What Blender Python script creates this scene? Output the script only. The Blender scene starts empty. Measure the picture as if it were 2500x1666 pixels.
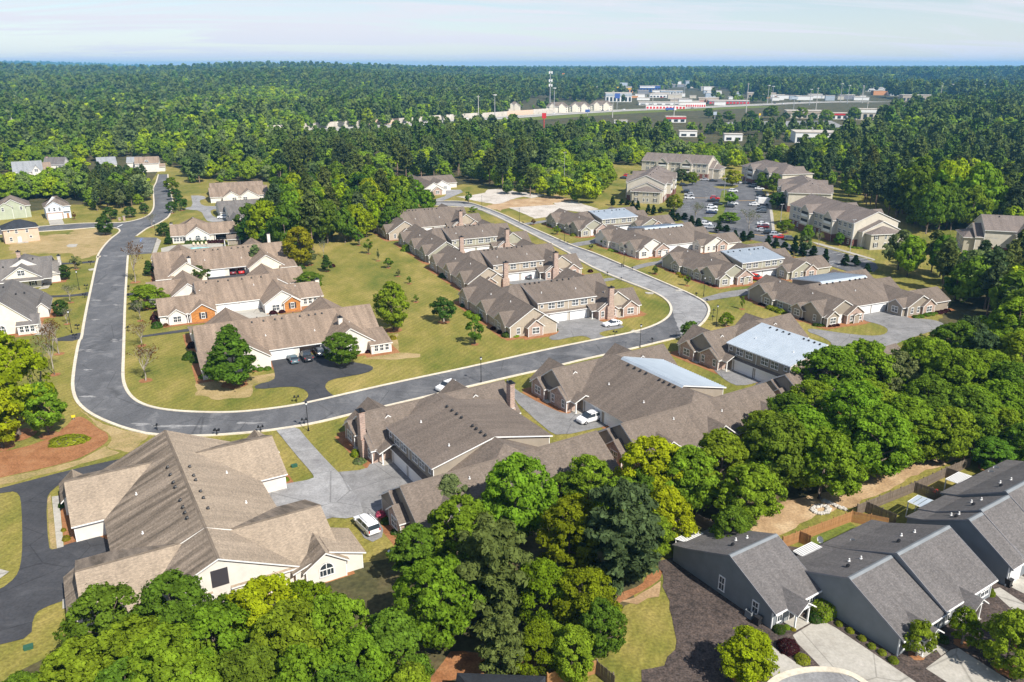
import bpy, bmesh, math, random
import numpy as np
from mathutils import Vector, Matrix, noise as mnoise
rnd = random.Random(11)
C = bpy.context.scene.collection
scene = bpy.context.scene
# ---------------------------------------------------------------- camera
CAM_H = 60.0; FPX = 1944.0; TILT = math.atan((833-161.5)/FPX)
cam = bpy.data.cameras.new('camera'); camo = bpy.data.objects.new('camera', cam); C.objects.link(camo)
camo.location = (0, 0, CAM_H); camo.rotation_euler = (math.pi/2-TILT, 0, 0)
cam.sensor_fit = 'HORIZONTAL'; cam.sensor_width = 36; cam.lens = FPX/2500*36
cam.clip_start = 1; cam.clip_end = 40000
scene.camera = camo
# ---------------------------------------------------------------- light
SUN_EL = math.radians(46); SUN_AZ = math.atan2(.66, -.75)          # azimuth from +Y towards +X
sd = Vector((math.sin(SUN_AZ)*math.cos(SUN_EL), math.cos(SUN_AZ)*math.cos(SUN_EL), math.sin(SUN_EL)))
sl = bpy.data.lights.new('sun', 'SUN'); sl.energy = 4.9; sl.angle = math.radians(.53); sl.color = (1, .95, .87)
so = bpy.data.objects.new('sun', sl); C.objects.link(so); so.rotation_euler = sd.to_track_quat('Z', 'Y').to_euler(); so.location = (80, -90, 200)
world = bpy.data.worlds.new('World'); scene.world = world; world.use_nodes = True
wn = world.node_tree.nodes; wl = world.node_tree.links; wn.clear()
def N(t, typ, **kw):
    n = t.new(typ)
    for k, v in kw.items():
        if k.startswith('i_'):
            key = k[2:]; n.inputs[int(key) if key.isdigit() else key].default_value = v
        else: setattr(n, k, v)
    return n
sky = N(wn, 'ShaderNodeTexSky', sky_type='NISHITA', sun_disc=False, sun_elevation=SUN_EL, sun_rotation=SUN_AZ, altitude=150, air_density=1.0, dust_density=.15, ozone_density=3.5)
tc = N(wn, 'ShaderNodeTexCoord'); sx = N(wn, 'ShaderNodeSeparateXYZ'); wl.new(tc.outputs['Generated'], sx.inputs[0])
def wm(op, a, b=None, clamp=False):
    n = N(wn, 'ShaderNodeMath', operation=op, use_clamp=clamp)
    for i, v in enumerate((a, b)):
        if v is None: continue
        if isinstance(v, (int, float)): n.inputs[i].default_value = v
        else: wl.new(v, n.inputs[i])
    return n.outputs[0]
zz = wm('ADD', wm('MAXIMUM', sx.outputs[2], 0.0), .10)
px_ = wm('DIVIDE', sx.outputs[0], zz); py_ = wm('DIVIDE', sx.outputs[1], zz)
cb = N(wn, 'ShaderNodeCombineXYZ'); wl.new(wm('MULTIPLY', wm('ADD', px_, wm('MULTIPLY', py_, .35)), .5), cb.inputs[0]); wl.new(wm('MULTIPLY', wm('SUBTRACT', py_, wm('MULTIPLY', px_, .18)), 1.7), cb.inputs[1])
n1 = N(wn, 'ShaderNodeTexNoise', i_Scale=.62, i_Detail=10.0, i_Roughness=.66, i_Distortion=.9); wl.new(cb.outputs[0], n1.inputs['Vector'])
r1 = N(wn, 'ShaderNodeMapRange', i_1=.45, i_2=.66, i_3=0.0, i_4=.97); wl.new(n1.outputs['Fac'], r1.inputs[0])
# thicker veil towards the horizon, as thin cirrus seen edge on
veil = wm('MULTIPLY', wm('POWER', wm('SUBTRACT', 1.0, wm('MAXIMUM', sx.outputs[2], 0.0)), 11.0), .60)
fac = wm('MINIMUM', wm('ADD', r1.outputs[0], veil), .96)
mx = N(wn, 'ShaderNodeMix', data_type='RGBA'); wl.new(fac, mx.inputs[0]); wl.new(sky.outputs[0], mx.inputs[6]); mx.inputs[7].default_value = (7.0, 7.0, 7.6, 1)
bg = N(wn, 'ShaderNodeBackground', i_Strength=.085); wl.new(mx.outputs[2], bg.inputs[0])
wo = N(wn, 'ShaderNodeOutputWorld'); wl.new(bg.outputs[0], wo.inputs[0])
scene.view_settings.view_transform = 'Standard'; scene.view_settings.look = 'None'; scene.view_settings.exposure = 0.55
scene.view_settings.gamma = 1; scene.view_settings.use_curve_mapping = False
scene.cycles.max_bounces = 6; scene.cycles.diffuse_bounces = 3; scene.cycles.glossy_bounces = 2; scene.cycles.transmission_bounces = 3
scene.cycles.transparent_max_bounces = 4; scene.cycles.volume_bounces = 0; scene.cycles.use_fast_gi = False
scene.cycles.sample_clamp_indirect = 4.0
scene.cycles.use_denoising = True
# ---------------------------------------------------------------- helpers
_ct, _st = math.cos(TILT), math.sin(TILT)
# survey views of the photograph: origin and scale of each enlargement; g() turns a sighted point into a place on the ground
VIEW = {'S':(0,0,1),1:(0,150,2.768),2:(800,150,2.768),3:(1650,150,2.768),4:(0,500,2.768),5:(800,500,2.768),6:(1650,500,2.768),7:(0,1000,2.354),8:(800,850,2.354),9:(1650,1000,2.354),10:(900,1200,2.768),
 'P1':(1100,640,4.612),'P2':(820,880,3.825),'P3':(1600,740,4.612),'P4':(360,520,4.612),'Q1':(0,580,6.272),'Q2':(0,360,5.115),'Q3':(1480,360,4.612),'Q4':(1800,380,5.059),'Q5':(1240,170,4.706),'Q6':(1700,170,4.706),'Q7':(2100,170,5.8825),
 'S1':(1620,1240,3.682),'S2':(2040,1100,2.770),'S3':(460,420,7.843),'S4':(1600,560,5.8825),'S5':(1800,620,4.357)}
def g(reg, x, y, z=0.0):
    o = VIEW[reg]; u = (o[0]+x/o[2]-1250)/FPX; v = (o[1]+y/o[2]-833)/FPX
    k = (z-CAM_H)/(-(_st+v*_ct))
    return Vector((u*k, (_ct-v*_st)*k))
def dist(p, z=0): return math.sqrt(p[0]**2+p[1]**2+(CAM_H-z)**2)
def mesh(name, verts, faces, mats=(), midx=None, smooth=False):
    me = bpy.data.meshes.new(name); me.from_pydata([tuple(v) for v in verts], [], faces)
    for m in mats: me.materials.append(m)
    if midx is not None: me.polygons.foreach_set('material_index', midx)
    if smooth: me.polygons.foreach_set('use_smooth', [True]*len(me.polygons))
    me.update(); return me
def ob(name, me, parent=None, loc=(0,0,0), rot=(0,0,0), scale=(1,1,1)):
    o = bpy.data.objects.new(name, me); C.objects.link(o); o.location = loc; o.rotation_euler = rot; o.scale = scale
    if parent is not None: o.parent = parent
    return o
def tag(o, label=None, cat=None, group=None, kind=None):
    if label: o['label'] = label
    if cat: o['category'] = cat
    if group: o['group'] = group
    if kind: o['kind'] = kind
    return o
def thing(name, label, cat, loc=(0,0,0), rz=0, group=None, scale=(1,1,1)):
    return tag(ob(name, None, None, loc, (0,0,rz), scale), label, cat, group)
class MB:
    """collects boxes, tubes and polygons into one mesh"""
    def __init__(s): s.v = []; s.f = []; s.m = []
    def add(s, vs, fs, m=0):
        b = len(s.v); s.v += [tuple(v) for v in vs]; s.f += [tuple(i+b for i in f) for f in fs]; s.m += [m]*len(fs)
    def box(s, x0, x1, y0, y1, z0, z1, m=0):
        s.add([(x0,y0,z0),(x1,y0,z0),(x1,y1,z0),(x0,y1,z0),(x0,y0,z1),(x1,y0,z1),(x1,y1,z1),(x0,y1,z1)],
              [(0,3,2,1),(4,5,6,7),(0,1,5,4),(1,2,6,5),(2,3,7,6),(3,0,4,7)], m)
    def tube(s, pts, rad, n=6, m=0, cap=True):
        rings = []
        for i, p in enumerate(pts):
            p = Vector(p); a = Vector(pts[max(i-1,0)]); b = Vector(pts[min(i+1,len(pts)-1)]); d = (b-a)
            d = d.normalized() if d.length > 1e-6 else Vector((0,0,1))
            q = d.to_track_quat('Z','Y'); r = rad[i] if isinstance(rad,(list,tuple)) else rad
            rings.append([p+q@Vector((r*math.cos(t*math.tau/n), r*math.sin(t*math.tau/n), 0)) for t in range(n)])
        vs = [v for r in rings for v in r]; fs = []
        for i in range(len(rings)-1):
            for t in range(n): fs.append((i*n+t, i*n+(t+1)%n, (i+1)*n+(t+1)%n, (i+1)*n+t))
        if cap: fs.append(tuple(range(n))[::-1]); fs.append(tuple((len(rings)-1)*n+t for t in range(n)))
        s.add(vs, fs, m)
    def prism(s, poly, z0, z1, m=0):
        n = len(poly); vs = [(p[0],p[1],z0) for p in poly]+[(p[0],p[1],z1) for p in poly]
        s.add(vs, [tuple(range(n))[::-1], tuple(range(n,2*n))]+[(i,(i+1)%n,n+(i+1)%n,n+i) for i in range(n)], m)
    def mesh(s, name, mats, smooth=False): return mesh(name, s.v, s.f, mats, s.m, smooth)
    def build(s, name, mats, parent=None, smooth=False, **kw): return ob(name, s.mesh(name, mats, smooth), parent, **kw)
# ---------------------------------------------------------------- materials
def newmat(name):
    m = bpy.data.materials.new(name); m.use_nodes = True; t = m.node_tree
    return m, t.nodes, t.links, t.nodes['Principled BSDF']
def flat(name, c, rough=.7, metal=0.0, spec=.3):
    m, n, l, p = newmat(name); p.inputs['Base Color'].default_value = (*c, 1); p.inputs['Roughness'].default_value = rough; p.inputs['Metallic'].default_value = metal
    p.inputs['Specular IOR Level'].default_value = spec
    return m
def noisy(name, cols, scale=1.0, rough=.85, detail=6, big=None, bigamt=.5, fine=None, fineamt=.25, bump=0.0, stretch=(1,1,1), rot=0.0, coord='Object', spec=.2, stops=None):
    """colour ramp over noise in metres; big = size of slow patches, fine = size of grain"""
    m, n, l, p = newmat(name); t = N(n,'ShaderNodeTexCoord'); mp = N(n,'ShaderNodeMapping'); l.new(t.outputs[coord], mp.inputs[0])
    mp.inputs['Scale'].default_value = stretch; mp.inputs['Rotation'].default_value = (0,0,rot)
    a = N(n,'ShaderNodeTexNoise', i_Scale=scale, i_Detail=float(detail), i_Roughness=.6); l.new(mp.outputs[0], a.inputs['Vector'])
    f = a.outputs['Fac']
    if big:
        b = N(n,'ShaderNodeTexNoise', i_Scale=1/big, i_Detail=3.0); l.new(mp.outputs[0], b.inputs['Vector'])
        mm = N(n,'ShaderNodeMix', i_0=bigamt); l.new(f, mm.inputs[2]); l.new(b.outputs['Fac'], mm.inputs[3]); f = mm.outputs[0]
    r = N(n,'ShaderNodeValToRGB'); e = r.color_ramp.elements
    st = stops or [.33+.34*i/(len(cols)-1) for i in range(len(cols))]
    e[0].position = st[0]; e[0].color = (*cols[0],1); e[1].position = st[-1]; e[1].color = (*cols[-1],1)
    for i in range(1, len(cols)-1): q = e.new(st[i]); q.color = (*cols[i],1)
    l.new(f, r.inputs[0]); col = r.outputs[0]
    if fine:
        w = N(n,'ShaderNodeTexNoise', i_Scale=1/fine, i_Detail=2.0); l.new(t.outputs[coord], w.inputs['Vector'])
        mr = N(n,'ShaderNodeMapRange', i_1=.3, i_2=.7, i_3=1-fineamt, i_4=1+fineamt); l.new(w.outputs['Fac'], mr.inputs[0])
        vm = N(n,'ShaderNodeVectorMath', operation='SCALE'); l.new(col, vm.inputs[0]); l.new(mr.outputs[0], vm.inputs['Scale']); col = vm.outputs[0]
        if bump:
            bp = N(n,'ShaderNodeBump', i_Strength=bump, i_Distance=.05); l.new(w.outputs['Fac'], bp.inputs['Height']); l.new(bp.outputs[0], p.inputs['Normal'])
    l.new(col, p.inputs['Base Color']); p.inputs['Roughness'].default_value = rough; p.inputs['Specular IOR Level'].default_value = spec
    return m
def mown(m, width=1.1, ang=.6, amt=.10):
    n = m.node_tree.nodes; l = m.node_tree.links; p = n['Principled BSDF']; src = p.inputs['Base Color'].links[0].from_socket; t = N(n,'ShaderNodeTexCoord'); mp = N(n,'ShaderNodeMapping'); mp.inputs['Rotation'].default_value = (0,0,ang); l.new(t.outputs['Object'], mp.inputs[0])
    w = N(n,'ShaderNodeTexWave', wave_type='BANDS', bands_direction='X', i_Scale=.314/width, i_Distortion=1.2, i_Detail=2.0); w.inputs['Detail Scale'].default_value = .4; l.new(mp.outputs[0], w.inputs['Vector'])
    k = N(n,'ShaderNodeTexNoise', i_Scale=.9, i_Detail=6.0, i_Roughness=.7); l.new(t.outputs['Object'], k.inputs['Vector'])
    r = N(n,'ShaderNodeMapRange', i_1=0.0, i_2=1.0, i_3=1-amt, i_4=1+amt); l.new(w.outputs['Fac'], r.inputs[0]); r2 = N(n,'ShaderNodeMapRange', i_1=.3, i_2=.7, i_3=.86, i_4=1.14); l.new(k.outputs['Fac'], r2.inputs[0])
    mu = N(n,'ShaderNodeMath', operation='MULTIPLY'); l.new(r.outputs[0], mu.inputs[0]); l.new(r2.outputs[0], mu.inputs[1]); v = N(n,'ShaderNodeVectorMath', operation='SCALE'); l.new(src, v.inputs[0]); l.new(mu.outputs[0], v.inputs['Scale']); l.new(v.outputs[0], p.inputs['Base Color']); return m
def worn(m, col=(.30,.295,.29), amt=.55, scale=.16):
    n = m.node_tree.nodes; l = m.node_tree.links; p = n['Principled BSDF']; src = p.inputs['Base Color'].links[0].from_socket; t = N(n,'ShaderNodeTexCoord')
    a = N(n,'ShaderNodeTexNoise', i_Scale=scale, i_Detail=8.0, i_Roughness=.72, i_Distortion=.7); l.new(t.outputs['Object'], a.inputs['Vector']); r = N(n,'ShaderNodeMapRange', i_1=.52, i_2=.74, i_3=0.0, i_4=amt); l.new(a.outputs['Fac'], r.inputs[0])
    mx_ = N(n,'ShaderNodeMix', data_type='RGBA'); l.new(r.outputs[0], mx_.inputs[0]); l.new(src, mx_.inputs[6]); mx_.inputs[7].default_value = (*col,1)
    vo = N(n,'ShaderNodeTexVoronoi', feature='DISTANCE_TO_EDGE', i_Scale=.11); l.new(t.outputs['Object'], vo.inputs['Vector']); c = N(n,'ShaderNodeMapRange', i_1=0.0, i_2=.012, i_3=.62, i_4=1.0); l.new(vo.outputs['Distance'], c.inputs[0])
    v = N(n,'ShaderNodeVectorMath', operation='SCALE'); l.new(mx_.outputs[2], v.inputs[0]); l.new(c.outputs[0], v.inputs['Scale']); l.new(v.outputs[0], p.inputs['Base Color']); return m
def shingle(name, c, streak=.25, vary=.16):
    m, n, l, p = newmat(name); uv = N(n,'ShaderNodeUVMap', uv_map='UVMap')
    def nz(sc, det, mpS):
        mp = N(n,'ShaderNodeMapping'); mp.inputs['Scale'].default_value = mpS; l.new(uv.outputs[0], mp.inputs[0])
        a = N(n,'ShaderNodeTexNoise', i_Scale=sc, i_Detail=det, i_Roughness=.55); l.new(mp.outputs[0], a.inputs['Vector']); return a.outputs['Fac']
    br = N(n,'ShaderNodeTexBrick', i_Scale=1.0, i_2=(1-vary,1-vary,1-vary,1), i_1=(1+vary,1+vary,1+vary,1), i_3=(.80,.80,.80,1)); br.inputs['Mortar Size'].default_value = .012; br.inputs['Brick Width'].default_value = .33; br.inputs['Row Height'].default_value = .14
    br.inputs['Color1'].default_value = (1+vary,1+vary*.95,1+vary*.9,1); br.inputs['Color2'].default_value = (1-vary,1-vary,1-vary,1); br.inputs['Mortar'].default_value = (.72,.72,.72,1)
    l.new(uv.outputs[0], br.inputs['Vector'])
    def mr(f, a, b, lo=.3, hi=.7):
        q = N(n,'ShaderNodeMapRange', i_1=lo, i_2=hi, i_3=a, i_4=b); l.new(f, q.inputs[0]); return q.outputs[0]
    def mul(a, b):
        q = N(n,'ShaderNodeMath', operation='MULTIPLY'); l.new(a, q.inputs[0]); l.new(b, q.inputs[1]); return q.outputs[0]
    s = mul(mr(nz(3.2,3.0,(1,1,1)), .84, 1.16), mr(nz(.16,3.0,(1,1,1)), .88, 1.1))
    s = mul(s, mr(nz(.9,4.0,(1,.09,1)), 1-streak, 1+streak*.35, .36, .62))
    o1 = N(n,'ShaderNodeVectorMath', operation='SCALE'); l.new(br.outputs['Color'], o1.inputs[0]); l.new(s, o1.inputs['Scale'])
    o2 = N(n,'ShaderNodeVectorMath', operation='MULTIPLY'); l.new(o1.outputs[0], o2.inputs[0]); o2.inputs[1].default_value = c
    l.new(o2.outputs[0], p.inputs['Base Color']); p.inputs['Roughness'].default_value = .9; p.inputs['Specular IOR Level'].default_value = .15
    bp = N(n,'ShaderNodeBump', i_Strength=.5, i_Distance=.02); l.new(br.outputs['Fac'], bp.inputs['Height']); bp.invert = True; l.new(bp.outputs[0], p.inputs['Normal'])
    return m
def siding(name, c, pitch=.17, vertical=False, brick=False, mortar=(.5,.47,.43)):
    m, n, l, p = newmat(name); t = N(n,'ShaderNodeTexCoord')
    nz = N(n,'ShaderNodeTexNoise', i_Scale=.7, i_Detail=5.0); l.new(t.outputs['Object'], nz.inputs['Vector'])
    mr = N(n,'ShaderNodeMapRange', i_1=.3, i_2=.7, i_3=.9, i_4=1.07); l.new(nz.outputs['Fac'], mr.inputs[0])
    if brick:
        sp = N(n,'ShaderNodeSeparateXYZ'); l.new(t.outputs['Object'], sp.inputs[0]); ad = N(n,'ShaderNodeMath', operation='ADD'); l.new(sp.outputs[0], ad.inputs[0]); l.new(sp.outputs[1], ad.inputs[1])
        cbx = N(n,'ShaderNodeCombineXYZ'); l.new(ad.outputs[0], cbx.inputs[0]); l.new(sp.outputs[2], cbx.inputs[1])
        b = N(n,'ShaderNodeTexBrick', i_Scale=1.0); l.new(cbx.outputs[0], b.inputs['Vector']); b.inputs['Brick Width'].default_value = .42; b.inputs['Row Height'].default_value = .16; b.inputs['Mortar Size'].default_value = .018
        b.inputs['Color1'].default_value = (*c,1); b.inputs['Color2'].default_value = (c[0]*.55,c[1]*.5,c[2]*.5,1); b.inputs['Mortar'].default_value = (*mortar,1); col = b.outputs['Color']
    else:
        w = N(n,'ShaderNodeTexWave', wave_type='BANDS', bands_direction='Z', wave_profile='SAW', i_Scale=.3183/pitch*.5*2/2*math.pi/1.5708); l.new(t.outputs['Object'], w.inputs['Vector'])
        bp = N(n,'ShaderNodeBump', i_Strength=.35, i_Distance=.02); l.new(w.outputs['Fac'], bp.inputs['Height']); l.new(bp.outputs[0], p.inputs['Normal'])
        rg = N(n,'ShaderNodeRGB'); rg.outputs[0].default_value = (*c,1); col = rg.outputs[0]
    vm = N(n,'ShaderNodeVectorMath', operation='SCALE'); l.new(col, vm.inputs[0]); l.new(mr.outputs[0], vm.inputs['Scale']); l.new(vm.outputs[0], p.inputs['Base Color'])
    p.inputs['Roughness'].default_value = .75; p.inputs['Specular IOR Level'].default_value = .25
    return m
M = {}
M['white'] = noisy('white_paint', [(.72,.71,.68),(.80,.79,.77)], 1.5, .55)
M['door'] = flat('door_white', (.78,.78,.77), .45)
M['glass'] = flat('window_glass', (.03,.04,.05), .06, 0, .8)
M['dark'] = flat('dark_metal', (.012,.012,.014), .45)
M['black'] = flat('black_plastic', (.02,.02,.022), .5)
M['shutter'] = flat('shutter_dark', (.05,.045,.05), .6)
M['roof_tan'] = shingle('shingle_tan', (.275,.208,.156), .22)
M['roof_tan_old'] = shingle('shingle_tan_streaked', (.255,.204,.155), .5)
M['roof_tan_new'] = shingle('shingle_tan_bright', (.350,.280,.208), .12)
M['roof_brown'] = shingle('shingle_brown', (.178,.144,.118), .14)
M['roof_grey'] = shingle('shingle_grey', (.175,.160,.148), .16)
M['roof_slate'] = shingle('shingle_slate', (.150,.139,.134), .14)
M['roof_navy'] = shingle('shingle_dark', (.040,.044,.052), .1)
M['roof_pale'] = shingle('shingle_pale', (.27,.28,.29), .12)
M['apt_roof'] = shingle('shingle_apartment', (.195,.162,.142), .12)
M['cream'] = siding('siding_cream', (.74,.67,.55))
M['offwhite'] = siding('siding_offwhite', (.70,.65,.58))
M['beige'] = siding('siding_beige', (.42,.355,.275))
M['sage'] = siding('siding_sage', (.36,.345,.265))
M['taupe'] = siding('siding_taupe', (.31,.265,.21))
M['bluegrey'] = siding('siding_grey', (.20,.215,.225))
M['greyside'] = siding('siding_mid_grey', (.235,.235,.25))
M['blue'] = siding('siding_pale_blue', (.60,.66,.78))
M['peach'] = siding('siding_peach', (.60,.43,.32))
M['green'] = siding('siding_pale_green', (.40,.43,.32))
M['brick'] = siding('brick_tan', (.47,.30,.22), brick=True)
M['orange'] = siding('brick_orange', (.56,.22,.05), brick=True, mortar=(.5,.26,.1))
M['redbrick'] = siding('brick_red', (.22,.08,.06), brick=True, mortar=(.22,.12,.1))
M['aptcream'] = siding('siding_apartment', (.56,.51,.42))
M['apttaupe'] = siding('siding_apartment_taupe', (.44,.40,.315))
M['metalroof'] = noisy('standing_seam_metal', [(.34,.39,.44),(.42,.47,.52)], .5, .5, spec=.4)
M['asphalt'] = noisy('asphalt', [(.078,.079,.083),(.112,.112,.116),(.155,.155,.158)], .35, .82, 8, big=9, bigamt=.5, fine=.25, fineamt=.18, stretch=(1,.35,1))
M['asphalt_new'] = noisy('asphalt_dark', [(.042,.043,.047),(.070,.070,.075)], .5, .8, 6, big=6, fine=.3, fineamt=.15)
M['asphalt_pale'] = noisy('asphalt_pale', [(.19,.185,.185),(.26,.255,.25),(.34,.335,.33)], .5, .9, 8, big=8, bigamt=.5, fine=.25, fineamt=.14)
M['drive_grey'] = noisy('driveway_grey', [(.15,.145,.14),(.21,.205,.20),(.26,.25,.245)], .6, .9, 7, big=6, bigamt=.45, fine=.25, fineamt=.16)
M['concrete'] = noisy('concrete', [(.30,.275,.235),(.39,.365,.315),(.45,.42,.37)], .9, .9, 7, big=5, fine=.3, fineamt=.1)
M['kerb'] = noisy('kerb_concrete', [(.52,.46,.36),(.66,.59,.47)], 1.0, .9, 6, big=4, fine=.4, fineamt=.12)
M['hwy'] = noisy('highway_concrete', [(.36,.34,.31),(.48,.46,.42)], .1, .9)
M['slab'] = noisy('old_slab', [(.34,.30,.25),(.50,.45,.39),(.58,.54,.48)], .5, .9, 8, big=7, fine=.5, fineamt=.15)
M['paint'] = flat('road_paint', (.75,.75,.73), .7)
M['paint_y'] = flat('road_paint_yellow', (.65,.36,.06), .7)
M['paint_b'] = flat('road_paint_blue', (.12,.25,.6), .7)
M['lawn'] = noisy('lawn', [(.105,.125,.018),(.200,.178,.038),(.310,.240,.075)], .22, .95, 9, big=16, bigamt=.55, fine=.35, fineamt=.26, bump=.5, stretch=(1,.55,1), rot=.55, stops=[.36,.5,.66])
M['lawn_dry'] = noisy('dry_lawn', [(.20,.175,.055),(.34,.25,.115),(.42,.32,.17)], .4, .95, 9, big=9, fine=.3, fineamt=.22, bump=.4)
M['lawn_green'] = noisy('green_lawn', [(.085,.125,.018),(.16,.17,.032)], .3, .95, 8, big=8, fine=.3, fineamt=.25, bump=.4)
M['floor'] = noisy('woodland_floor', [(.035,.040,.014),(.075,.070,.030),(.12,.09,.045)], .2, .95, 8, big=14, fine=.6, fineamt=.3)
M['straw'] = noisy('pine_straw', [(.20,.085,.035),(.29,.13,.055),(.33,.17,.08)], .8, .95, 8, big=3, fine=.25, fineamt=.25, bump=.4)
M['mulch'] = noisy('dark_mulch', [(.035,.028,.024),(.075,.058,.050),(.115,.085,.07)], 1.2, .95, 9, big=4, bigamt=.3, fine=.22, fineamt=.45, bump=.7)
M['sand'] = noisy('sandy_soil', [(.26,.165,.085),(.40,.27,.15),(.52,.39,.24)], .35, .95, 9, big=6, fine=.3, fineamt=.2, bump=.4)
M['fence_new'] = noisy('cedar', [(.30,.145,.055),(.42,.23,.10)], 2.0, .85, 5, fine=.15, fineamt=.2)
M['fence_old'] = noisy('weathered_wood', [(.13,.10,.075),(.22,.175,.135)], 2.0, .9, 5, fine=.15, fineamt=.2)
M['bark'] = noisy('bark', [(.10,.075,.055),(.20,.16,.125)], 2.0, .95, 5, fine=.2, fineamt=.3)
M['bark_pale'] = noisy('bark_pale', [(.25,.21,.17),(.40,.35,.29)], 2.0, .95, 5, fine=.2, fineamt=.25)
M['barkpine'] = noisy('bark_pine', [(.15,.10,.07),(.27,.19,.14)], 2.0, .95, 5, fine=.2, fineamt=.3)
M['steel'] = flat('galvanised_steel', (.42,.42,.42), .5, .3)
M['rock'] = noisy('pale_rock', [(.40,.37,.33),(.60,.57,.52)], 1.5, .9, 5)
mown(M['lawn'], 1.3, .45, .07); mown(M['lawn_green'], 1.0, .9, .08)
worn(M['asphalt']); worn(M['asphalt_new'], (.12,.12,.125), .5, .22); worn(M['drive_grey'], (.34,.33,.32), .6, .2); worn(M['asphalt_pale'], (.42,.41,.40), .6, .15); worn(M['concrete'], (.33,.29,.24), .6, .3)
def leafmat(name, trans=.40):
    m, n, l, p = newmat(name); oi = N(n,'ShaderNodeObjectInfo'); t = N(n,'ShaderNodeTexCoord')
    gi = N(n,'ShaderNodeNewGeometry')
    a = N(n,'ShaderNodeTexNoise', i_Scale=.7, i_Detail=4.0); l.new(t.outputs['Object'], a.inputs['Vector'])
    r = N(n,'ShaderNodeMapRange', i_1=.3, i_2=.7, i_3=.60, i_4=1.34); l.new(a.outputs['Fac'], r.inputs[0])
    r2 = N(n,'ShaderNodeMapRange', i_1=0.0, i_2=1.0, i_3=.78, i_4=1.22); l.new(gi.outputs['Random Per Island'], r2.inputs[0])
    mu = N(n,'ShaderNodeMath', operation='MULTIPLY'); l.new(r.outputs[0], mu.inputs[0]); l.new(r2.outputs[0], mu.inputs[1])
    hs = N(n,'ShaderNodeHueSaturation'); l.new(oi.outputs['Color'], hs.inputs['Color'])
    h = N(n,'ShaderNodeMapRange', i_1=0.0, i_2=1.0, i_3=.485, i_4=.515); l.new(oi.outputs['Random'], h.inputs[0]); l.new(h.outputs[0], hs.inputs['Hue'])
    vm = N(n,'ShaderNodeVectorMath', operation='SCALE'); l.new(hs.outputs[0], vm.inputs[0]); l.new(mu.outputs[0], vm.inputs['Scale'])
    d = N(n,'ShaderNodeBsdfDiffuse'); l.new(vm.outputs[0], d.inputs[0])
    tr = N(n,'ShaderNodeBsdfTranslucent'); tv = N(n,'ShaderNodeVectorMath', operation='MULTIPLY'); l.new(vm.outputs[0], tv.inputs[0]); tv.inputs[1].default_value = (1.25,1.2,.5); l.new(tv.outputs[0], tr.inputs[0])
    ms = N(n,'ShaderNodeMixShader', i_0=trans); l.new(d.outputs[0], ms.inputs[1]); l.new(tr.outputs[0], ms.inputs[2])
    l.new(ms.outputs[0], n['Material Output'].inputs[0]); n.remove(p)
    return m
M['leaf'] = leafmat('foliage')
M['needle'] = leafmat('needles', .25)
# ---------------------------------------------------------------- terrain and ground
def sstep(a, b, x):
    t = min(max((x-a)/(b-a), 0), 1); return t*t*(3-2*t)
def terrain(x, y):
    d = math.hypot(x, y)
    if y < 430: return 0.0
    az = x/max(y, 1)
    ridge = math.exp(-((az+.27)/.17)**2)*22 + math.exp(-((az+.62)/.12)**2)*14 + 1.5
    h = sstep(900, 2500, d)*ridge
    h += sstep(2500, 3500, d)*math.exp(-((az-.72)/.17)**2)*9
    far = sstep(7300, 10000, d)*(0+58*math.exp(-((az+.60)/.17)**2))
    und = sstep(1300, 2600, d)*(4*mnoise.noise(Vector((x/700, y/700, 3)))+2.5*mnoise.noise(Vector((x/260, y/260, 7))))
    und *= 1-sstep(-.06, .02, az)*(1-sstep(2600, 3400, d))
    if d > 3800: h = h*(1-sstep(3800, 5000, d))
    return max(0, h+und)+far
def grid_mesh(name, m):
    ys = [-160, -60, 0, 60, 120, 200, 300, 430]+[430*1.045**i for i in range(1, 80)]
    nx = 150; v = []; f = []
    for y in ys:
        w = max(420, abs(y)*.95+250)
        for i in range(nx+1):
            x = -w+2*w*i/nx; v.append((x, y, terrain(x, y)))
    for j in range(len(ys)-1):
        for i in range(nx): a = j*(nx+1)+i; f.append((a, a+1, a+nx+2, a+nx+1))
    return mesh(name, v, f, [m], smooth=True)
tag(ob('ground', grid_mesh('ground', M['floor'])), kind='structure')
def pts(*parts):
    out = []
    for view, ps in parts: out += [g(view, *p) for p in ps]
    return out
def smooth_line(P, k=2):
    P = [Vector(p) for p in P]
    for _ in range(k):
        Q = [P[0]]
        for a, b in zip(P, P[1:]): Q += [a*.75+b*.25, a*.25+b*.75]
        P = Q+[P[-1]]
    return P
def sheet(name, P, z, m, kind='structure', rough_edge=0.0):
    from mathutils.geometry import tessellate_polygon
    if rough_edge:
        Q = []
        for a, b in zip(P, P[1:]+P[:1]):
            n = max(1, int((b-a).length/1.2))
            for i in range(n):
                p = a.lerp(b, i/n); Q.append(p+Vector((mnoise.noise(Vector((p.x/2.3, p.y/2.3, 1))), mnoise.noise(Vector((p.x/2.3, p.y/2.3, 9)))))*rough_edge)
        P = Q
    vs = [(p[0], p[1], z) for p in P]
    tr = tessellate_polygon([[Vector(v) for v in vs]])
    fs = []
    for a, b, c in tr:
        n = (Vector(vs[b])-Vector(vs[a])).cross(Vector(vs[c])-Vector(vs[a]))
        fs.append((a, b, c) if n.z > 0 else (a, c, b))
    return tag(ob(name, mesh(name, vs, fs, [m])), kind=kind)
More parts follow.
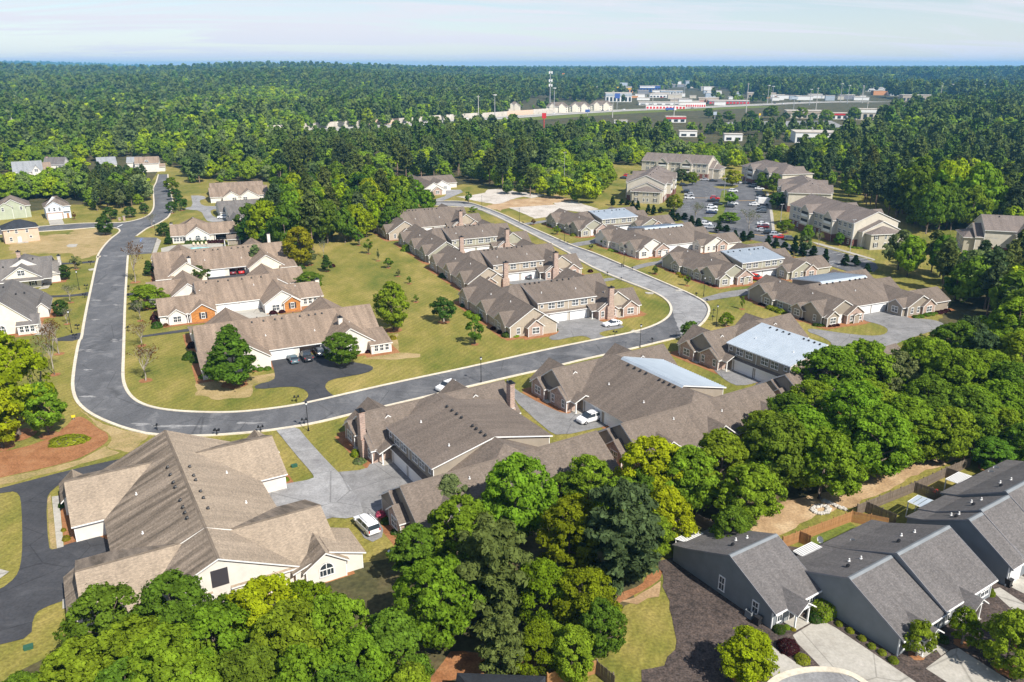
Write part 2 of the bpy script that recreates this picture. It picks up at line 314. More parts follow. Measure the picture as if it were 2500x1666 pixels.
def ribbon(name, line, w, h, m, off=0.0, kind='structure'):
    mb = MB(); L = [Vector(p) for p in line]; A = []; B = []
    for i, p in enumerate(L):
        d = (L[min(i+1, len(L)-1)]-L[max(i-1, 0)]).normalized(); n = Vector((-d.y, d.x))
        A.append(p+n*(off-w/2)); B.append(p+n*(off+w/2))
    n = len(L); vs = [(p.x,p.y,0) for p in A]+[(p.x,p.y,h) for p in A]+[(p.x,p.y,h) for p in B]+[(p.x,p.y,0) for p in B]; fs = []
    for i in range(n-1):
        for k in range(3): fs.append((k*n+i, (k+1)*n+i, (k+1)*n+i+1, k*n+i+1))
    mb.add(vs, [f[::-1] for f in fs]); o = mb.build(name, [m]); return tag(o, kind=kind)
sheet('lawn', pts(('S',[(-900,2400),(-600,620),(-300,545),(60,520),(170,500),(330,500),(372,440),(400,395),(470,430),(700,450),(930,520),(1040,470),(1130,450),(1450,480),(1480,400),(1700,400),(1900,400),(2060,430),(2200,470),(2420,500),(2700,540),(2900,800),(2700,1100),(3200,2400)])), .02, M['lawn'])
Z1, Z2, Z3, Z4 = .04, .06, .08, .10
# woodland floor under the tree belts
sheet('woodland_floor', pts(('S',[(2650,640),(2400,640),(2280,800),(2170,980),(1880,1130),(1560,1190),(1180,1330),(960,1360),(700,1440),(430,1480),(230,1530),(-40,1700),(-40,2000),(1000,1760),(1200,1610),(1480,1560),(1590,1390),(1640,1330),(1800,1290),(1950,1230),(2150,1160),(2330,1080),(2600,980)])), Z1, M['floor'], rough_edge=1.2)
sheet('woodland_floor', pts(('S',[(560,600),(600,500),(700,470),(960,540),(1040,480),(1040,440),(900,520),(760,545),(690,590),(620,630)])), Z1, M['floor'], rough_edge=1.2)
sheet('dry_bank', pts(('S',[(1830,1330),(1740,1305),(1880,1235),(2060,1190),(2240,1115),(2390,1065),(2560,985),(2620,1030),(2420,1090),(2250,1155),(2090,1235),(2010,1255),(1900,1310)])), Z2, M['sand'], rough_edge=.8)
sheet('mulch_ground', pts(('S',[(1606,1372),(1622,1435),(1644,1525),(1655,1590),(1622,1626),(1568,1640),(1550,1760),(2700,1760),(2700,1300),(2440,1200),(2100,1360),(1900,1330),(1660,1360)])), Z2, M['mulch'], rough_edge=.5)
sheet('fenced_lawn', pts(('S1',[(1270,300),(1640,110),(1760,190),(1640,330),(1500,420)])), Z3, M['lawn_green'])
sheet('pine_straw', pts((10,[(560,1080),(800,1090),(1100,1040),(1320,1080),(1150,1130),(1050,1200),(900,1230),(700,1245),(430,1330),(400,1270)])), Z2, M['straw'], rough_edge=.8)
sheet('sandy_patch', pts((10,[(1040,1200),(1090,1150),(1250,1130),(1400,1130),(1500,1150),(1380,1200),(1250,1270),(1150,1330)])), Z3, M['sand'], rough_edge=.8)
sheet('pine_straw', pts((10,[(1640,790),(1700,690),(1850,620),(1950,520),(1990,540),(1960,600),(1840,680),(1720,740)])), Z2, M['straw'], rough_edge=.6)
sheet('sandy_patch', pts((10,[(1700,760),(1850,690),(1970,610),(1995,660),(1960,720),(1800,760)])), Z3, M['sand'], rough_edge=.8)
sheet('pine_straw_bed', smooth_line(pts((7,[(-140,260),(0,250),(250,190),(380,100),(440,35),(500,60),(560,105),(632,150),(600,205),(450,290),(250,340),(0,392),(-140,430)])), 2), Z2, M['straw'], rough_edge=.25)
sheet('dry_lawn', pts((7,[(-140,440),(0,395),(250,345),(450,295),(600,215),(690,250),(420,330),(100,415),(-140,470)])), Z1, M['lawn_dry'], rough_edge=.6)
sheet('dry_lawn', pts((7,[(460,0),(520,40),(600,85),(720,125),(850,150),(760,250),(610,220),(640,160),(560,95)])), Z1, M['lawn_dry'], rough_edge=.6)
sheet('dry_lawn', pts((5,[(380,900),(470,870),(480,1000),(620,1010),(640,1030),(420,1050),(240,1040),(470,1000)])), Z1, M['lawn_dry'], rough_edge=.8)
sheet('dry_lawn', pts((2,[(1040,985),(1250,935),(1380,925),(1540,905),(1700,945),(1530,958),(1540,970),(1230,990),(1160,1010)])), Z1, M['sand'], rough_edge=2.0)
sheet('dry_lawn', pts((4,[(1330,1180),(1700,1160),(1850,1140),(1860,1185),(1720,1215),(1700,1300),(1480,1320),(1330,1290)])), Z1, M['lawn_dry'], rough_edge=.8)
sheet('dry_lawn', pts((7,[(270,520),(290,490),(330,805),(290,800)])), Z1, M['lawn_dry'])
for P_ in ([(0,220),(420,200),(800,230),(560,330),(100,330)], [(500,170),(680,160),(760,200),(700,330),(560,370),(420,300)]):
    sheet('worn_grass', pts((4,P_)), Z1-.003*(len(P_)==6), M['lawn_dry'], rough_edge=2.5)
# streets -------------------------------------------------------------
out_up = pts(('Q2',[(1985,340),(1972,390),(1955,450),(1918,510),(1925,600),(1935,720),(1920,790),(1870,850),(1790,890),(1600,938),(1400,950),(1200,948),(1000,953),(810,968),(450,995),(0,1030),(-400,1060)]))
side_lo = pts(('Q2',[(-400,1130),(0,1090),(520,1050),(800,1036),(1180,1002),(1400,1003),(1480,1013),(1512,1040),(1495,1070),(1405,1135),(1335,1205),(1262,1300),(1215,1400)]))
out_dn = pts(('Q1',[(1530,270),(1500,370),(1465,520),(1425,720),(1400,840),(1355,1050),(1300,1350),(1270,1567)]),(4,[(545,915),(520,1050),(502,1190),(506,1260),(532,1335),(610,1405),(720,1460),(860,1512),(1000,1545)]),
   (7,[(850,137),(1000,150),(1150,150),(1300,142),(1500,125),(1700,97),(1850,68),(2000,30)]),(8,[(600,270),(1055,162),(1220,127)]),(5,[(1700,1050),(2000,985),(2250,925)]),
   (6,[(40,890),(120,845),(185,790),(215,740),(218,700),(195,665),(150,635),(60,590),(0,566)]),(5,[(2200,500),(2000,415),(1800,328),(1640,275),(1500,212),(1330,138),(1180,65),(1040,12)]),(2,[(960,955),(880,945),(700,948)]))
inn = pts(('Q2',[(2090,340),(2092,400),(2098,470),(2120,560),(2150,650),(2145,760),(2105,865),(2050,905),(1980,948),(1880,992),(1830,1012),(1760,1062),(1692,1112)]))
inn2 = pts((4,[(858,345),(848,480),(838,650),(832,800),(826,1000),(820,1130),(822,1190),(838,1245),(872,1300),(930,1345),(1030,1380),(1180,1402),(1400,1412),(1600,1410),(1800,1390),(2000,1362),(2200,1318)]),
   (5,[(138,1282),(500,1200),(1000,1095),(1500,980),(1900,900),(2090,862),(2230,815),(2310,765),(2335,715),(2315,660),(2240,605),(2130,560),(2000,510),(1850,448),(1740,395),(1650,335),(1530,270),(1400,205),(1250,130),(1130,70),(1000,18)]),(2,[(900,985),(690,972)]))
outer = smooth_line(out_up)
lo = smooth_line(side_lo+out_dn)
i1 = smooth_line(inn); i2 = smooth_line(inn2)
sheet('street', outer+lo+i2[::-1]+i1[::-1], Z4, M['asphalt'])
ribbon('kerb', outer, .6, .2, M['kerb'], -.3); ribbon('kerb', lo, .6, .2, M['kerb'], -.3); ribbon('kerb', i1, .6, .2, M['kerb'], .3); ribbon('kerb', i2, .6, .2, M['kerb'], .3)
# the paler, older surface of the street round the far bend
sheet('old_street_surface', smooth_line(pts((6,[(30,884),(120,838),(178,785),(208,738),(210,702),(188,668),(145,640),(60,598),(0,575)]),(5,[(2200,508),(2000,423),(1800,337),(1640,283),(1500,220),(1330,146),(1180,73),(1040,20)]),(2,[(960,962),(720,955)])))
  +smooth_line(pts((5,[(2330,722),(2308,665),(2232,611),(2122,566),(1990,516),(1840,454),(1730,400),(1640,340),(1520,275),(1390,210),(1240,135),(1120,75),(990,24)]),(2,[(890,982),(720,968)])))[::-1]+pts((5,[(2200,905),(2120,860),(2230,822),(2300,772)]))[::-1][:0], Z4+.02, M['asphalt_pale'], rough_edge=.3)
def drive(m, *parts, z=Z3, name='driveway', k=1, re=0.0): return sheet(name, smooth_line(pts(*parts)+[pts(*parts)[0]], k)[:-1], z, M[m], rough_edge=re)
drive('asphalt_new', (4,[(1830,1045),(2165,1005),(2353,1060),(2500,1085),(2530,1110),(2480,1140),(2353,1163),(2230,1185),(2192,1225),(2215,1265),(2275,1305),(2000,1365),(2080,1310),(2086,1275),(2040,1240),(1950,1230),(1730,1252),(1718,1222),(1850,1190),(1862,1150)]))
drive('asphalt_new', ('P4',[(-60,1385),(510,1300),(1200,1215),(1760,1145),(1790,1180),(1220,1250),(510,1332),(-60,1405)]), k=0)
drive('concrete', ('P4',[(765,1105),(1260,1060),(1345,1148),(1560,1150),(1220,1235),(800,1260)]), z=Z4, k=0)
drive('asphalt_new', ('P4',[(680,718),(1112,685),(1190,770),(690,815)]), k=0)
drive('asphalt_new', (7,[(740,275),(420,345),(100,430),(-200,505),(-200,530),(60,470),(112,485),(125,560),(130,780),(120,900),(90,970),(0,1040),(-200,1100),(-200,1400),(0,1355),(180,1310),(190,1200),(230,1150),(410,1085),(480,940),(660,880),(620,715),(400,770),(305,812),(278,795),(265,520),(300,460),(400,400),(650,340),(740,300)]))
drive('concrete', (7,[(298,505),(340,498),(366,792),(328,802)]), z=Z4, name='path', k=0)
drive('concrete', (7,[(360,1095),(415,1080),(400,1140),(360,1150)]), z=Z4, name='path', k=0)
drive('concrete', (7,[(-60,920),(0,920),(55,935),(0,975),(-60,990)]), z=Z4, name='path', k=0)
drive('asphalt_pale', (7,[(1588,122),(1700,92),(1780,190),(1900,320)]),(8,[(75,730),(226,935),(140,985),(0,975)]),(7,[(1930,620),(1850,640),(1590,590),(1510,455),(1640,430),(1805,402),(1800,375),(1700,262)]), z=Z4)
drive('drive_grey', (8,[(60,715),(225,700),(245,660),(390,650),(560,745),(430,810),(325,850),(332,905),(270,960),(338,1075),(232,1132),(145,985),(226,935)]), z=Z3)
drive('drive_grey', (8,[(1030,178),(1062,232),(1240,330),(1370,385),(1420,362),(1520,340),(1760,415),(1600,450),(1330,510),(1255,470),(1045,275)]))
drive('drive_grey', (6,[(255,1112),(440,1090),(620,1165),(610,1190),(430,1232),(350,1200),(270,1135)]))
drive('drive_grey', ('S5',[(1305,640),(1600,598),(1840,690),(1880,690),(2080,700),(2210,748),(2180,790),(1930,870),(1700,950),(1640,1010),(1250,1075),(1010,985),(990,935),(870,872),(750,835),(755,795),(900,813),(1100,845),(1400,877),(1550,867),(1604,830),(1592,790),(1500,750),(1330,710)]))
drive('drive_grey', ('S4',[(640,1000),(1000,900),(1370,855),(1560,770),(1530,690),(1340,630),(1740,580),(1770,740),(1560,830),(1370,940),(1000,990),(690,1045)]))
drive('drive_grey', ('Q3',[(215,1378),(400,1312),(640,1275),(700,1180),(680,1120),(960,1070),(1000,1130),(800,1230),(640,1310),(420,1352),(275,1402)]))
drive('drive_grey', (2,[(1615,1238),(1830,1200),(1880,1130),(2040,1110),(2060,1150),(1830,1230),(1645,1258)]))
drive('drive_grey', (2,[(1288,1100),(1400,1085),(1490,1072),(1490,1088),(1310,1112)]))
drive('drive_grey', ('P1',[(1160,640),(1290,630),(1500,600),(1570,630),(1650,640),(1700,680),(1962,720),(1930,747),(1675,790),(1685,830),(1800,855),(1590,900),(1565,850),(1450,830),(1160,892),(1090,850),(1228,800),(1200,740)]))
drive('drive_grey', ('P1',[(600,215),(830,185),(1010,150),(1060,160),(1200,190),(1690,200),(1800,176),(1885,200),(1690,230),(1200,260),(620,260)]))
drive('drive_grey', ('P4',[(2200,-600),(2201,-600),(2200,-601)]), z=-1.0) if False else None
drive('asphalt_new', ('Q1',[(740,398),(1150,385),(1460,358),(1450,390),(1150,411),(760,425)]), k=0)
drive('asphalt_new', ('Q1',[(740,895),(1100,880),(1250,860),(1375,832),(1362,902),(1250,895),(1000,916),(760,925)]))
drive('asphalt_new', ('Q1',[(950,1530),(1100,1490),(1260,1452),(1240,1590),(700,1590)]))
drive('asphalt_new', ('Q1',[(1935,860),(2060,850),(2060,900),(1935,900)]), k=0)
drive('concrete', ('Q1',[(520,1500),(610,1450),(650,1340),(780,1320),(740,1490)]), name='path', k=0)
drive('concrete', ('Q1',[(590,790),(640,760),(720,660),(840,650),(780,720),(740,780),(600,803)]), name='path', k=0)
drive('asphalt_pale', (2,[(750,868),(950,870),(800,935),(700,975),(690,945),(820,905),(755,890)]))
drive('asphalt_pale', ('S3',[(50,455),(240,455),(330,480),(330,520),(200,545),(260,650),(460,660),(640,665),(640,715),(420,725),(440,830),(570,900),(790,905),(690,950),(390,965),(320,900),(240,740),(-60,725),(-60,690),(90,665)]))
drive('concrete', ('Q2',[(600,905),(770,880),(810,970),(630,990)]), z=Z4, k=0)
drive('slab', (2,[(868,916),(980,905),(1060,890),(1080,868),(1200,860),(1262,880),(1490,905),(1380,925),(1320,915),(1240,935),(1180,960),(1130,966),(1000,945)]), name='foundation_slab', k=0, re=.4)
drive('slab', (2,[(1222,990),(1300,985),(1540,970),(1530,958),(1660,945),(1835,1000),(1720,1020),(1620,1010),(1500,1050),(1400,1064),(1310,1025)]), name='foundation_slab', k=0, re=.4)
drive('asphalt', ('Q3',[(850,440),(1000,385),(1250,345),(1480,380),(1700,432),(1770,500),(1845,640),(1860,760),(1890,930),(1980,1040),(2110,1120)]),('Q4',[(960,1112),(1300,1205),(1690,1305),(1760,1420),(1500,1480),(1130,1360),(880,1260),(400,1090)]),('Q3',[(1620,1040),(1200,960),(1060,940),(740,770),(850,640),(890,540)]), name='parking_lot')
drive('lawn_green', ('Q3',[(1300,490),(1365,480),(1375,600),(1335,690),(1312,790),(1292,845),(1240,855),(1090,805),(1080,785),(1228,792),(1268,650)]), z=Z4+.02, name='grass_island')
drive('lawn', ('Q3',[(1200,445),(1480,420),(1490,455),(1300,475)]), z=Z4+.02, name='grass_island')
drive('concrete', ('Q3',[(1800,500),(1830,520),(1880,760),(1900,950),(1870,950),(1840,720)]), z=Z4+.02, name='path', k=0)
drive('concrete', ('Q4',[(920,1070),(1010,1085),(1400,1195),(1700,1285),(1700,1300),(1390,1215),(990,1105)]), z=Z4+.02, name='path', k=0)
drive('asphalt', ('Q2',[(1692,1125),(1965,1130),(1893,1328),(1600,1345),(1480,1260)]), z=Z3, name='parking_lot', k=0)
drive('concrete', ('Q2',[(1962,1138),(2015,1165),(1925,1400),(1880,1400),(1900,1328)]), z=Z4, name='path', k=0)
# bottom right court
drive('concrete', ('S1',[(1160,1150),(1400,1003)]),('S2',[(0,1203),(540,1568),(640,1700),(200,1700)]),('S1',[(1560,1445),(1415,1440),(1340,1360),(1210,1230)]), k=0)
drive('concrete', ('S1',[(950,1232),(1252,1440),(1000,1532),(930,1470)]), k=0)
drive('concrete', ('S2',[(608,1478),(780,1352),(830,1340),(1300,1640),(860,1640)]), k=0)
drive('concrete', ('S2',[(640,1300),(680,1310),(760,1360),(712,1392)]), name='path', k=0)
drive('concrete', ('S2',[(1050,950),(1110,930),(1330,1075),(1330,1160),(1200,1085)]), k=0)
drive('concrete', ('S2',[(1190,870),(1240,840),(1330,890),(1330,1000),(1190,930)]), k=0)
crt = smooth_line(pts(('S1',[(960,1650),(1000,1590),(1090,1535),(1250,1492),(1400,1480),(1560,1488),(1700,1530),(1850,1640)])))
sheet('cul_de_sac', crt+pts(('S1',[(1850,1900),(960,1900)])), Z4, M['asphalt_pale']); ribbon('kerb', crt, .7, .2, M['kerb'], .35)
# paint --------------------------------------------------------------
def stripe(name, a, b, w, z, m):
    a = Vector(a); b = Vector(b); d = (b-a).normalized(); n = Vector((-d.y, d.x))*w/2
    return [(a+n), (b+n), (b-n), (a-n)]
def stripes(name, segs, w, z, m):
    mb = MB()
    for a, b in segs:
        q = stripe(name, a, b, w, z, m); mb.add([(p.x, p.y, z) for p in q], [(0,3,2,1)] if (q[1]-q[0]).cross(q[2]-q[1]) > 0 else [(0,1,2,3)])
    for i, f in enumerate(mb.f):
        v = [Vector(mb.v[k]) for k in f]
        if (v[1]-v[0]).cross(v[2]-v[1]).z < 0: mb.f[i] = f[::-1]
    return tag(mb.build(name, [M[m]]), kind='structure')
segs = []
for i in range(18):
    y = 470+i*19
    if y < 760: segs.append((g('Q3', 1100+.03*y, y+30), g('Q3', 1228+.06*y-20, y+26)))
    if y < 730: segs.append((g('Q3', 1345, y+30), g('Q3', 1478, y+34)))
    segs.append((g('Q3', 1690, y+10), g('Q3', 1815, y+14)))
    if y < 720: segs.append((g('Q3', 880-.15*(y-470), y+10), g('Q3', 962-.1*(y-470), y+14)))
for a, b in [((1090,1160),(1180,1158)),((1145,1212),(1275,1192)),((1225,1232),(1320,1216)),((1300,1254),(1400,1232)),((1370,1275),(1470,1250)),((1470,1292),(1610,1275)),((1560,1314),(1690,1297)),((1130,1322),(1205,1308)),((1150,1350),(1270,1328)),((1230,1375),(1330,1352))]:
    segs.append((g('Q4', *a), g('Q4', *b)))
for i in range(9):
    t = i/8; segs.append((g('Q2', 1650+10*t, 1165+140*t), g('Q2', 1945-50*t, 1165+140*t)))
stripes('parking_bay_lines', segs, .14, Z4+.015, 'paint')
stripes('speed_hump_line', [(g('Q3',990,570), g('Q3',1150,575)), (g('Q3',1490,605), g('Q3',1690,600)), (g('Q3',1670,985), g('Q3',1780,1000))], .5, Z4+.02, 'paint_y')
stripes('stop_line', [(g('Q2',1465,1000), g('Q2',1530,968))], .5, Z4+.02, 'paint')
hb = [(g('Q2',1735,1145), g('Q2',1800,1145)), (g('Q2',1740,1160), g('Q2',1790,1160)), (g('Q2',1740,1180), g('Q2',1770,1180)), (g('Q2',1768,1145), g('Q2',1755,1180))]
stripes('accessible_bay_symbol', hb, .25, Z4+.02, 'paint_b')
# pale scuffs and patches on the asphalt
rs = random.Random(5); pm = MB()
for (x, y, w, h) in [(590,990,70,10),(800,920,60,12),(670,535,50,8),(810,545,60,10),(645,650,50,6),(800,680,40,5),(590,1295,80,12),(990,1490,120,14),(1100,1505,160,12),(1300,1500,130,10),(640,780,40,5),(820,350,60,12),(700,350,40,6),(1700,1480,120,8),(600,1120,40,5)]:
    for k in range(7):
        cx, cy = x+rs.uniform(-w,w)*.6, y+rs.uniform(-h,h)*.7; a = g(4, cx-w*.35, cy); b = g(4, cx+w*.35, cy+rs.uniform(-h,h)*.3); d = (b-a); n = Vector((-d.y, d.x)).normalized()*rs.uniform(.1,.35)
        poly = [a, a.lerp(b,.3)+n, a.lerp(b,.7)+n*.7, b, a.lerp(b,.6)-n*.8, a.lerp(b,.25)-n]
        area = sum(poly[i].cross(poly[(i+1)%6]) for i in range(6))
        if area < 0: poly = poly[::-1]
        pm.add([(p.x,p.y,Z4+.012+.0012*k) for p in poly], [tuple(range(6))])
tag(pm.build('worn_asphalt_patches', [M['asphalt_pale']]), kind='structure')
# ---------------------------------------------------------------- building kit
CACHE = {}
def cached(key, fn):
    if key not in CACHE: CACHE[key] = fn()
    return CACHE[key]
WK = {'d':(1.9,1.55),'s':(.95,1.55),'m':(.8,.85),'p':(2.9,1.6),'b':(1.5,1.4),'t':(.95,1.9),'a':(1.9,1.9)}
def win_meshes(kind):
    def make():
        w, h = WK[kind]; f = MB(); p = MB(); t = .11
        if kind == 'a':
            n = 9; arc = [(w/2*math.cos(math.pi*i/n), h*.5+w/2*math.sin(math.pi*i/n)) for i in range(n+1)]
            p.add([(w/2-.05,-.03,.05)]+[(a*.95,-.03,b) for a, b in arc]+[(-w/2+.05,-.03,.05)], [tuple(range(n+3))])
            for a, b in zip(arc, arc[1:]): f.add([(a[0],-.09,a[1]),(b[0],-.09,b[1]),(b[0]*.86,-.09,h*.5+(b[1]-h*.5)*.86),(a[0]*.86,-.09,h*.5+(a[1]-h*.5)*.86)], [(0,1,2,3)])
            f.box(-w/2,-w/2+t,-.09,0,0,h*.5); f.box(w/2-t,w/2,-.09,0,0,h*.5); f.box(-w/2,w/2,-.10,0,-.05,t*.8); f.box(-w/2,w/2,-.085,0,h*.47,h*.53); f.box(-.05,.05,-.083,0,0,h*.98); f.box(-w/4-.04,-w/4+.02,-.082,0,0,h*.5); f.box(w/4-.02,w/4+.04,-.082,0,0,h*.5)
        else:
            p.box(-w/2+.05,w/2-.05,-.04,0,.05,h-.05)
            f.box(-w/2,w/2,-.09,0,h-t,h+.03); f.box(-w/2-.04,w/2+.04,-.11,0,-.06,t*.7); f.box(-w/2,-w/2+t,-.09,0,t*.7,h-t); f.box(w/2-t,w/2,-.09,0,t*.7,h-t)
            nm = {'d':1,'p':2,'b':1}.get(kind, 0)
            for i in range(nm): x = -w/2+w*(i+1)/(nm+1); f.box(x-.07,x+.07,-.088,0,t*.7,h-t)
            if kind != 'm':
                f.box(-w/2+t,w/2-t,-.08,0,h*.47,h*.53)
                for i in range(nm+1): x = -w/2+w*(i+.5)/(nm+1); f.box(x-.02,x+.02,-.07,0,t*.7,h-t)
        return f.mesh('window_frame', [M['white']]), p.mesh('window_pane', [M['glass']])
    return cached(('win', kind), make)
FACE = {'S':0.0,'E':math.pi/2,'N':math.pi,'W':-math.pi/2}
class House:
    def __init__(s, label, cat, o, ang, roof='roof_brown', wall='beige', trim='white', mx=1, name='villa', group=None):
        s.root = thing(name, label, cat, (o[0], o[1], 0), math.radians(ang), group); s.mx = mx; s.roof = roof; s.wall = wall; s.trim = trim; s.foot = []
    def part(s, name, me, loc=(0,0,0), rz=0, parent=None, kind=None):
        o = ob(name, me, parent or s.root, loc, (0,0,rz))
        if kind: o['kind'] = kind
        return o
    def block(s, axis, c, a0, a1, hw, eave, ridge, ends='gg', roof=None, wall=None, oh=.42, oe=.3, base=0.0, run=None, th=.2, bb=None, walls=True, roofpart='roof'):
        if s.mx < 0:
            if axis == 'x': a0, a1 = -a1, -a0; ends = ends[::-1]; run = run[::-1] if isinstance(run,(tuple,list)) else run
            else: c = -c; hw = hw[::-1] if isinstance(hw,(tuple,list)) else hw; eave = eave[::-1] if isinstance(eave,(tuple,list)) else eave
        # t<0 is -y (axis x) or -x (axis y)
        hL, hR = hw if isinstance(hw,(tuple,list)) else (hw, hw); eL, eR = eave if isinstance(eave,(tuple,list)) else (eave, eave)
        rL, rR = run if isinstance(run,(tuple,list)) else ((run,run) if run else (hL, hR))
        T = (lambda a, t, z: (a, c+t, z)) if axis == 'x' else (lambda a, t, z: (c+t, a, z))
        sL = (ridge-eL)/hL; sR = (ridge-eR)/hR
        tL, zL = -(hL+oh), eL-sL*oh; tR, zR = hR+oh, eR-sR*oh
        x0 = a0-(oe if ends[0]=='g' else (oh if ends[0]=='h' else 0)); x1 = a1+(oe if ends[1]=='g' else (oh if ends[1]=='h' else 0))
        r0 = a0+rL if ends[0]=='h' else x0; r1 = a1-rR if ends[1]=='h' else x1
        polys = [[(x0,tL,zL),(x1,tL,zL),(r1,0,ridge),(r0,0,ridge)], [(x1,tR,zR),(x0,tR,zR),(r0,0,ridge),(r1,0,ridge)]]
        if ends[0]=='h': polys.append([(x0,tR,zR),(x0,tL,zL),(r0,0,ridge)])
        if ends[1]=='h': polys.append([(x1,tL,zL),(x1,tR,zR),(r1,0,ridge)])
        V = []; F = []; MI = []; UV = []
        for pl in polys:
            n = len(pl); b = len(V); P3 = [Vector(T(*p)) for p in pl]
            V += [tuple(p) for p in P3]+[(p.x, p.y, p.z-th) for p in P3]
            u = (P3[1]-P3[0]).normalized(); nn = u.cross(P3[-1]-P3[0]).normalized(); w = nn.cross(u)
            if nn.z < 0: w = -w
            F.append(tuple(b+i for i in range(n)) if nn.z > 0 else tuple(b+i for i in range(n))[::-1]); MI.append(0)
            UV.append({b+i: ((P3[i]-P3[0]).dot(u)+a0*1.7, -(P3[i]-P3[0]).dot(w)) for i in range(n)})
            F.append(tuple(b+n+i for i in range(n))[::-1]); MI.append(1); UV.append({})
            for i in range(n): F.append((b+i, b+(i+1)%n, b+n+(i+1)%n, b+n+i)); MI.append(1); UV.append({})
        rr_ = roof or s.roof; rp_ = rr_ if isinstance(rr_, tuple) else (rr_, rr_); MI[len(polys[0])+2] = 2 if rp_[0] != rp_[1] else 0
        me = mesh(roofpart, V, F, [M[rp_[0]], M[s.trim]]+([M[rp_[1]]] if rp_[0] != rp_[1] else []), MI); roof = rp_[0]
        uv = me.uv_layers.new(name='UVMap')
        for pi, p in enumerate(me.polygons):
            for li in p.loop_indices: uv.data[li].uv = UV[pi].get(me.loops[li].vertex_index, (0,0))
        s.part(roofpart, me)
        if roof != 'metalroof' and ridge-min(eL,eR) > 2.5 and th < .3:      # ridge cap shingles
            cap = MB(); k = .22; z = ridge+.012
            cap.add([T(r0,-k,z-sL*k),T(r1,-k,z-sL*k),T(r1,0,z+.02),T(r0,0,z+.02),T(r0,k,z-sR*k),T(r1,k,z-sR*k)], [(0,1,2,3),(3,2,5,4)])
            cm = cap.mesh('ridge_cap', [M[roof]]); cm.uv_layers.new(name='UVMap'); s.part('ridge_cap', cm)
        if walls:
            h = th*.55; mb = MB()
            g0 = ends[0]=='g'; g1 = ends[1]=='g'
            sec = [(-hL,base),(hR,base),(hR,eR-h),(0,ridge-h),(-hL,eL-h)]
            if g0 or g1 or ends[0]=='n' or ends[1]=='n':
                A = a0 if ends[0] != 'h' else a0+rL; B = a1 if ends[1] != 'h' else a1-rR
                mb.add([T(A,t,z) for t, z in sec]+[T(B,t,z) for t, z in sec], [(0,1,2,3,4)[::-1],(5,6,7,8,9)]+[(i,(i+1)%5,5+(i+1)%5,5+i) for i in range(5)])
            if ends[0]=='h' or ends[1]=='h':
                e = min(eL,eR)-h; ins = .004
                mb.add([T(a0+ins,-hL+ins,base),T(a1-ins,-hL+ins,base),T(a1-ins,hR-ins,base),T(a0+ins,hR-ins,base),T(a0+ins,-hL+ins,e),T(a1-ins,-hL+ins,e),T(a1-ins,hR-ins,e),T(a0+ins,hR-ins,e)],
                       [(0,3,2,1),(4,5,6,7),(0,1,5,4),(1,2,6,5),(2,3,7,6),(3,0,4,7)])
            s.part('wall', mb.mesh('wall', [M[wall or s.wall]]))
            if base == 0: s.foot.append([T(a0,-hL,0),T(a1,-hL,0),T(a1,hR,0),T(a0,hR,0)])
            cw = .09                                                 # corner boards
            for a, gd in ((a0, g0), (a1, g1)):
                if not gd: continue
                sg = -1 if a == a0 else 1
                for t, e in ((-hL, eL), (hR, eR)):
                    st_ = -1 if t < 0 else 1
                    q = [T(a+sg*.03, t+st_*.03, base), T(a-sg*cw, t-st_*cw, e-h)]
                    cb_ = MB(); cb_.box(min(q[0][0],q[1][0]), max(q[0][0],q[1][0]), min(q[0][1],q[1][1]), max(q[0][1],q[1][1]), base, e-h-.02); s.part('corner_board', cb_.mesh('corner_board', [M[s.trim]]))
            if bb:                                                  # board and batten gables: battens joined, too fine to pick apart
                bt = MB()
                for a, k in ((a0, 0), (a1, 1)):
                    if (ends[k] != 'g') or not ('01'[k] in bb): continue
                    sg = -1 if k == 0 else 1; t = -hL+.35
                    while t < hR-.3:
                        ztop = (ridge+t*sL if t < 0 else ridge-t*sR)-h-.1; zb = min(eL,eR)-.25
                        if ztop > zb+.2:
                            q = [T(a, t-.03, 0), T(a+sg*.035, t+.03, 0)]
                            bt.box(min(q[0][0],q[1][0]), max(q[0][0],q[1][0]), min(q[0][1],q[1][1]), max(q[0][1],q[1][1]), zb, ztop)
                        t += .42
                    q = [T(a, -hL, 0), T(a+sg*.05, hR, 0)]
                    bt.box(min(q[0][0],q[1][0]), max(q[0][0],q[1][0]), min(q[0][1],q[1][1]), max(q[0][1],q[1][1]), min(eL,eR)-.38, min(eL,eR)-.24)
                if bt.v: s.part('batten', bt.mesh('batten', [M[wall or s.wall]]), kind='stuff')
        return s
    def _f(s, x, face):
        return (s.mx*x, {'E':'W','W':'E'}.get(face, face) if s.mx < 0 else face)
    def win(s, kind, x, y, z, face, shut=False):
        x, face = s._f(x, face); f, p = win_meshes(kind); o = s.part('window', f, (x, y, z), FACE[face]); ob('pane', p, o)
        if shut:
            w, h = WK[kind]
            def mk():
                m = MB(); m.box(-.2,.2,-.06,0,0,h); return m.mesh('shutter', [M['shutter']])
            me = cached(('shut', kind), mk)
            for sg in (-1, 1): ob('shutter', me, o, (sg*(w/2+.24), 0, 0))
        return o
    def wins(s, kind, xs, y, z, face='S', **k):
        for x in xs: (s.win(kind, x, y, z, face, **k) if face in 'SN' else s.win(kind, y, x, z, face, **k))
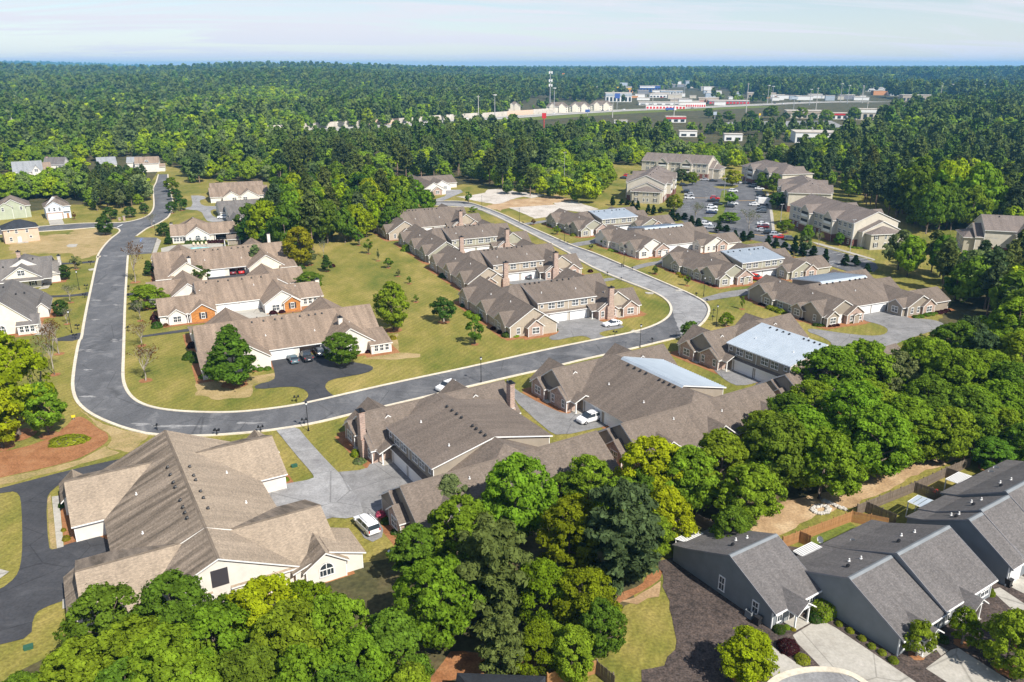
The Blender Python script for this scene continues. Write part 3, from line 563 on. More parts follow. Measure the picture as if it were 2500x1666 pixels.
    def garage(s, x, y, face='S', w=4.7, h=2.2, open_=False):
        x, face = s._f(x, face)
        def mk():
            m = MB()
            for i in range(4):
                z0 = h*i/4+.015; z1 = h*(i+1)/4-.015; m.box(-w/2,w/2,-.05,0,z0,z1)
                for k in range(8): a = -w/2+w*k/8+.08; m.box(a, a+w/8-.16, -.065, 0, z0+.09, z1-.09)
            return m.mesh('garage_door', [M['door']])
        def fr():
            m = MB(); m.box(-w/2-.14,-w/2,-.09,0,0,h+.14); m.box(w/2,w/2+.14,-.09,0,0,h+.14); m.box(-w/2,w/2,-.09,0,h,h+.14); return m.mesh('garage_frame', [M['white']])
        o = s.part('garage_frame', cached(('gf', w, h), fr), (x, y, 0), FACE[face])
        if not open_: ob('garage_door', cached(('gd', w, h), mk), o)
        return o
    def door(s, x, y, face='S', col='dark'):
        x, face = s._f(x, face)
        def mk():
            m = MB(); m.box(-.55,-.45,-.09,0,0,2.15,1); m.box(.45,.55,-.09,0,0,2.15,1); m.box(-.45,.45,-.09,0,2.05,2.15,1); m.box(-.45,.45,-.05,0,.02,2.05,0); m.box(-.3,.3,-.06,0,.3,.9,0); m.box(-.3,.3,-.06,0,1.1,1.9,0); return m.mesh('door', [M[col], M['white']])
        return s.part('door', cached(('door', col), mk), (x, y, 0), FACE[face])
    def chimney(s, x, y, top, wx=1.3, wy=.9, m='brick', flue=True, base=0.0):
        x = s.mx*x; b = MB(); b.box(-wx/2,wx/2,-wy/2,wy/2,base,top-.3); b.box(-wx/2-.08,wx/2+.08,-wy/2-.08,wy/2+.08,top-.3,top-.12)
        if wx > 1.2 and base == 0: b.box(-wx/2-.35,wx/2+.35,-wy/2-.003,wy/2-.003,0,top*.42)
        o = s.part('chimney', b.mesh('chimney', [M[m]]), (x, y, 0)); c = MB(); c.box(-wx/2-.12,wx/2+.12,-wy/2-.12,wy/2+.12,top-.12,top); c.box(-.18,.18,-.18,.18,top,top+.35)
        ob('chimney_cap', c.mesh('chimney_cap', [M['dark']]), o); return o
    def vents(s, L, kind='vent'):
        """(x,y,z, slope angle, rz)"""
        def v():
            m = MB(); m.tube([(0,-.16,.02),(0,-.05,.17),(0,.16,.20)], [.2,.22,.2], 6); return m.mesh('roof_vent', [M['dark']])
        def p():
            m = MB(); m.tube([(0,0,-.1),(0,0,.38)], .09, 7); m.tube([(0,0,.0),(0,0,.08)], .17, 7); return m.mesh('vent_pipe', [M['white']])
        for x, y, z, k in L: s.part('roof_vent' if k=='v' else 'vent_pipe', cached('vent' if k=='v' else 'pipe', v if k=='v' else p), (s.mx*x, y, z))
    def column(s, x, y, z1, w=.2):
        x = s.mx*x; m = MB(); m.box(-w/2,w/2,-w/2,w/2,0,z1); m.box(-w*.8,w*.8,-w*.8,w*.8,0,.15); m.box(-w*.8,w*.8,-w*.8,w*.8,z1-.15,z1); return s.part('column', m.mesh('column', [M['white']]), (x, y, 0))
    def downspout(s, x, y, z0, z1):
        m = MB(); m.box(-.05,.05,-.09,0,z0,z1); s.part('downspout', m.mesh('downspout', [M['white']]), (s.mx*x, y, 0))
    def slab(s, x0, x1, y0, y1, z, m='concrete', name='porch_floor'):
        b = MB(); a, c = sorted((s.mx*x0, s.mx*x1)); b.box(a, c, y0, y1, 0, z); s.part(name, b.mesh(name, [M[m]]))
    def beds(s, m='straw', w=1.5):
        a = s.root.rotation_euler.z; R_ = Matrix.Rotation(a, 2); o = Vector(s.root.location[:2])
        for i, q in enumerate(s.foot):
            xs = [p[0] for p in q]; ys = [p[1] for p in q]; P = [(min(xs)-w,min(ys)-w),(max(xs)+w,min(ys)-w),(max(xs)+w,max(ys)+w),(min(xs)-w,max(ys)+w)]
            BEDS[m].append([o+R_@Vector(p) for p in P])
BEDS = {'straw': [], 'mulch': []}
def W2(h, x, y):
    a = h.root.rotation_euler.z; return Vector(h.root.location[:2])+Matrix.Rotation(a, 2)@Vector((h.mx*x, y))
def anchor(p, ang, local, mx=1):
    return Vector(p)-Matrix.Rotation(math.radians(ang), 2)@Vector((mx*local[0], local[1]))
# ---------------------------------------------------------------- newer villas: two long wings and a taller garage block between them
def villa_a(label, p, ang, mx=1, front='shingle', back=None, wall='beige', chim=(), lwchim=False, roof='roof_brown', dark=None):
    h = House(label, 'house', anchor(p, ang, (-12, -15.5), mx), ang, roof, wall, mx=mx); up = wall
    h.block('x', 1.5, -18.1, 18.2, 10.4, 2.8, 7.8, 'hh', run=(7.8, 6.2))
    for sgn, kind in ((-1, front), (1, back)):
        if not kind: continue
        rf = 'metalroof' if kind == 'metal' else roof; hw = (10.1, .3) if sgn < 0 else (.3, 10.1); ev = (5.5, 7.7) if sgn < 0 else (7.7, 5.5)
        h.block('x', 1.5, -7.4, 8.6, hw, ev, 7.87 if kind == 'shingle' else 8.0, 'gg', roof=rf, wall=up, oh=.4, oe=.35)
        yw = 1.5+sgn*10.1; fc = 'S' if sgn < 0 else 'N'
        if kind == 'metal': seams(h, -7.7, 8.9, 1.5+sgn*10.5, 1.5+sgn*.2, 5.405, 8.02)
        if sgn < 0 or lwchim:
            pass
        h.wins('d', (-3.7, -1.2, 2.9, 5.4), yw, 3.55, fc); h.win('m', -6.4, yw, 4.0, fc); h.win('m', 7.8, yw, 4.0, fc)
        for i in (-1.9, 3.8): h.garage(i, 1.5+sgn*10.42, fc)
        h.downspout(.95, yw-sgn*0+sgn*.0, 3, 5.2); h.downspout(.95, 1.5+sgn*10.4, 0, 2.7)
    if not front:
        for i in (-1.9, 3.8): h.garage(i, -8.92, 'S')
    # long wing
    h.block('y', -12, -15.5, 17, 6, 2.9, 6.7, 'gg', bb='0')
    h.block('y', -9.55, -16.2, -9, 3.4, 2.75, 5.0, 'gn', bb='0'); h.block('y', -12, -16.8, -11, 1.9, 2.7, 4.15, 'gn', wall='brick')
    for c in (-10.6, .6, 13.2):
        h.block('x', c, -18.45, -12, 3.1, 2.75, 5.1, 'gn'); h.win('d', -18.45, c+.5, .75, 'W')
    for c in (-5.2, 5.8, 9): h.win('s', -18.0, c, .75, 'W')
    h.wins('s', (-15.9, -8.2, -6.6), -15.5, .7); h.win('d', -12, -16.8, .7, 'S')
    # shorter wing
    h.block('y', 13.4, -11.3, 15.5, 5.4, 2.85, 6.75, 'gg', bb='0'); h.block('x', -7.4, 12, 20.2, 4.1, 2.8, 6.0, 'gg'); h.block('x', 9.0, 12, 20.2, 4.1, 2.8, 6.0, 'gg')
    h.block('y', 16.9, -12.3, -7, 2.1, 2.7, 4.2, 'gn', wall='brick'); h.win('d', 16.9, -12.3, .7, 'S')
    h.block('y', 10.5, -12.0, -8, 2.6, 2.7, 4.4, 'gn', wall='brick'); h.wins('s', (8.9, 12.2), -12.0, .7)
    h.block('x', -9.0, 6.4, 9, 2.0, 2.6, 3.5, 'gn', walls=False); h.column(6.7, -10.7, 2.5); h.column(6.7, -8.95, 2.5); h.door(8.0, -8.55 if False else -10.02, 'S') if False else None
    h.slab(6.3, 8.2, -11.0, -8.9, .12); h.win('s', 7.95, -9.6, .7, 'W') if False else None
    h.slab(13.2, 15, -12.6, -11.2, .12)
    if 'r' in chim: h.chimney(10.9, -12.35, 8.3)
    if 'l' in chim: h.chimney(-7.2, -16.7, 8.0)
    if 'k' in chim: h.chimney(9.2, 14.6, 8.0)
    V = []
    for x in (-6.5,-5.2,-3.8,-2.6,1,2.6,4.2,6): V.append((x, .6, 7.87-.22*.9+.02 if front else 7.8-.48*.9, 'v'))
    for x in (-4.5, 5.2): V.append((x, -4.5, 7.87-.235*6+.05 if front else 7.8-.48*6, 'p'))
    V += [(-13.6, -6, 6.7-.63*1.6, 'p'), (-14.5, 4, 6.7-.63*2.5, 'p'), (13.9, -3, 6.35-.7*.9, 'p')]
    h.vents(V); h.beds(); return h
def seams(h, x0, x1, y0, y1, z0, z1):
    """standing seams: real ribs on the metal roof, each a part sharing one mesh"""
    L = math.hypot(y1-y0, z1-z0); ang = math.atan2(z1-z0, abs(y1-y0))
    def mk():
        m = MB(); m.box(-.035,.035,0,L,0,.075); return m.mesh('roof_seam', [M['metalroof']])
    me = cached(('seam', round(L,1)), mk)
    n = int((x1-x0)/.62); base = Vector((0, y0, z0)); flip = y1 < y0
    for i in range(n+1):
        o = h.part('roof_seam', me, (h.mx*(x0+(x1-x0)*i/n), y0, z0)); o.rotation_euler = (ang, 0, math.pi if flip else 0)
def villa_b(label, p, ang, front=None, back='metal', wall='taupe', roof='roof_brown'):
    h = House(label, 'house', anchor(p, ang, (-9, -14.2)), ang, roof, wall)
    h.block('x', -1, -14.7, 19.6, 10, 2.8, 6.65, 'hh', run=(6.9, 6.2))
    for sgn, kind in ((-1, front), (1, back)):
        if not kind: continue
        h.block('x', -1, -3.6, 11.8, (10.1,.3) if sgn < 0 else (.3,10.1), (5.3,6.7) if sgn < 0 else (6.7,5.3), 6.85, 'gg', roof='metalroof', oh=.4, oe=.35)
        seams(h, -3.9, 12.1, -1+sgn*10.5, -1+sgn*.2, 5.26, 6.87)
        if sgn < 0:
            h.wins('d', (-1.2, 1.3, 6.0, 8.5), -11.1, 3.35); h.win('m', 10.9, -11.1, 3.8, 'S')
            h.downspout(3.8, -11.1, 0, 5.1); h.block('x', -11.1, -3.2, 10.4, (.7,.02), (2.6,2.9), 2.95, 'nn', walls=False, oh=.05, th=.16)
    for i in (1.4, 6.9): h.garage(i, -11.1 if front else -11.02, 'S', 4.9)
    h.block('y', -9, -14.2, 13.3, 5.8, 2.8, 6.0, 'gg', bb='0')
    for c, n in ((-10, -6.2), (8.6, 4.7)):
        h.block('x', c, -15.3, -9, 3.8, 2.75, 5.3, 'gn'); h.block('x', n, -15.9, -10, 1.9, 2.7, 4.0, 'gn'); h.win('d', -15.9, n, .75, 'W'); h.win('s', -15.3, c-1.6, .75, 'W')
    h.wins('d', (-3, 1), -14.8, .7, 'W')
    h.block('y', -13.0, -15.2, -10, 1.8, 2.7, 4.0, 'gn'); h.win('d', -13.0, -15.2, .7, 'S'); h.block('y', -5.8, -15.4, -10, 2.7, 2.7, 4.55, 'gn', wall='brick'); h.wins('s', (-7.2, -4.2), -15.4, .7)
    h.block('y', -5.7, -15.75, -15, .85, 2.35, 2.6, 'gn', wall=wall, oh=.2); h.door(-9.7, -14.2, 'S', 'white')
    h.block('y', 14.7, -17.2, 12.5, 4.6, 2.8, 5.2, 'gg', bb='0'); h.block('y', 17.0, -17.8, -10, 2.1, 2.7, 4.2, 'gn', wall='brick'); h.win('d', 17.0, -17.8, .7, 'S'); h.wins('s', (11.6, 13.8), -17.2, .7)
    h.block('x', -14.3, 8.9, 14, 2.2, 2.7, 4.2, 'gn'); h.win('d', 8.9, -14.3, .7, 'W')
    h.block('x', -12.6, 15, 25.3, 4.2, 2.8, 5.15, 'gg'); h.block('x', -.8, 14, 21.6, 4.1, 2.75, 5.4, 'gg'); h.block('x', 9.5, 15, 23.5, 4.0, 2.75, 5.1, 'gg')
    V = [(x, -2.0 if not front else -3, 6.65-.385*1.0 if not front else 6.87-.16*2, 'v') for x in (-5, -2.5, -.5, 2, 5.5, 7.5, 9, 11)]
    V += [(-10.2, -5, 6.0-.55*1.2, 'p'), (-10, 7, 5.5, 'p'), (3.5, -6, 6.65-.385*5 if not front else 6.87-.155*5, 'p')]
    h.vents(V); h.beds(); return h
AN = 24.5; AS = -58.5
GV = 'attached villas around the street'
H_ = {}
H_['B1'] = villa_a('taupe villa inside the far bend with one tall brick chimney and a white sedan', g('P1',935,490,7.2)+Vector((0,0)), AN, chim='r', wall='beige')
H_['B2'] = villa_a('villa with two brick chimneys and cream upper windows, second of its row behind the bend', g(5,1085,412,7.2), AN, chim='rl', wall='beige')
H_['B3'] = villa_a('villa with sage green siding and two chimneys, third of its row back from the bend', g(5,800,237,7.2), AN, chim='rl', wall='sage')
H_['B4'] = villa_a('one storey brown roofed villa at the wood end of the row, no upper windows', g(2,520,1070,7.2), AN, front=None, wall='beige', chim='r')
H_['B8'] = villa_b('brown roofed villa with plain front roof and wide grey turning drive at right', g('S5',1140,490,6.0), AN, None, 'metal', 'taupe')
H_['B9'] = villa_b('villa with pale metal roof over its garages and a red car outside', g('S4',1145,505,6.0), AN, 'metal', None, 'sage')
H_['B10'] = villa_b('brown roofed villa with pink azaleas in front, between two metal roofed villas', g('Q3',530,1030,6), AN, None, 'metal', 'offwhite')
H_['B11'] = villa_b('far metal roofed villa beside the old concrete slabs', g(2,1800,1070,6), AN, 'metal', None, 'sage')
H_['B5'] = villa_a('large brown roofed villa behind the front trees with two brick chimneys', g(8,425,790,6.7), AS, -1, 'shingle', 'shingle', 'taupe', chim='rk')
H_['B6'] = villa_a('villa with a white minivan in its court and a metal roof on the far slope', g(8,1690,432,6.7), AS, -1, None, 'metal', 'taupe')
H_['B7'] = villa_a('dark sided villa whose ribbed metal roof faces the camera', g('P3',1470,800,6.7), AS, -1, 'metal', None, 'taupe')
# ---------------------------------------------------------------- older villas
def villa_old(label, o, ang, roof='roof_tan', wall='cream', wing=(5.1, 6.25), fr='both', lean=True, arch=True, openg=None, chim=(), gables=True, doors=True, ends=True):
    h = House(label, 'house', o, ang, roof, wall)
    h.block('x', 0, *((-11.2, 11.2) if wing[0] < 6 else (-12.2, 12.2)), 10, 2.75, 7.0, 'nn', walls=openg is None)
    if openg is not None:                                        # one garage stands open: a real recess behind it
        m = MB(); m.box(-6.4,6.4,-3.6,9.98,0,2.6); m.box(-6.4,6.4,-3.6,9.0,2.6,3.0); m.box(-6.4,.55,-10,-3.6,0,2.6); m.box(.55,6.4,-9.98,-9.8,2.2,2.6); m.box(5.4,6.4,-9.97,-3.6,0,2.2); h.part('wall', m.mesh('wall', [M[wall]]))
    h.block('x', 0, -19.4, 19.4, *((7.4, 2.9, 6.95) if wing[0] < 6 else (8.9, 2.85, 6.97)), 'gg')
    for sx in (-1, 1):
        for sy in (-1, 1):
            a, b = (-14, -1) if sy < 0 else (1, 14)
            h.block('y', sx*(11.2 if wing[0] < 6 else 12.0), a, b, wing[0], 2.8, wing[1], 'gn' if sy < 0 else 'ng')
            if lean:
                x0, x1 = sorted((sx*15.2, sx*19.7)); hw = (7.4, 1.0) if sy < 0 else (1.0, 7.4); ev = (2.3, 3.3) if sy < 0 else (3.3, 2.3)
                h.block('x', sy*8.2, x0, x1, hw, ev, 3.7, 'gg', oh=.25)
        if arch:
            h.win('a', sx*11.2, -14, .5, 'S')
            if lean: h.wins('s', (sx*16.3, sx*17.5, sx*18.7), -15.6, .6)
    if doors:
        for i, x in enumerate((-3, 3)): h.garage(x, -10, 'S', 4.6, 2.15, open_=(openg == i))
    V = [(x, -1.4, 6.99-.425*1.4, 'v') for x in (-7.5,-5,-2.5,-1,3,5,6.5,8)]+[(x, 1.3, 6.99-.425*1.3, 'v') for x in (-6,-3,-1.5,2,4,7)]
    V += [(-5.5, -6, 7-.425*6, 'p'), (5, -6.5, 7-.425*6.5, 'p'), (-5.5, 6, 7-.425*6, 'p'), (4, 6.5, 7-.425*6.5, 'p'), (13, -6, 4.8, 'p'), (-13, 5.5, 4.9, 'p')]
    h.vents(V); h.beds()
    for x, y, t in chim: h.chimney(x, y, t, .9, .9, 'offwhite', base=2.5)
    return h
r26 = lambda x, y: Matrix.Rotation(math.radians(25.7), 2)@Vector((x, y))
pA2 = g('P4',1370,1530,2.8); pA3 = g('P4',765,1018,2.8); pA4 = g('P4',665,630,2.8)
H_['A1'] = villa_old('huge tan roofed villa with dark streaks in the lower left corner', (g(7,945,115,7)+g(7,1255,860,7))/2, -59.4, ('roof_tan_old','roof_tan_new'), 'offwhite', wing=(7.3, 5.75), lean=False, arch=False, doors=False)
h = H_['A1']
for sy in (-1, 1): h.block('x', sy*13.2, -19.0, -13, 1.6 if sy<0 else 1.8, 2.5, 4.0, 'gn')
h.block('x', 12.0, 13.5, 20.6, 2.5, 2.6, 4.3, 'ng', wall='offwhite'); h.win('a', 20.6, 12.0, .9, 'E'); h.block('x', 12.6, 14, 20.1, 4.2, 2.5, 4.0, 'ng')
m_ = MB(); m_.box(19.4,19.47,-1.0,.9,3.2,5.4); h.part('gable_louvre', m_.mesh('gable_louvre', [M['shutter']])); h.block('x', -14.2, 6.5, 14, 1.2, 2.2, 3.0, 'gg')
H_['A2'] = villa_old('tan roofed villa behind the big round tree, three cars on its black drive', pA2+r26(5.6, 10), 25.7, openg=1, wall='offwhite', chim=[(10.5,-8,7.2)])
H_['A4'] = villa_old('tan roofed villa with an open garage showing red cars', pA4+r26(5.6, 10), 25.7, openg=1, chim=[(-10.3,-13,7.4),(16,9,8.2)])
h = House('tan roofed villa with two orange brick gables', 'house', pA3+r26(0, 0), 25.7, 'roof_tan', 'peach'); H_['A3'] = h
h.wall = 'offwhite'
h.block('x', 9.6, -4, 17, 9.5, 2.75, 6.7, 'nn'); h.block('x', 1.0, -13.4, -.3, (5.8,6), 2.7, 5.4, 'gn'); h.block('y', -9.6, -5.3, 0, 1.9, 2.6, 3.95, 'gn'); h.block('y', -3.6, -5.5, 0, 2.9, 2.65, 4.6, 'gn', wall='orange')
h.win('d', -9.6, -5.3, .6, 'S'); h.win('s', -3.6, -5.5, .8, 'S', True); h.column(-7.2, -5.0, 2.5); h.column(-6.7, -5.0, 2.5); h.door(-7.9 if False else -7.0, -4.82, 'S')
h.block('y', 15.8, -5.6, 10, 4.5, 2.8, 5.75, 'gn'); h.block('y', 18.1, -6.1, 0, 2.1, 2.65, 4.1, 'gn', wall='orange'); h.win('s', 18.1, -6.1, .8, 'S', True); h.win('d', 14.0, -5.6, .6, 'S')
h.block('x', 2.6, 16, 26.6, (5.6,5.0), 2.6, 5.1, 'ng'); h.wins('s', (22, 23.3, 24.6), -3.0, .6); h.chimney(26.6, 2.6, 5.6, 1.0, 1.0, 'offwhite')
h.block('y', -5.4, 10.5, 26, 4.7, 2.8, 6.2, 'gg'); h.block('x', 19, -15, -5, 6, 2.7, 5.5, 'gn'); h.block('y', 15.9, 11.0, 26, 4.8, 2.8, 5.9, 'gg'); h.block('x', 19.5, 16, 25.5, 6, 2.7, 5.5, 'ng')
h.block('y', -3.0, 6, 12, 2.6, 2.7, 5.3, 'gg')
for x in (3.0, 8.4): h.garage(x, .12, 'S', 4.7, 2.2)
h.downspout(5.7, .1, 0, 2.7)
h.vents([(x, 8.4, 6.2, 'v') for x in (-1, 2, 4.5, 8, 10.5, 13)]+[(10.5, 5.5, 4.98, 'p'), (20.5, 1.5, 4.5, 'p')]); h.beds()
# clubhouse
h = House('clubhouse with an arched window behind the swimming pool', 'clubhouse', g('P4',265,262,3), 20.5, 'roof_tan', 'offwhite', name='clubhouse'); H_['CL'] = h
h.block('x', 6.5, 0, 23, (5.6,6.5), 2.95, 5.9, 'gn', walls=False); m_ = MB(); m_.box(.3,14.2,.9,12.5,0,2.85); m_.box(14.2,23,5.5,12.5,0,2.85); h.part('wall', m_.mesh('wall', [M['offwhite']]))
h.block('y', 8.8, -.4, 8, 4.0, 2.95, 5.7, 'gn'); h.block('y', 7.5, 6, 19, 7, 2.9, 7.2, 'hh'); h.win('a', 8.8, -.4, .9, 'S'); h.wins('s', (6.2, 11.3), -.4, .7); h.wins('d', (1.6, 3.6), .9, .7)
m_ = MB(); m_.box(14.3,22.8,5.4,5.49,.3,2.5); h.part('porch_shade', m_.mesh('porch_shade', [M['black']]))  # black sheet on the back wall stands in for the porch shade
for x in (14.6, 18.8, 22.7): h.column(x, 1.2, 2.85, .3)
h.slab(14, 23, .9, 5.4, .1); h.chimney(0.2, 7.5, 6.3, .9, 1.4, 'offwhite')
h = House('small grey roofed pool house right of the pool', 'pool house', g('P4',910,365), 20.5, 'roof_brown', 'greyside', name='pool_house')
h.wall = 'taupe'; h.block('x', 1.5, 0, 4.2, 1.7, 2.4, 3.5, 'gg', wall='taupe')
# left grey villas
h = House('grey roofed villa with a broad white gable left of the street', 'house', g('Q1',660,615,3), 25, 'roof_grey', 'offwhite', trim='white'); H_['L1'] = h
h.block('x', 9.5, -16, 2, 9.2, 2.95, 7.2, 'gg', walls=False); m_ = MB(); m_.box(-15.9,-1.0,1.6,18,0,2.8); h.part('wall', m_.mesh('wall', [M['offwhite']])); h.block('y', -5.3, .9, 10, 5.0, 3.15, 6.5, 'gn', base=2.4, wall='cream')
h.block('x', .9, -12, -.2, (1.2,.3), (2.7,3.0), 3.2, 'gg', walls=False, oh=.2); h.block('x', 10.4, -3, 3.6, 4.3, 2.8, 5.5, 'ng'); h.win('d', -5.3, .9, 3.9, 'S'); h.win('s', 1.8, 6.1, .8, 'S', True); h.win('d', -7.3, 1.6, .7, 'S', True); h.win('s', -2.9, 1.6, .7, 'S', True)
h.block('y', -5, 6, 22, 8, 2.9, 7.6, 'nh'); h.chimney(-6.5, 13, 8.6, 1.0, .9, 'brick', base=5); h.chimney(3.9, 10.2, 7.0, .8, 1.2, 'rock'); h.vents([(-2.6, 8.5, 6.8, 'v'), (-10, 6, 5.6, 'v'), (-6, 9, 7, 'v')]); h.beds()
h = House('grey roofed villa left of the street partly behind the lime green tree', 'house', g('Q1',330,1335,2.6), 25, 'roof_grey', 'offwhite'); H_['L2'] = h
h.block('y', -3.5, 2, 31, (9, 5.4), 2.9, 8.0, 'gh', wall='cream'); h.block('x', 5.2, -1, 3.2, (5.0,1), (2.4,3.3), 3.6, 'gg', oh=.25); h.wins('s', (-.2, .9, 2.0), .2, .6); h.win('a', -4.5, 2, .5, 'S'); h.block('y', 3.2, 14, 25, (1.4,1.2), (2.7,2.6), 3.9, 'gg', roof='roof_grey')
h.vents([(-1.8, 14, 6.6, 'v'), (-.6, 19, 5.5, 'v'), (-5, 20, 7.2, 'v')]); h.beds()
# far villas of the old part
def simple(label, o, ang, roof, wall, blocks, wins=(), name='house', cat='house', garages=(), trim='white', chim=(), doors=()):
    h = House(label, cat, o, ang, roof, wall, trim=trim, name=name)
    for b in blocks:
        kw = b[-1] if isinstance(b[-1], dict) else {}; h.block(*(b[:-1] if kw else b), **kw)
    for w in wins: h.win(*w)
    for w in garages: h.garage(*w)
    for w in chim: h.chimney(*w)
    for w in doors: h.door(*w)
    return h
simple('tan roofed villa with two small white gables beside the upper street', g('S3',970,460,2.8), 22, 'roof_tan', 'offwhite',
  [('x',10,-12.5,13.5,9,2.8,5.9,'gg'),('x',27,-11.5,13,9,2.8,5.8,'gg'),('y',-3.3,-.6,8,3.9,2.7,5.1,'gn'),('y',4.3,-.6,8,4.3,2.7,5.3,'gn')], [('d',-2.2,-.6,.8,'S'),('d',2.6,-.6,.8,'S')])
simple('grey roofed villa by the side drive with a white pickup outside', g('S3',790,945,2.8), 25, 'roof_grey', 'offwhite',
  [('y',3,-.6,12,2.9,2.6,4.5,'gn'),('x',19,1.0,22,13,2.8,6.2,'gg'),('x',33,-1,20,9,2.8,5.8,'gg')], [], doors=[(3.4,-.6,'S')])
simple('tan roof showing among the trees of the wood', g('S3',1890,260,2.8), 18, 'roof_brown', 'offwhite', [('x',8,0,16,8,2.8,5.5,'gg')])
h = simple('villa with white gables at the far end of the row by the wood', g(2,720,905), 26, 'roof_brown', 'offwhite',
  [('y',0,0,34,6,2.9,6.2,'gg'),('x',27,-6,20,7,2.8,5.8,'gg'),('y',9,12,24,4.5,2.8,5.2,'gg'),('y',1.5,-.8,6,2.5,2.6,4.2,'gn',{'wall':'brick'})], [('d',10.5,12,.7,'S'),('d',1.5,-.8,.7,'S'),('s',-3,0,.7,'S')])
# subdivision on the left
h = simple('peach two storey house with a dark roof and back door steps', g('Q2',70,1210), 36, 'roof_navy', 'peach', [('x',4.5,0,10.9,4.5,5.3,7.6,'hh')],
  [('m',1.6,0,4.0,'S'),('s',4.0,0,3.4,'S'),('s',7.3,0,3.4,'S'),('s',2.0,0,.7,'S'),('m',8.2,0,1.4,'S')], name='two_storey_house', doors=[(4.6,0,'S','white')])
m_ = MB(); m_.box(3.6,7.0,-1.8,-.02,0,.25); h.part('back_step', m_.mesh('back_step', [M['concrete']]))
h = simple('pale blue and white two storey house with double garage', g('Q2',590,905), 33, 'roof_brown', 'blue', [('x',5.5,0,9.0,5.5,5.4,8.7,'hh'),('y',3.2,-.7,5,3.1,5.3,7.3,'gn',{'wall':'blue'})],
  [('s',1.3,-.7,3.3,'S'),('s',3.2,-.7,3.3,'S'),('s',5.1,-.7,3.3,'S')], garages=[(3.1,-.75,'S',4.8,2.2)], name='two_storey_house', doors=[(7.8,0,'S','fence_new')])
m_ = MB(); m_.box(.1,6.2,-.74,-.7,0,2.9); h.part('brick_front', m_.mesh('brick_front', [M['brick']])); m_ = MB(); m_.box(6.5,8.8,-.75,-.02,3.0,3.2); m_.box(6.5,6.6,-.74,-.64,3.2,4.1); m_.box(8.7,8.8,-.74,-.64,3.2,4.1); m_.box(6.6,8.7,-.74,-.68,4.0,4.1); h.part('balcony', m_.mesh('balcony', [M['white']]))
h = simple('pale green two storey house behind the peach house', g('Q2',-20,905), 33, 'roof_brown', 'green', [('x',6,0,12,6,5.3,9.0,'hh'),('y',5.6,-.8,6,4.6,5.2,8.0,'gn'),('y',3.0,-1.3,4,2.6,5.2,6.9,'gn')], [('s',2.2,-1.3,3.4,'S'),('s',4.9,-.8,3.4,'S'),('s',8.8,-.8,3.4,'S')], name='two_storey_house')
def far_house(label, p, ang, roof, wall, w, d, e, r, extra=(), wins=(), chim=()):
    return simple(label, p, ang, roof, wall, [('x',d/2,0,w,d/2,e,r,'gg')]+list(extra), wins, name='two_storey_house', chim=chim)
far_house('white house with a tan roof and blue dormers at the end of the upper street', g('Q2',1700,315), 18, 'roof_tan', 'offwhite', 13, 9, 5.4, 8.6, [('y',2.5,-2,5,3,3.0,5.4,'gn'),('y',6.5,.5,5,1.6,5.6,7.3,'gn',{'base':4.5}),('x',4,13,16,3,3,4.5,'ng')], [('d',6.5,.5,5.4,'S'),('s',2.5,-2,3.4,'S'),('s',13,3,3.6,'E')])
far_house('pale roofed house left of the white house among trees', g('Q2',1600,300), 18, 'roof_pale', 'offwhite', 8, 9, 5.4, 8)
far_house('white house with pale grey roof and arched dormers at the far left', g('Q2',190,440), 30, 'roof_pale', 'offwhite', 14, 12, 5.6, 10.5, [('y',11,-1,6,2,6,8.6,'gn'),('y',4,-6,3,5,3.2,6.5,'gn')], [('d',11,-1,5.2,'S'),('s',11,-1,1,'S')])
far_house('tan roofed house next to the arched dormer house', g('Q2',430,410), 30, 'roof_tan', 'cream', 9, 9, 5, 9)
far_house('white house with dark roof and porch behind the tan roof', g('Q2',560,330), 10, 'roof_slate', 'offwhite', 11, 10, 5.4, 9, (), [('d',9,0,3,'S')], [(1,5,9.6,1,1,'brick')])
far_house('pale grey roof of a house nearly hidden by trees', g('Q2',1240,330), 30, 'roof_pale', 'offwhite', 10, 9, 5.4, 9)
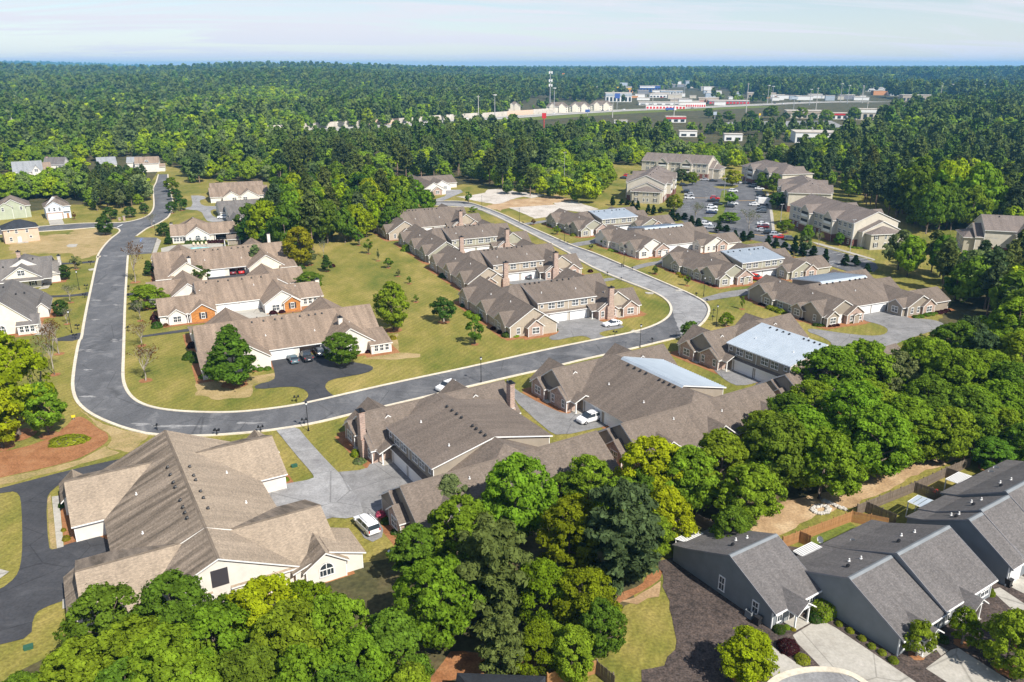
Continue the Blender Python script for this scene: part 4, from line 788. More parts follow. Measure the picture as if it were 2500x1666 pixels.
# ---------------------------------------------------------------- apartments
def apartment(label, o, ang, L, near='low', bays=(8, 22, 34), ends='gg', sd=1):
    fc = 'N' if sd > 0 else 'S'; q_ = lambda a, b: sorted((a, b))
    h = House(label, 'apartment block', o, ang, 'apt_roof', 'aptcream', name='apartment_building')
    e = 8.6; r = 12.2; hw = 8.6
    h.block('x', 0, 0, L, hw, e, r, ends, oh=.5, roof='apt_roof')
    m_ = MB(); m_.box(-.03, L+.03, -hw-.04, hw+.04, 0, 2.7); h.part('brick_base', m_.mesh('brick_base', [M['redbrick']]))
    if near == 'low':
        h.block('x', -.8, -2.4, 4, 7.4, 6.0, 9.3, 'gn', oh=.4, roof='apt_roof'); h.block('x', -1.0, -5.6, 5, 6.4, 5.6, 7.6, 'hn', oh=.5, run=(3.2, 3), wall='apttaupe', roof='apt_roof')
        for z in (.9, 3.6):
            for y in (-5.4, -1.9, -.2, 3.4): h.win('s', -5.6, y, z, 'W', shut=(y in (-5.4, 3.4)))
    for b in bays:
        for sg in (-1, 1):
            a0, a1 = (-hw-2.0, -2) if sg < 0 else (2, hw+2.0)
            h.block('y', b, a0, a1, 3.2, 8.0, 10.6, 'gn' if sg < 0 else 'ng', oh=.35, roof='apt_roof')
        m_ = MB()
        for z in (3.2, 6.0): m_.box(b-2.2, b+2.2, *q_(sd*(hw+2.05), sd*(hw+2.002)), z, z+1.9)  # flat black sheets paint the shade of recessed balconies
        h.part('balcony_shade', m_.mesh('balcony_shade', [M['black']])); m_ = MB()
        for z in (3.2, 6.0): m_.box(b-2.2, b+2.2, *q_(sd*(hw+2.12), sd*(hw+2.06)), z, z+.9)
        h.part('balcony_rail', m_.mesh('balcony_rail', [M['white']]))
        m_ = MB(); m_.box(b-3.23, b+3.23, *q_(sd*(hw+2.03), sd*(hw-.2)), 0, 2.7); h.part('brick_base', m_.mesh('brick_base', [M['redbrick']]))
    xs = [x for x in np.arange(2.2, L-1, 3.0) if min(abs(x-b) for b in bays) > 3.7]
    for x in xs:
        for z in (.8, 3.6, 6.3): h.win('d' if z > 3 else 's', float(x), sd*(hw+.04) if z < 3 else sd*hw, z, fc)
    h.vents([(x, -1.2, 11.75, 'v') for x in (5, 14, 26, L-8)]); return h
def apt_at(label, a, b, **k):
    a = Vector(a); b = Vector(b); d = b-a; return apartment(label, a, math.degrees(math.atan2(d.y, d.x)), d.length, **k)
def mirrored(label, a, b, **k):
    return apt_at(label, a, b, **k)
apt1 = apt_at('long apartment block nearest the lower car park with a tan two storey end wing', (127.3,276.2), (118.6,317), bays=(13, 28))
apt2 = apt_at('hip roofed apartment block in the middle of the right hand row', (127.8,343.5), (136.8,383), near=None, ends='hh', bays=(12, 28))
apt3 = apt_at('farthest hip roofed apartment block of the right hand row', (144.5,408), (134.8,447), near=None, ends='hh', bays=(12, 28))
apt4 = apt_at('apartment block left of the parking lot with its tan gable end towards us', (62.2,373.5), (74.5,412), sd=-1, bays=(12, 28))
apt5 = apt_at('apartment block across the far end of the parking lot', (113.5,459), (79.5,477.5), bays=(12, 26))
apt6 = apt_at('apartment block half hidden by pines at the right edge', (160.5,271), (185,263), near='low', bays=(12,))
# ---------------------------------------------------------------- slate roofed townhouses
TA = -57.0
def town_unit(h, y0, w, ridge, xr=-6.7, back=(-15.7, 2.35), dx=0, front_e=2.6, wins=True, porch=True, gar=False):
    xb = back[0]+dx; T_ = .2
    def slabp(name, P, roof='roof_slate', th=.2):
        n = len(P); V = [tuple(p) for p in P]+[(p[0],p[1],p[2]-th) for p in P]; F = [tuple(range(n)), tuple(range(n,2*n))[::-1]]+[(i,(i+1)%n,n+(i+1)%n,n+i) for i in range(n)]
        me = mesh(name, V, F, [M[roof], M['greyside']], [0]+[1]*(n+1)); uv = me.uv_layers.new(name='UVMap')
        u = Vector((0,1,0)); nn = (Vector(P[1])-Vector(P[0])).cross(Vector(P[2])-Vector(P[0])).normalized(); w_ = nn.cross(u)
        for li in me.polygons[0].loop_indices: p = Vector(V[me.loops[li].vertex_index]); uv.data[li].uv = (p.dot(u), p.dot(w_))
        h.part(name, me)
    a, b = y0-.12, y0+w+.12; x_r = xr+dx; xf = dx; sl = (ridge-front_e)/(-xr); fx = xf+.45
    slabp('roof', [(x_r,a,ridge),(fx,a,front_e-sl*.45),(fx,b,front_e-sl*.45),(x_r,b,ridge)])
    kx, kz = xb+2.1, back[1]+.75; slabp('roof', [(kx,a,kz),(x_r,a,ridge),(x_r,b,ridge),(kx,b,kz)]); slabp('roof', [(xb-.25,a,back[1]),(kx,a,kz),(kx,b,kz),(xb-.25,b,back[1])])
    sec = [(xb,0),(xf,0),(xf,front_e-.1),(x_r,ridge-.11),(kx,kz-.11),(xb,back[1]-.1)]; n = len(sec); mb = MB()
    mb.add([(x,y0,z) for x, z in sec]+[(x,y0+w,z) for x, z in sec], [tuple(range(n)), tuple(range(n,2*n))[::-1]]+[(i,(i+1)%n,n+(i+1)%n,n+i) for i in range(n)]); h.part('wall', mb.mesh('wall', [M['bluegrey']]))
    cp = MB(); cp.add([(x_r-.3,a,ridge-.12+.03),(x_r+.3,a,ridge-sl*.3+.03),(x_r+.3,b,ridge-sl*.3+.03),(x_r-.3,b,ridge-.12+.03),(x_r,a,ridge+.04),(x_r,b,ridge+.04)], [(0,4,5,3),(4,1,2,5)]); h.part('ridge_cap', cp.mesh('ridge_cap', [M['bluegrey']]))
    for y in (a-.03, b-.02):
        rk = MB(); rk.add([(x_r,y,ridge+.03),(fx,y,front_e-sl*.45+.03),(fx,y,front_e-sl*.45-.22),(x_r,y,ridge-.22),(x_r,y+.05,ridge+.03),(fx,y+.05,front_e-sl*.45+.03),(fx,y+.05,front_e-sl*.45-.22),(x_r,y+.05,ridge-.22)], [(0,1,2,3),(7,6,5,4),(0,4,5,1),(3,2,6,7)])
        h.part('rake_board', rk.mesh('rake_board', [M['greyside']]))
    for y in (y0, y0+w):
        c = MB(); c.box(xf-.1, xf+.04, y-.04, y+.1 if y == y0 else y+.04, 0, front_e-.15); h.part('corner_board', c.mesh('corner_board', [M['white']]))
    f = MB(); f.box(fx-.02, fx+.1, a, b, front_e-sl*.45-.2, front_e-sl*.45-.04); h.part('gutter', f.mesh('gutter', [M['white']]))
    if porch:
        py = y0+w*.42; h.block('x', py, x_r*0+xf-1.6, xf+1.7, 1.35, 2.5, 3.5, 'ng', roof='roof_slate', wall='bluegrey', walls=False, oh=.25, th=.16)
        for dy in (-1.1, 1.1): h.column(xf+1.4, py+dy, 2.4, .16)
        h.slab(xf, xf+1.7, py-1.3, py+1.3, .1); h.door(xf+.02, py, 'E', 'dark'); h.win('t', xf+.02, y0+1.2, .6, 'E')
        m_ = MB(); m_.add([(xf+1.72,py-1.4,2.42),(xf+1.72,py+1.4,2.42),(xf+1.72,py,3.42)], [(0,1,2)]); h.part('porch_gable', m_.mesh('porch_gable', [M['white']]))
        h.win('d', xf+.02, y0+w-1.6, .8, 'E')
    for vx, vy, k in ((x_r-3.0, y0+w*.55, 'p'), (x_r-2.3, y0+w*.7, 'p'), (x_r-2.1, y0+w*.35, 'v')):
        zz_ = ridge-(x_r-vx)/(x_r-kx)*(ridge-kz); h.vents([(vx, vy, zz_, k)])
d1 = House('detached slate roofed house with a grey side wall, nearest the purple round bush', 'house', g('S1',965,1095), TA, 'roof_slate', 'bluegrey', name='townhouse')
town_unit(d1, 0, 8.0, 6.0); d1.win('t', -7.5, 0, .65, 'S'); d1.win('s', -2.4, 0, .7, 'S')
d2 = House('pair of slate roofed townhouses in the lower right corner, second roof stepped up', 'house', g('S2',415,1395), TA, 'roof_slate', 'bluegrey', name='townhouse')
town_unit(d2, 0, 8.0, 6.0); town_unit(d2, 8.0, 10.6, 6.6, xr=-6.1, front_e=3.0)
d4 = House('row of slate roofed townhouses running off the right edge', 'house', g('S2',415,1395), TA, 'roof_slate', 'bluegrey', name='townhouse')
town_unit(d4, 22.4, 3.1, 6.5, xr=-5.6, back=(-13.2, 2.9), front_e=3.0, porch=False); town_unit(d4, 25.5, 6.8, 6.75, xr=-5.8, back=(-13.4,3.0), front_e=3.0, porch=False); town_unit(d4, 32.3, 9.0, 7.1, xr=-6.2, back=(-14.2,3.0), front_e=3.1, porch=False); town_unit(d4, 41.3, 9.0, 6.9, xr=-6.2, back=(-14.2,3.0), front_e=3.1, porch=False)
d4.garage(.03, 24.0, 'E', 2.4, 2.2)
d0 = House('dark roof cut off by the bottom edge', 'house', g(10,760,1205,5), -3, 'roof_navy', 'greyside', name='house')
d0.block('x', -3.4, -2.2, 5.8, 5.0, 2.9, 5.0, 'hh', run=(2.2,1.5), roof='roof_navy', wall='bluegrey')
# foundation planting beds
for mkey, L in BEDS.items():
    mb = MB()
    for i, P in enumerate(L):
        z = .042+.00005*(i%60); mb.add([(p[0],p[1],z) for p in P], [(0,1,2,3)])
    if mb.v: tag(mb.build('foundation_bed', [M['straw' if mkey=='straw' else 'mulch']]), kind='structure')
# ---------------------------------------------------------------- vegetation
def cards(n, sampler, size, rng, elong=1.35):
    """n leaf-cluster faces: sampler gives (point, outward normal)"""
    V = np.zeros((n*4, 3)); 
    for i in range(n):
        p, nr = sampler()
        nr = Vector(nr)+Vector((rng.gauss(0,.55), rng.gauss(0,.55), rng.gauss(.25,.5)))
        nr = nr.normalized() if nr.length > 1e-4 else Vector((0,0,1))
        t = nr.orthogonal().normalized(); t.rotate(Matrix.Rotation(rng.uniform(0, math.tau), 3, nr)); b = nr.cross(t)
        s = size*rng.choice((.45,.7,.9,1.0,1.15,1.6)); e = elong
        k = i*4; dz = nr*s*.18
        V[k] = p-t*s*e*.5; V[k+1] = p+b*s*.5+dz; V[k+2] = p+t*s*e*.5; V[k+3] = p-b*s*.5+dz
    return V
def cards_mesh(name, V, mat):
    n = len(V)//4; me = bpy.data.meshes.new(name); me.vertices.add(n*4); me.vertices.foreach_set('co', V.astype(np.float32).ravel())
    me.loops.add(n*4); me.loops.foreach_set('vertex_index', np.arange(n*4, dtype=np.int32)); me.polygons.add(n)
    me.polygons.foreach_set('loop_start', np.arange(0, n*4, 4, dtype=np.int32)); me.polygons.foreach_set('loop_total', np.full(n, 4, dtype=np.int32))
    me.materials.append(M[mat]); me.update(); me.validate(); return me
def rdir(rng):
    z = rng.uniform(-1, 1); a = rng.uniform(0, math.tau); r = math.sqrt(1-z*z); return Vector((r*math.cos(a), r*math.sin(a), z))
def broad_mesh(seed, R=5.0, Hc=9.0, base=3.0, n=5000, leaf=.36, K=46, form='round', clump=(.17,.30), mat='leaf', trunk=True, bark='bark'):
    """unit tree in metres: crown radius R, crown height Hc starting at base"""
    rng = random.Random(seed); cl = []; cz = base+Hc*.46
    prof = {'round': lambda h: math.sin(math.pi*min(1, max(0, .10+h*.86)))**.62, 'oval': lambda h: math.sin(math.pi*min(1, .14+h*.84))**.8, 'cone': lambda h: (1-h)**.75*min(1, .35+h*4), 'wide': lambda h: math.sin(math.pi*min(1, .25+h*.72))**.55}[form]
    for i in range(K):
        h = rng.random()**.85; a = i*2.399963+rng.uniform(-.5,.5); rr = prof(h)*R*(.55+.45*rng.random()**.5)*(1+.16*math.sin(a*2+seed)+.1*math.sin(a*3+seed*2)+.22*mnoise.noise(Vector((math.cos(a)*1.6,math.sin(a)*1.6,h*3+seed))))
        c = Vector((rr*math.cos(a)*.82, rr*math.sin(a)*.82, base+Hc*(.04+.93*h))); cl.append((c, R*rng.uniform(*clump)*(1.1-.35*h)))
    wts = [r*r for _, r in cl]; tot = sum(wts); acc = []; s = 0
    for w in wts: s += w/tot; acc.append(s)
    import bisect
    ctr = Vector((0, 0, cz))
    def smp():
        c, r = cl[min(bisect.bisect(acc, rng.random()), K-1)]
        d = rdir(rng)
        if d.z < -.2: d.z *= .5
        d.normalize(); p = c+Vector((d.x, d.y, d.z*.75))*r*(.5+.5*rng.random()**.6)*(1.0 if rng.random() > .12 else rng.uniform(1,1.6))
        o = (p-ctr).normalized(); return p, d*.8+o*.5
    V = cards(n, smp, leaf, rng); me = cards_mesh('crown', V, mat); tm = None
    if trunk:
        t = MB(); tr = R*.045+.06; top = base+Hc*.55; pts_ = [(0,0,-.3),(0,0,.15),(rng.uniform(-.15,.15),rng.uniform(-.15,.15),base*.7),(rng.uniform(-.4,.4),rng.uniform(-.4,.4),top)]
        t.tube(pts_, [tr*1.5, tr*1.1, tr*.85, tr*.25], 7)
        for c, r in rng.sample(cl, min(9, K)):
            z0 = max(base*.55, min(top*.85, c.z-1.6-rng.random()*1.5)); k = (z0-base*.7)/(top-base*.7+1e-6); x0 = Vector((pts_[2][0],pts_[2][1],z0)).lerp(Vector((pts_[3][0],pts_[3][1],z0)), max(0,k))
            m_ = x0.lerp(c, .5)+Vector((0,0,-.25)); t.tube([x0, m_, c], [tr*.45, tr*.3, tr*.1], 5, cap=False)
        tm = t.mesh('trunk', [M[bark]], True)
    return me, tm
def pine_mesh(seed, H=18, R=3.6, base=6.5, n=4000, leaf=.5, mat='needle', full=False):
    rng = random.Random(seed); cl = []; L = (1.0 if full else base); z = L
    while z < H-.3:
        k = (z-L)/(H-L); rad = R*(math.sin(math.pi*(.16+.80*k))**.7 if full else (1-k)**.55*min(1, .45+k*3.0))
        for b in range(rng.randint(5, 7) if full else rng.randint(3, 5)):
            a = rng.uniform(0, math.tau); ll = rad*rng.uniform(.6, 1.12)
            for q in (1.0, .72, .45)[:3 if ll > 1.6 else 1]:
                cl.append((Vector((ll*q*math.cos(a+q*.2), ll*q*math.sin(a+q*.2), z+ll*q*(.12+.18*k)+rng.uniform(-.25,.25))), rng.uniform(.55,.95)*(.62+.5*R/4)))
        z += rng.uniform(.7, 1.1)*(1.0 if full else 1.05)
    cl.append((Vector((0,0,H)), .6)); K = len(cl)
    def smp():
        c, r = cl[rng.randrange(K)]; d = rdir(rng); d.z = abs(d.z)*.9-.25; p = c+Vector((d.x, d.y, d.z*.7))*r*rng.uniform(.35,1); return p, d+Vector((0,0,.4))
    me = cards_mesh('crown', cards(n, smp, leaf, rng, 2.0), mat); t = MB(); b = .05+H*.013
    lean = (rng.uniform(-.4,.4), rng.uniform(-.4,.4)); t.tube([(0,0,-.3),(0,0,.3),(lean[0]*.4,lean[1]*.4,H*.5),(lean[0]*.3,lean[1]*.3,H-.5)], [b*1.3,b,b*.75,b*.15], 7)
    for c, r in rng.sample(cl, min(12, K)): t.tube([(lean[0]*.4, lean[1]*.4, c.z-.5), c], [b*.28, b*.08], 4, cap=False)
    return me, t.mesh('trunk', [M['barkpine']], True)
def bare_mesh(seed, H=6.0, spread=2.2, n=260, leaf=.16, bark='bark_pale'):
    rng = random.Random(seed); t = MB(); tips = []
    def grow(p, d, l, r, depth):
        q = p+d*l; mid = p+d*l*.5+Vector((rng.gauss(0,.05*l), rng.gauss(0,.05*l), 0)); t.tube([p, mid, q], [r, r*.8, r*.62], 5 if depth < 2 else 3, cap=False)
        tips.append(q)
        if depth >= 4 or l < .25: return
        for k in range(3 if depth else 5):
            nd = (d+Vector((rng.gauss(0,.5), rng.gauss(0,.5), rng.uniform(-.05,.45)))).normalized(); grow(q if k else q, nd, l*rng.uniform(.62,.85), r*.55, depth+1)
    grow(Vector((0,0,-.1)), Vector((0,0,1)), H*.30, .05+H*.013, 0)
    tw = [p for p in tips if p.z > H*.35]
    def smp():
        p = rng.choice(tw)+rdir(rng)*.3; return p, rdir(rng)
    return cards_mesh('crown', cards(n, smp, leaf, rng), 'leaf'), t.mesh('branches', [M[bark]], True)
def bush_mesh(seed, n=500, leaf=.12, flat=1.0, lump=.12, box=False):
    """unit shrub of radius 1 resting on the ground"""
    rng = random.Random(seed)
    def smp():
        d = rdir(rng); d.z = abs(d.z)
        k = 1+lump*mnoise.noise(d*2.2+Vector((seed, 0, 0)))*2
        if box:
            m_ = max(abs(d.x), abs(d.y), abs(d.z)); d2 = Vector((d.x/m_, d.y/m_, d.z/m_)); q = d.lerp(d2, .62)*.86
        else: q = d
        return Vector((q.x*k, q.y*k, q.z*k*flat+.02))*rng.uniform(.88, 1.0), d
    f = cards_mesh('foliage', cards(n, smp, leaf, rng), 'leaf'); return f
LEAFCOL = {'lime': (.285,.355,.012), 'fresh': (.180,.275,.020), 'mid': (.120,.200,.020), 'deep': (.066,.122,.020), 'olive': (.165,.215,.010), 'gold': (.26,.235,.012), 'grey': (.115,.140,.052), 'pale': (.165,.205,.075), 'pine': (.105,.135,.034), 'pinedark': (.070,.105,.040), 'rust': (.145,.065,.02), 'red': (.055,.016,.018), 'pink': (.62,.13,.22), 'hedge': (.055,.105,.014), 'yellowhedge': (.21,.26,.018), 'dark': (.022,.046,.012)}
T_ = {}
def tmpl(key):
    if key in T_: return T_[key]
    k, i = key[0], key[1]
    mk = {
     'b0': lambda: broad_mesh(100+i, 5, 9.8, 1.4, 17000, .27, 170, ('round','oval','wide','round')[i%4], (.08,.21)),
     'b1': lambda: broad_mesh(200+i, 5, 9.4, 2.6, 3600, .58, 70, ('round','oval','wide','oval')[i%4]),
     'b2': lambda: broad_mesh(300+i, 5, 10, 3.0, 520, 1.5, 34, ('round','oval','wide','oval')[i%4], trunk=True),
     'p0': lambda: pine_mesh(400+i, 13, 4.4, 4.5, 19000, .34, full=True),
     'p1': lambda: pine_mesh(500+i, 19, 3.9, 7.5+i, 2600, .85),
     'p2': lambda: pine_mesh(600+i, 19, 4.2, 7.5, 520, 1.7),
     'sp': lambda: broad_mesh(700+i, 4.2, 8.8, 1.6, 12000, .26, 120, 'oval', (.10,.22)),
     'cn': lambda: broad_mesh(740+i, 4.4, 9.8, 1.0, 12000, .28, 110, 'cone', (.10,.24)),
     'yt': lambda: broad_mesh(780+i, 1.5, 2.6, 1.2, 700, .26, 18, 'oval', (.22,.36), bark='bark'),
     'vt': lambda: broad_mesh(800+i, 3.2, 4.6, 1.7, 3000, .30, 40, 'wide', (.18,.3), bark='bark_pale'),
     'cy': lambda: broad_mesh(820+i, 1.7, 6.2, .2, 2600, .30, 50, 'cone', (.2,.34)),
     'ba': lambda: bare_mesh(840+i, 7.0, 2.2, 500, .15),
    }[k]
    T_[key] = mk(); return T_[key]
NTREE = [0, 0]
def tree(kind, i, p, col, label, cat='tree', group=None, s=1.0, sz=None, z=0.0, name='tree', jitter=.12, rng=random.Random(77), both=True):
    me, tm = tmpl((kind, i)); root = thing(name, label, cat, (p[0], p[1], z), rng.uniform(0, math.tau), group); sz = sz or s
    root.scale = (s*rng.uniform(1-jitter*.4,1+jitter*.4), s, sz)
    c = ob('crown', me, root); b = rng.uniform(1-jitter, 1+jitter); q = LEAFCOL[col]; c.color = (q[0]*b*rng.uniform(.93,1.07), q[1]*b, q[2]*b, 1)
    if tm: ob('branches' if kind == 'ba' else 'trunk', tm, root)
    return root
def crown_at(sx, sy, rpx, zc):
    """a tree sighted by the middle of its crown: foot on the ground and crown radius in metres"""
    p = g('S', sx, sy, zc); d = math.sqrt(p.x**2+p.y**2+(CAM_H-zc)**2); return p, rpx*d/FPX
KN = {'lime':'lime green','fresh':'bright green','mid':'mid green','deep':'deep green','olive':'yellow green','gold':'golden leaved','grey':'grey green','pale':'pale sparse','pine':'olive green pine','pinedark':'dark pine'}
# tree belt in front: sighted one by one
BELT = [
 (60,1640,55,'mid'),(175,1600,75,'fresh'),(245,1500,80,'mid'),(330,1570,88,'fresh'),(420,1470,80,'mid'),(405,1615,88,'fresh'),(520,1560,90,'mid'),(545,1465,62,'mid'),(640,1480,88,'lime'),(700,1560,95,'fresh'),(620,1625,88,'mid'),(745,1440,66,'olive'),(815,1520,85,'fresh'),(870,1600,92,'fresh'),(955,1555,85,'mid'),(740,1650,85,'fresh'),(480,1650,80,'fresh'),(300,1660,80,'mid'),(1000,1650,70,'fresh'),(840,1670,85,'deep'),
 (1012,1300,62,'mid'),(1262,1212,92,'fresh'),(1100,1195,46,'pale'),(1118,1275,82,'fresh'),(1395,1280,78,'olive'),(1432,1420,72,'olive'),(1325,1395,66,'olive'),(1068,1440,92,'fresh'),(1470,1466,58,'mid'),(1400,1520,60,'fresh'),(1310,1500,55,'olive'),(1190,1330,60,'fresh'),
 (1590,1150,80,'lime'),(1440,1140,62,'fresh'),(1632,1228,58,'lime'),(1600,1290,48,'fresh'),(1520,1180,55,'fresh'),(1680,1165,72,'fresh'),(1756,1135,78,'fresh'),(1828,1200,72,'mid'),(1890,1122,82,'mid'),(1790,1262,52,'mid'),(1950,1095,88,'mid'),(2012,1135,78,'fresh'),(2078,1048,82,'fresh'),(2140,1088,78,'mid'),(2205,1045,72,'fresh'),(2268,1030,62,'mid'),(2312,1055,55,'fresh'),(2352,1018,60,'mid'),
 (2030,925,70,'fresh'),(2105,912,66,'fresh'),(2120,1000,66,'fresh'),(2192,915,58,'pale'),(2262,910,66,'fresh'),(2264,1000,66,'mid'),(2338,948,62,'fresh'),(2376,1000,60,'mid'),(2410,930,62,'fresh'),(2465,965,62,'mid'),(1985,990,60,'deep'),(1925,1025,62,'deep'),(1870,1060,50,'fresh'),(2440,1010,50,'fresh'),(2490,900,60,'fresh'),(2330,870,50,'mid'),
 (2480,820,62,'fresh'),(2500,740,60,'fresh')]
ANCH = [(60,1640,'in the lower left corner'),(210,1545,'below the bend of the left black drive'),(330,1570,'low in the picture below the left white wall'),(420,1470,'over the front left wing of the streaked roof'),(410,1640,'at the bottom below the streaked villa'),(545,1465,'just below the dark gable louvre'),(520,1570,'in the middle of the lower left woods'),(640,1480,'below the white gable of the streaked villa'),(640,1625,'at the bottom edge left of centre'),(750,1440,'left of the shaded grass by the white minivan'),(715,1560,'between the arch window and the bottom edge'),(740,1655,'on the bottom edge under the arch window'),(830,1520,'below the arch window of the streaked villa'),(880,1605,'near the pine straw clearing at the bottom'),(960,1560,'beside the bare pine straw at the bottom'),(1012,1300,'at the shaded end wall behind the white minivan'),
 (1262,1212,'covering the middle of the two chimney villa roof'),(1100,1195,'at the left edge of the two chimney villa roof'),(1118,1275,'over the near wing of the two chimney villa'),(1395,1280,'left of the big blue green pine'),(1432,1420,'below the big blue green pine'),(1325,1395,'right of the olive pine'),(1068,1440,'left of the olive pine'),(1470,1466,'at the edge of the mulched yard'),(1400,1520,'at the front of the belt by the small lawn'),(1310,1500,'in front of the olive pine'),(1190,1330,'behind the olive pine'),(1590,1150,'in front of the minivan court roofs'),(1440,1140,'against the near wing of the minivan villa'),(1632,1228,'behind the striped patio roof'),(1600,1290,'at the left end of the detached house'),(1520,1180,'above the big blue green pine'),(1680,1165,'below the gable of the minivan villa'),(1756,1135,'at the corner of the dark sided villa'),(1828,1200,'above the stone fire ring'),(1890,1122,'in front of the dark sided villa wall'),(1790,1262,'at the left end of the dry bank'),(1950,1095,'over the middle of the dry bank'),(2012,1135,'above the cedar fenced yard'),(2078,1048,'behind the long weathered fence'),(2140,1088,'on the dry bank above the metal patio roof'),(2205,1045,'on the upper dry bank'),(2268,1030,'near the back yard tree'),(2312,1055,'above the back yard tree'),(2352,1018,'at the top end of the bank'),
 (2030,925,'hiding the end of the dark sided villa'),(2105,912,'right of the dark sided villa roof'),(2120,1000,'below the turning drive lawn'),(2192,915,'in front of the right lawn'),(2262,910,'below the conifer lawn'),(2264,1000,'in the thick of the right belt'),(2338,948,'toward the right edge of the belt'),(2376,1000,'above the upper bank stones'),(2410,930,'near the right edge under the pines'),(2465,965,'at the right edge above the bank'),(1985,990,'beside the dark sided villa end gable'),(1925,1025,'at the near corner of the dark sided villa'),(1870,1060,'below the dark sided villa'),(2440,1010,'at the right edge by the upper fence'),(2490,900,'at the right edge, upper part'),(2330,870,'by the dark pines and the turning drive'),(2480,820,'right of the dark pines, at the picture edge'),(2500,740,'highest at the right edge')]
used_lb = {}
def belt_label(col, x, y):
    a = min(ANCH, key=lambda q: (q[0]-x)**2+(q[1]-y)**2)[2]; lb = f'{KN[col]} tree {a}'; k = used_lb.get(lb, 0); used_lb[lb] = k+1
    return lb if k == 0 else f"{['smaller','lowest','third','fourth','fifth'][min(k-1,4)]} {lb}"
BELT += [(sx_+rnd.uniform(-75,75), sy_+rnd.uniform(-20,70), rnd.uniform(34,50), rnd.choice(['mid','fresh','deep','olive' if 1000 < sx_ < 1500 else 'mid'])) for sx_, sy_, r_, c_ in BELT[::3]]
for k, (sx_, sy_, r_, col) in enumerate(BELT):
    col = {'deep':'mid'}.get(col, col)
    if k % 3 == 0 and col == 'mid': col = 'fresh'
    if 1690 < sx_ < 1830 and sy_ > 1275: continue
    zc = 7.0 if sx_ < 1560 else 5.6
    if r_ < 52: zc *= .7
    p, R = crown_at(sx_, sy_, r_, zc); s = R/4.4; s = max(.42, min(1.4, s))
    tree('b0', k % 4, p, col, belt_label(col, sx_, sy_), 'tree', 'trees of the front belt of woods', s, s*rnd.uniform(.9, 1.08)*(.88 if sx_ > 1560 else 1))
for k, (sx_, sy_, r_, zc, col, lb) in enumerate([(1516,1300,82,7.5,'pinedark','big blue green pine beside the mulched yard'),(1196,1385,80,7.5,'pine','olive green pine in the middle of the front trees'),(2375,800,62,9,'pinedark','dark pine at the right end of the grey turning drive'),(2395,850,52,8,'pinedark','lower dark pine below the turning drive'),(1220,1560,50,5,'pine','small pine at the front of the belt by the bare soil')]):
    p, R = crown_at(sx_, sy_, r_, zc); s = min(R/4.0, .82 if sx_ > 2300 else 1.3); tree('p0', k % 2, p, col, lb, 'pine tree', None, s, s*1.05, name='pine_tree')
# specimens ----------------------------------------------------------
def spec(kind, i, view, bx, by, tx, ty, col, label, cat='tree', ref=None, name='tree', wpx=None, group=None):
    """foot at (bx,by), top at (tx,ty) in one survey view"""
    p = g(view, bx, by); o = VIEW[view]; ys = o[1]+ty/o[2]; v = (ys-833)/FPX; d = math.hypot(p.x, p.y)
    # height from the sight line over the foot
    h = CAM_H-d*(_st+v*_ct)/(_ct-v*_st)*(1/math.sqrt(1+((o[0]+tx/o[2]-1250)/FPX/(_ct-v*_st))**2))*1.0
    u = (o[0]+tx/o[2]-1250)/FPX; ry = _ct-v*_st; hd = math.sqrt(u*u+ry*ry); h = CAM_H-d*(_st+v*_ct)/hd
    ref = {'sp':10.6,'cn':11.2,'yt':4.0,'vt':6.5,'cy':6.6,'ba':6.0,'b0':12.4,'p0':13.5,'b1':12.4,'p1':19.3}[kind]
    sz = h/ref; rr = {'sp':4.2,'cn':4.0,'yt':1.5,'vt':3.3,'cy':1.6,'ba':2.4,'b0':4.9,'p0':3.8,'b1':4.9,'p1':3.9}[kind]
    s = sz if wpx is None else (wpx/o[2]/2)*math.sqrt(p.x**2+p.y**2+(CAM_H-h/2)**2)/FPX/rr
    t = tree(kind, i, p, col, label, cat, group, s, sz, name=name); RINGS.append((p, max(.8, s*rr*.42))); return t
RINGS = []
spec('cn',0,4,1585,1215,1590,800,'mid','big dark green tree with a pointed top in front of the tan villa',wpx=390)
spec('sp',0,5,445,850,440,515,'fresh','tall bright green egg shaped maple alone on the middle lawn',wpx=285)
spec('vt',0,5,785,795,790,625,'deep','spreading dark green tree on the lawn right of the bright maple',wpx=190)
spec('yt',0,5,995,945,1000,770,'mid','young green tree by the hedge of the villa with the sedan',wpx=140)
spec('b0',0,5,100,1090,100,850,'mid','round green tree by the black drive with parked cars',wpx=260)
spec('b0',1,'P4',1830,890,1840,640,'mid','round green tree at the right end of the orange gabled villa',wpx=380)
spec('b0',2,4,1010,700,1010,525,'fresh','bright green tree at the left end of the orange gabled villa',wpx=225)
spec('b0',3,'P4',1730,600,1730,105,'gold','golden leaved tree at the edge of the middle lawn',wpx=370)
spec('vt',1,'P4',1830,590,1840,390,'pale','thin pale tree below the golden tree',wpx=180)
spec('cy',0,'P4',1235,635,1240,345,'pale','tall pale birch like tree in front of the villa with the open garage',wpx=200)
spec('vt',0,'P4',585,770,590,595,'deep','round dark tree before the arched window of the villa',wpx=210)
spec('cy',1,'P4',2020,660,2020,470,'deep','small dark conifer on the edge of the middle lawn',wpx=140)
spec('ba',0,'P4',1985,500,1985,320,'grey','leafless shrub beside the golden tree',wpx=120)
spec('cy',1,4,1012,480,1012,375,'deep','dark upright evergreen left of the tan villa',wpx=80)
spec('b0',1,'Q2',1320,1095,1305,830,'deep','dark tree at the corner of the side street',wpx=215)
spec('vt',0,'Q2',1390,900,1390,745,'deep','dark tree behind the corner tree by the side street',wpx=190)
spec('vt',1,'Q2',1630,875,1640,740,'deep','small dark tree by the upper street, near the entrance posts',wpx=170)
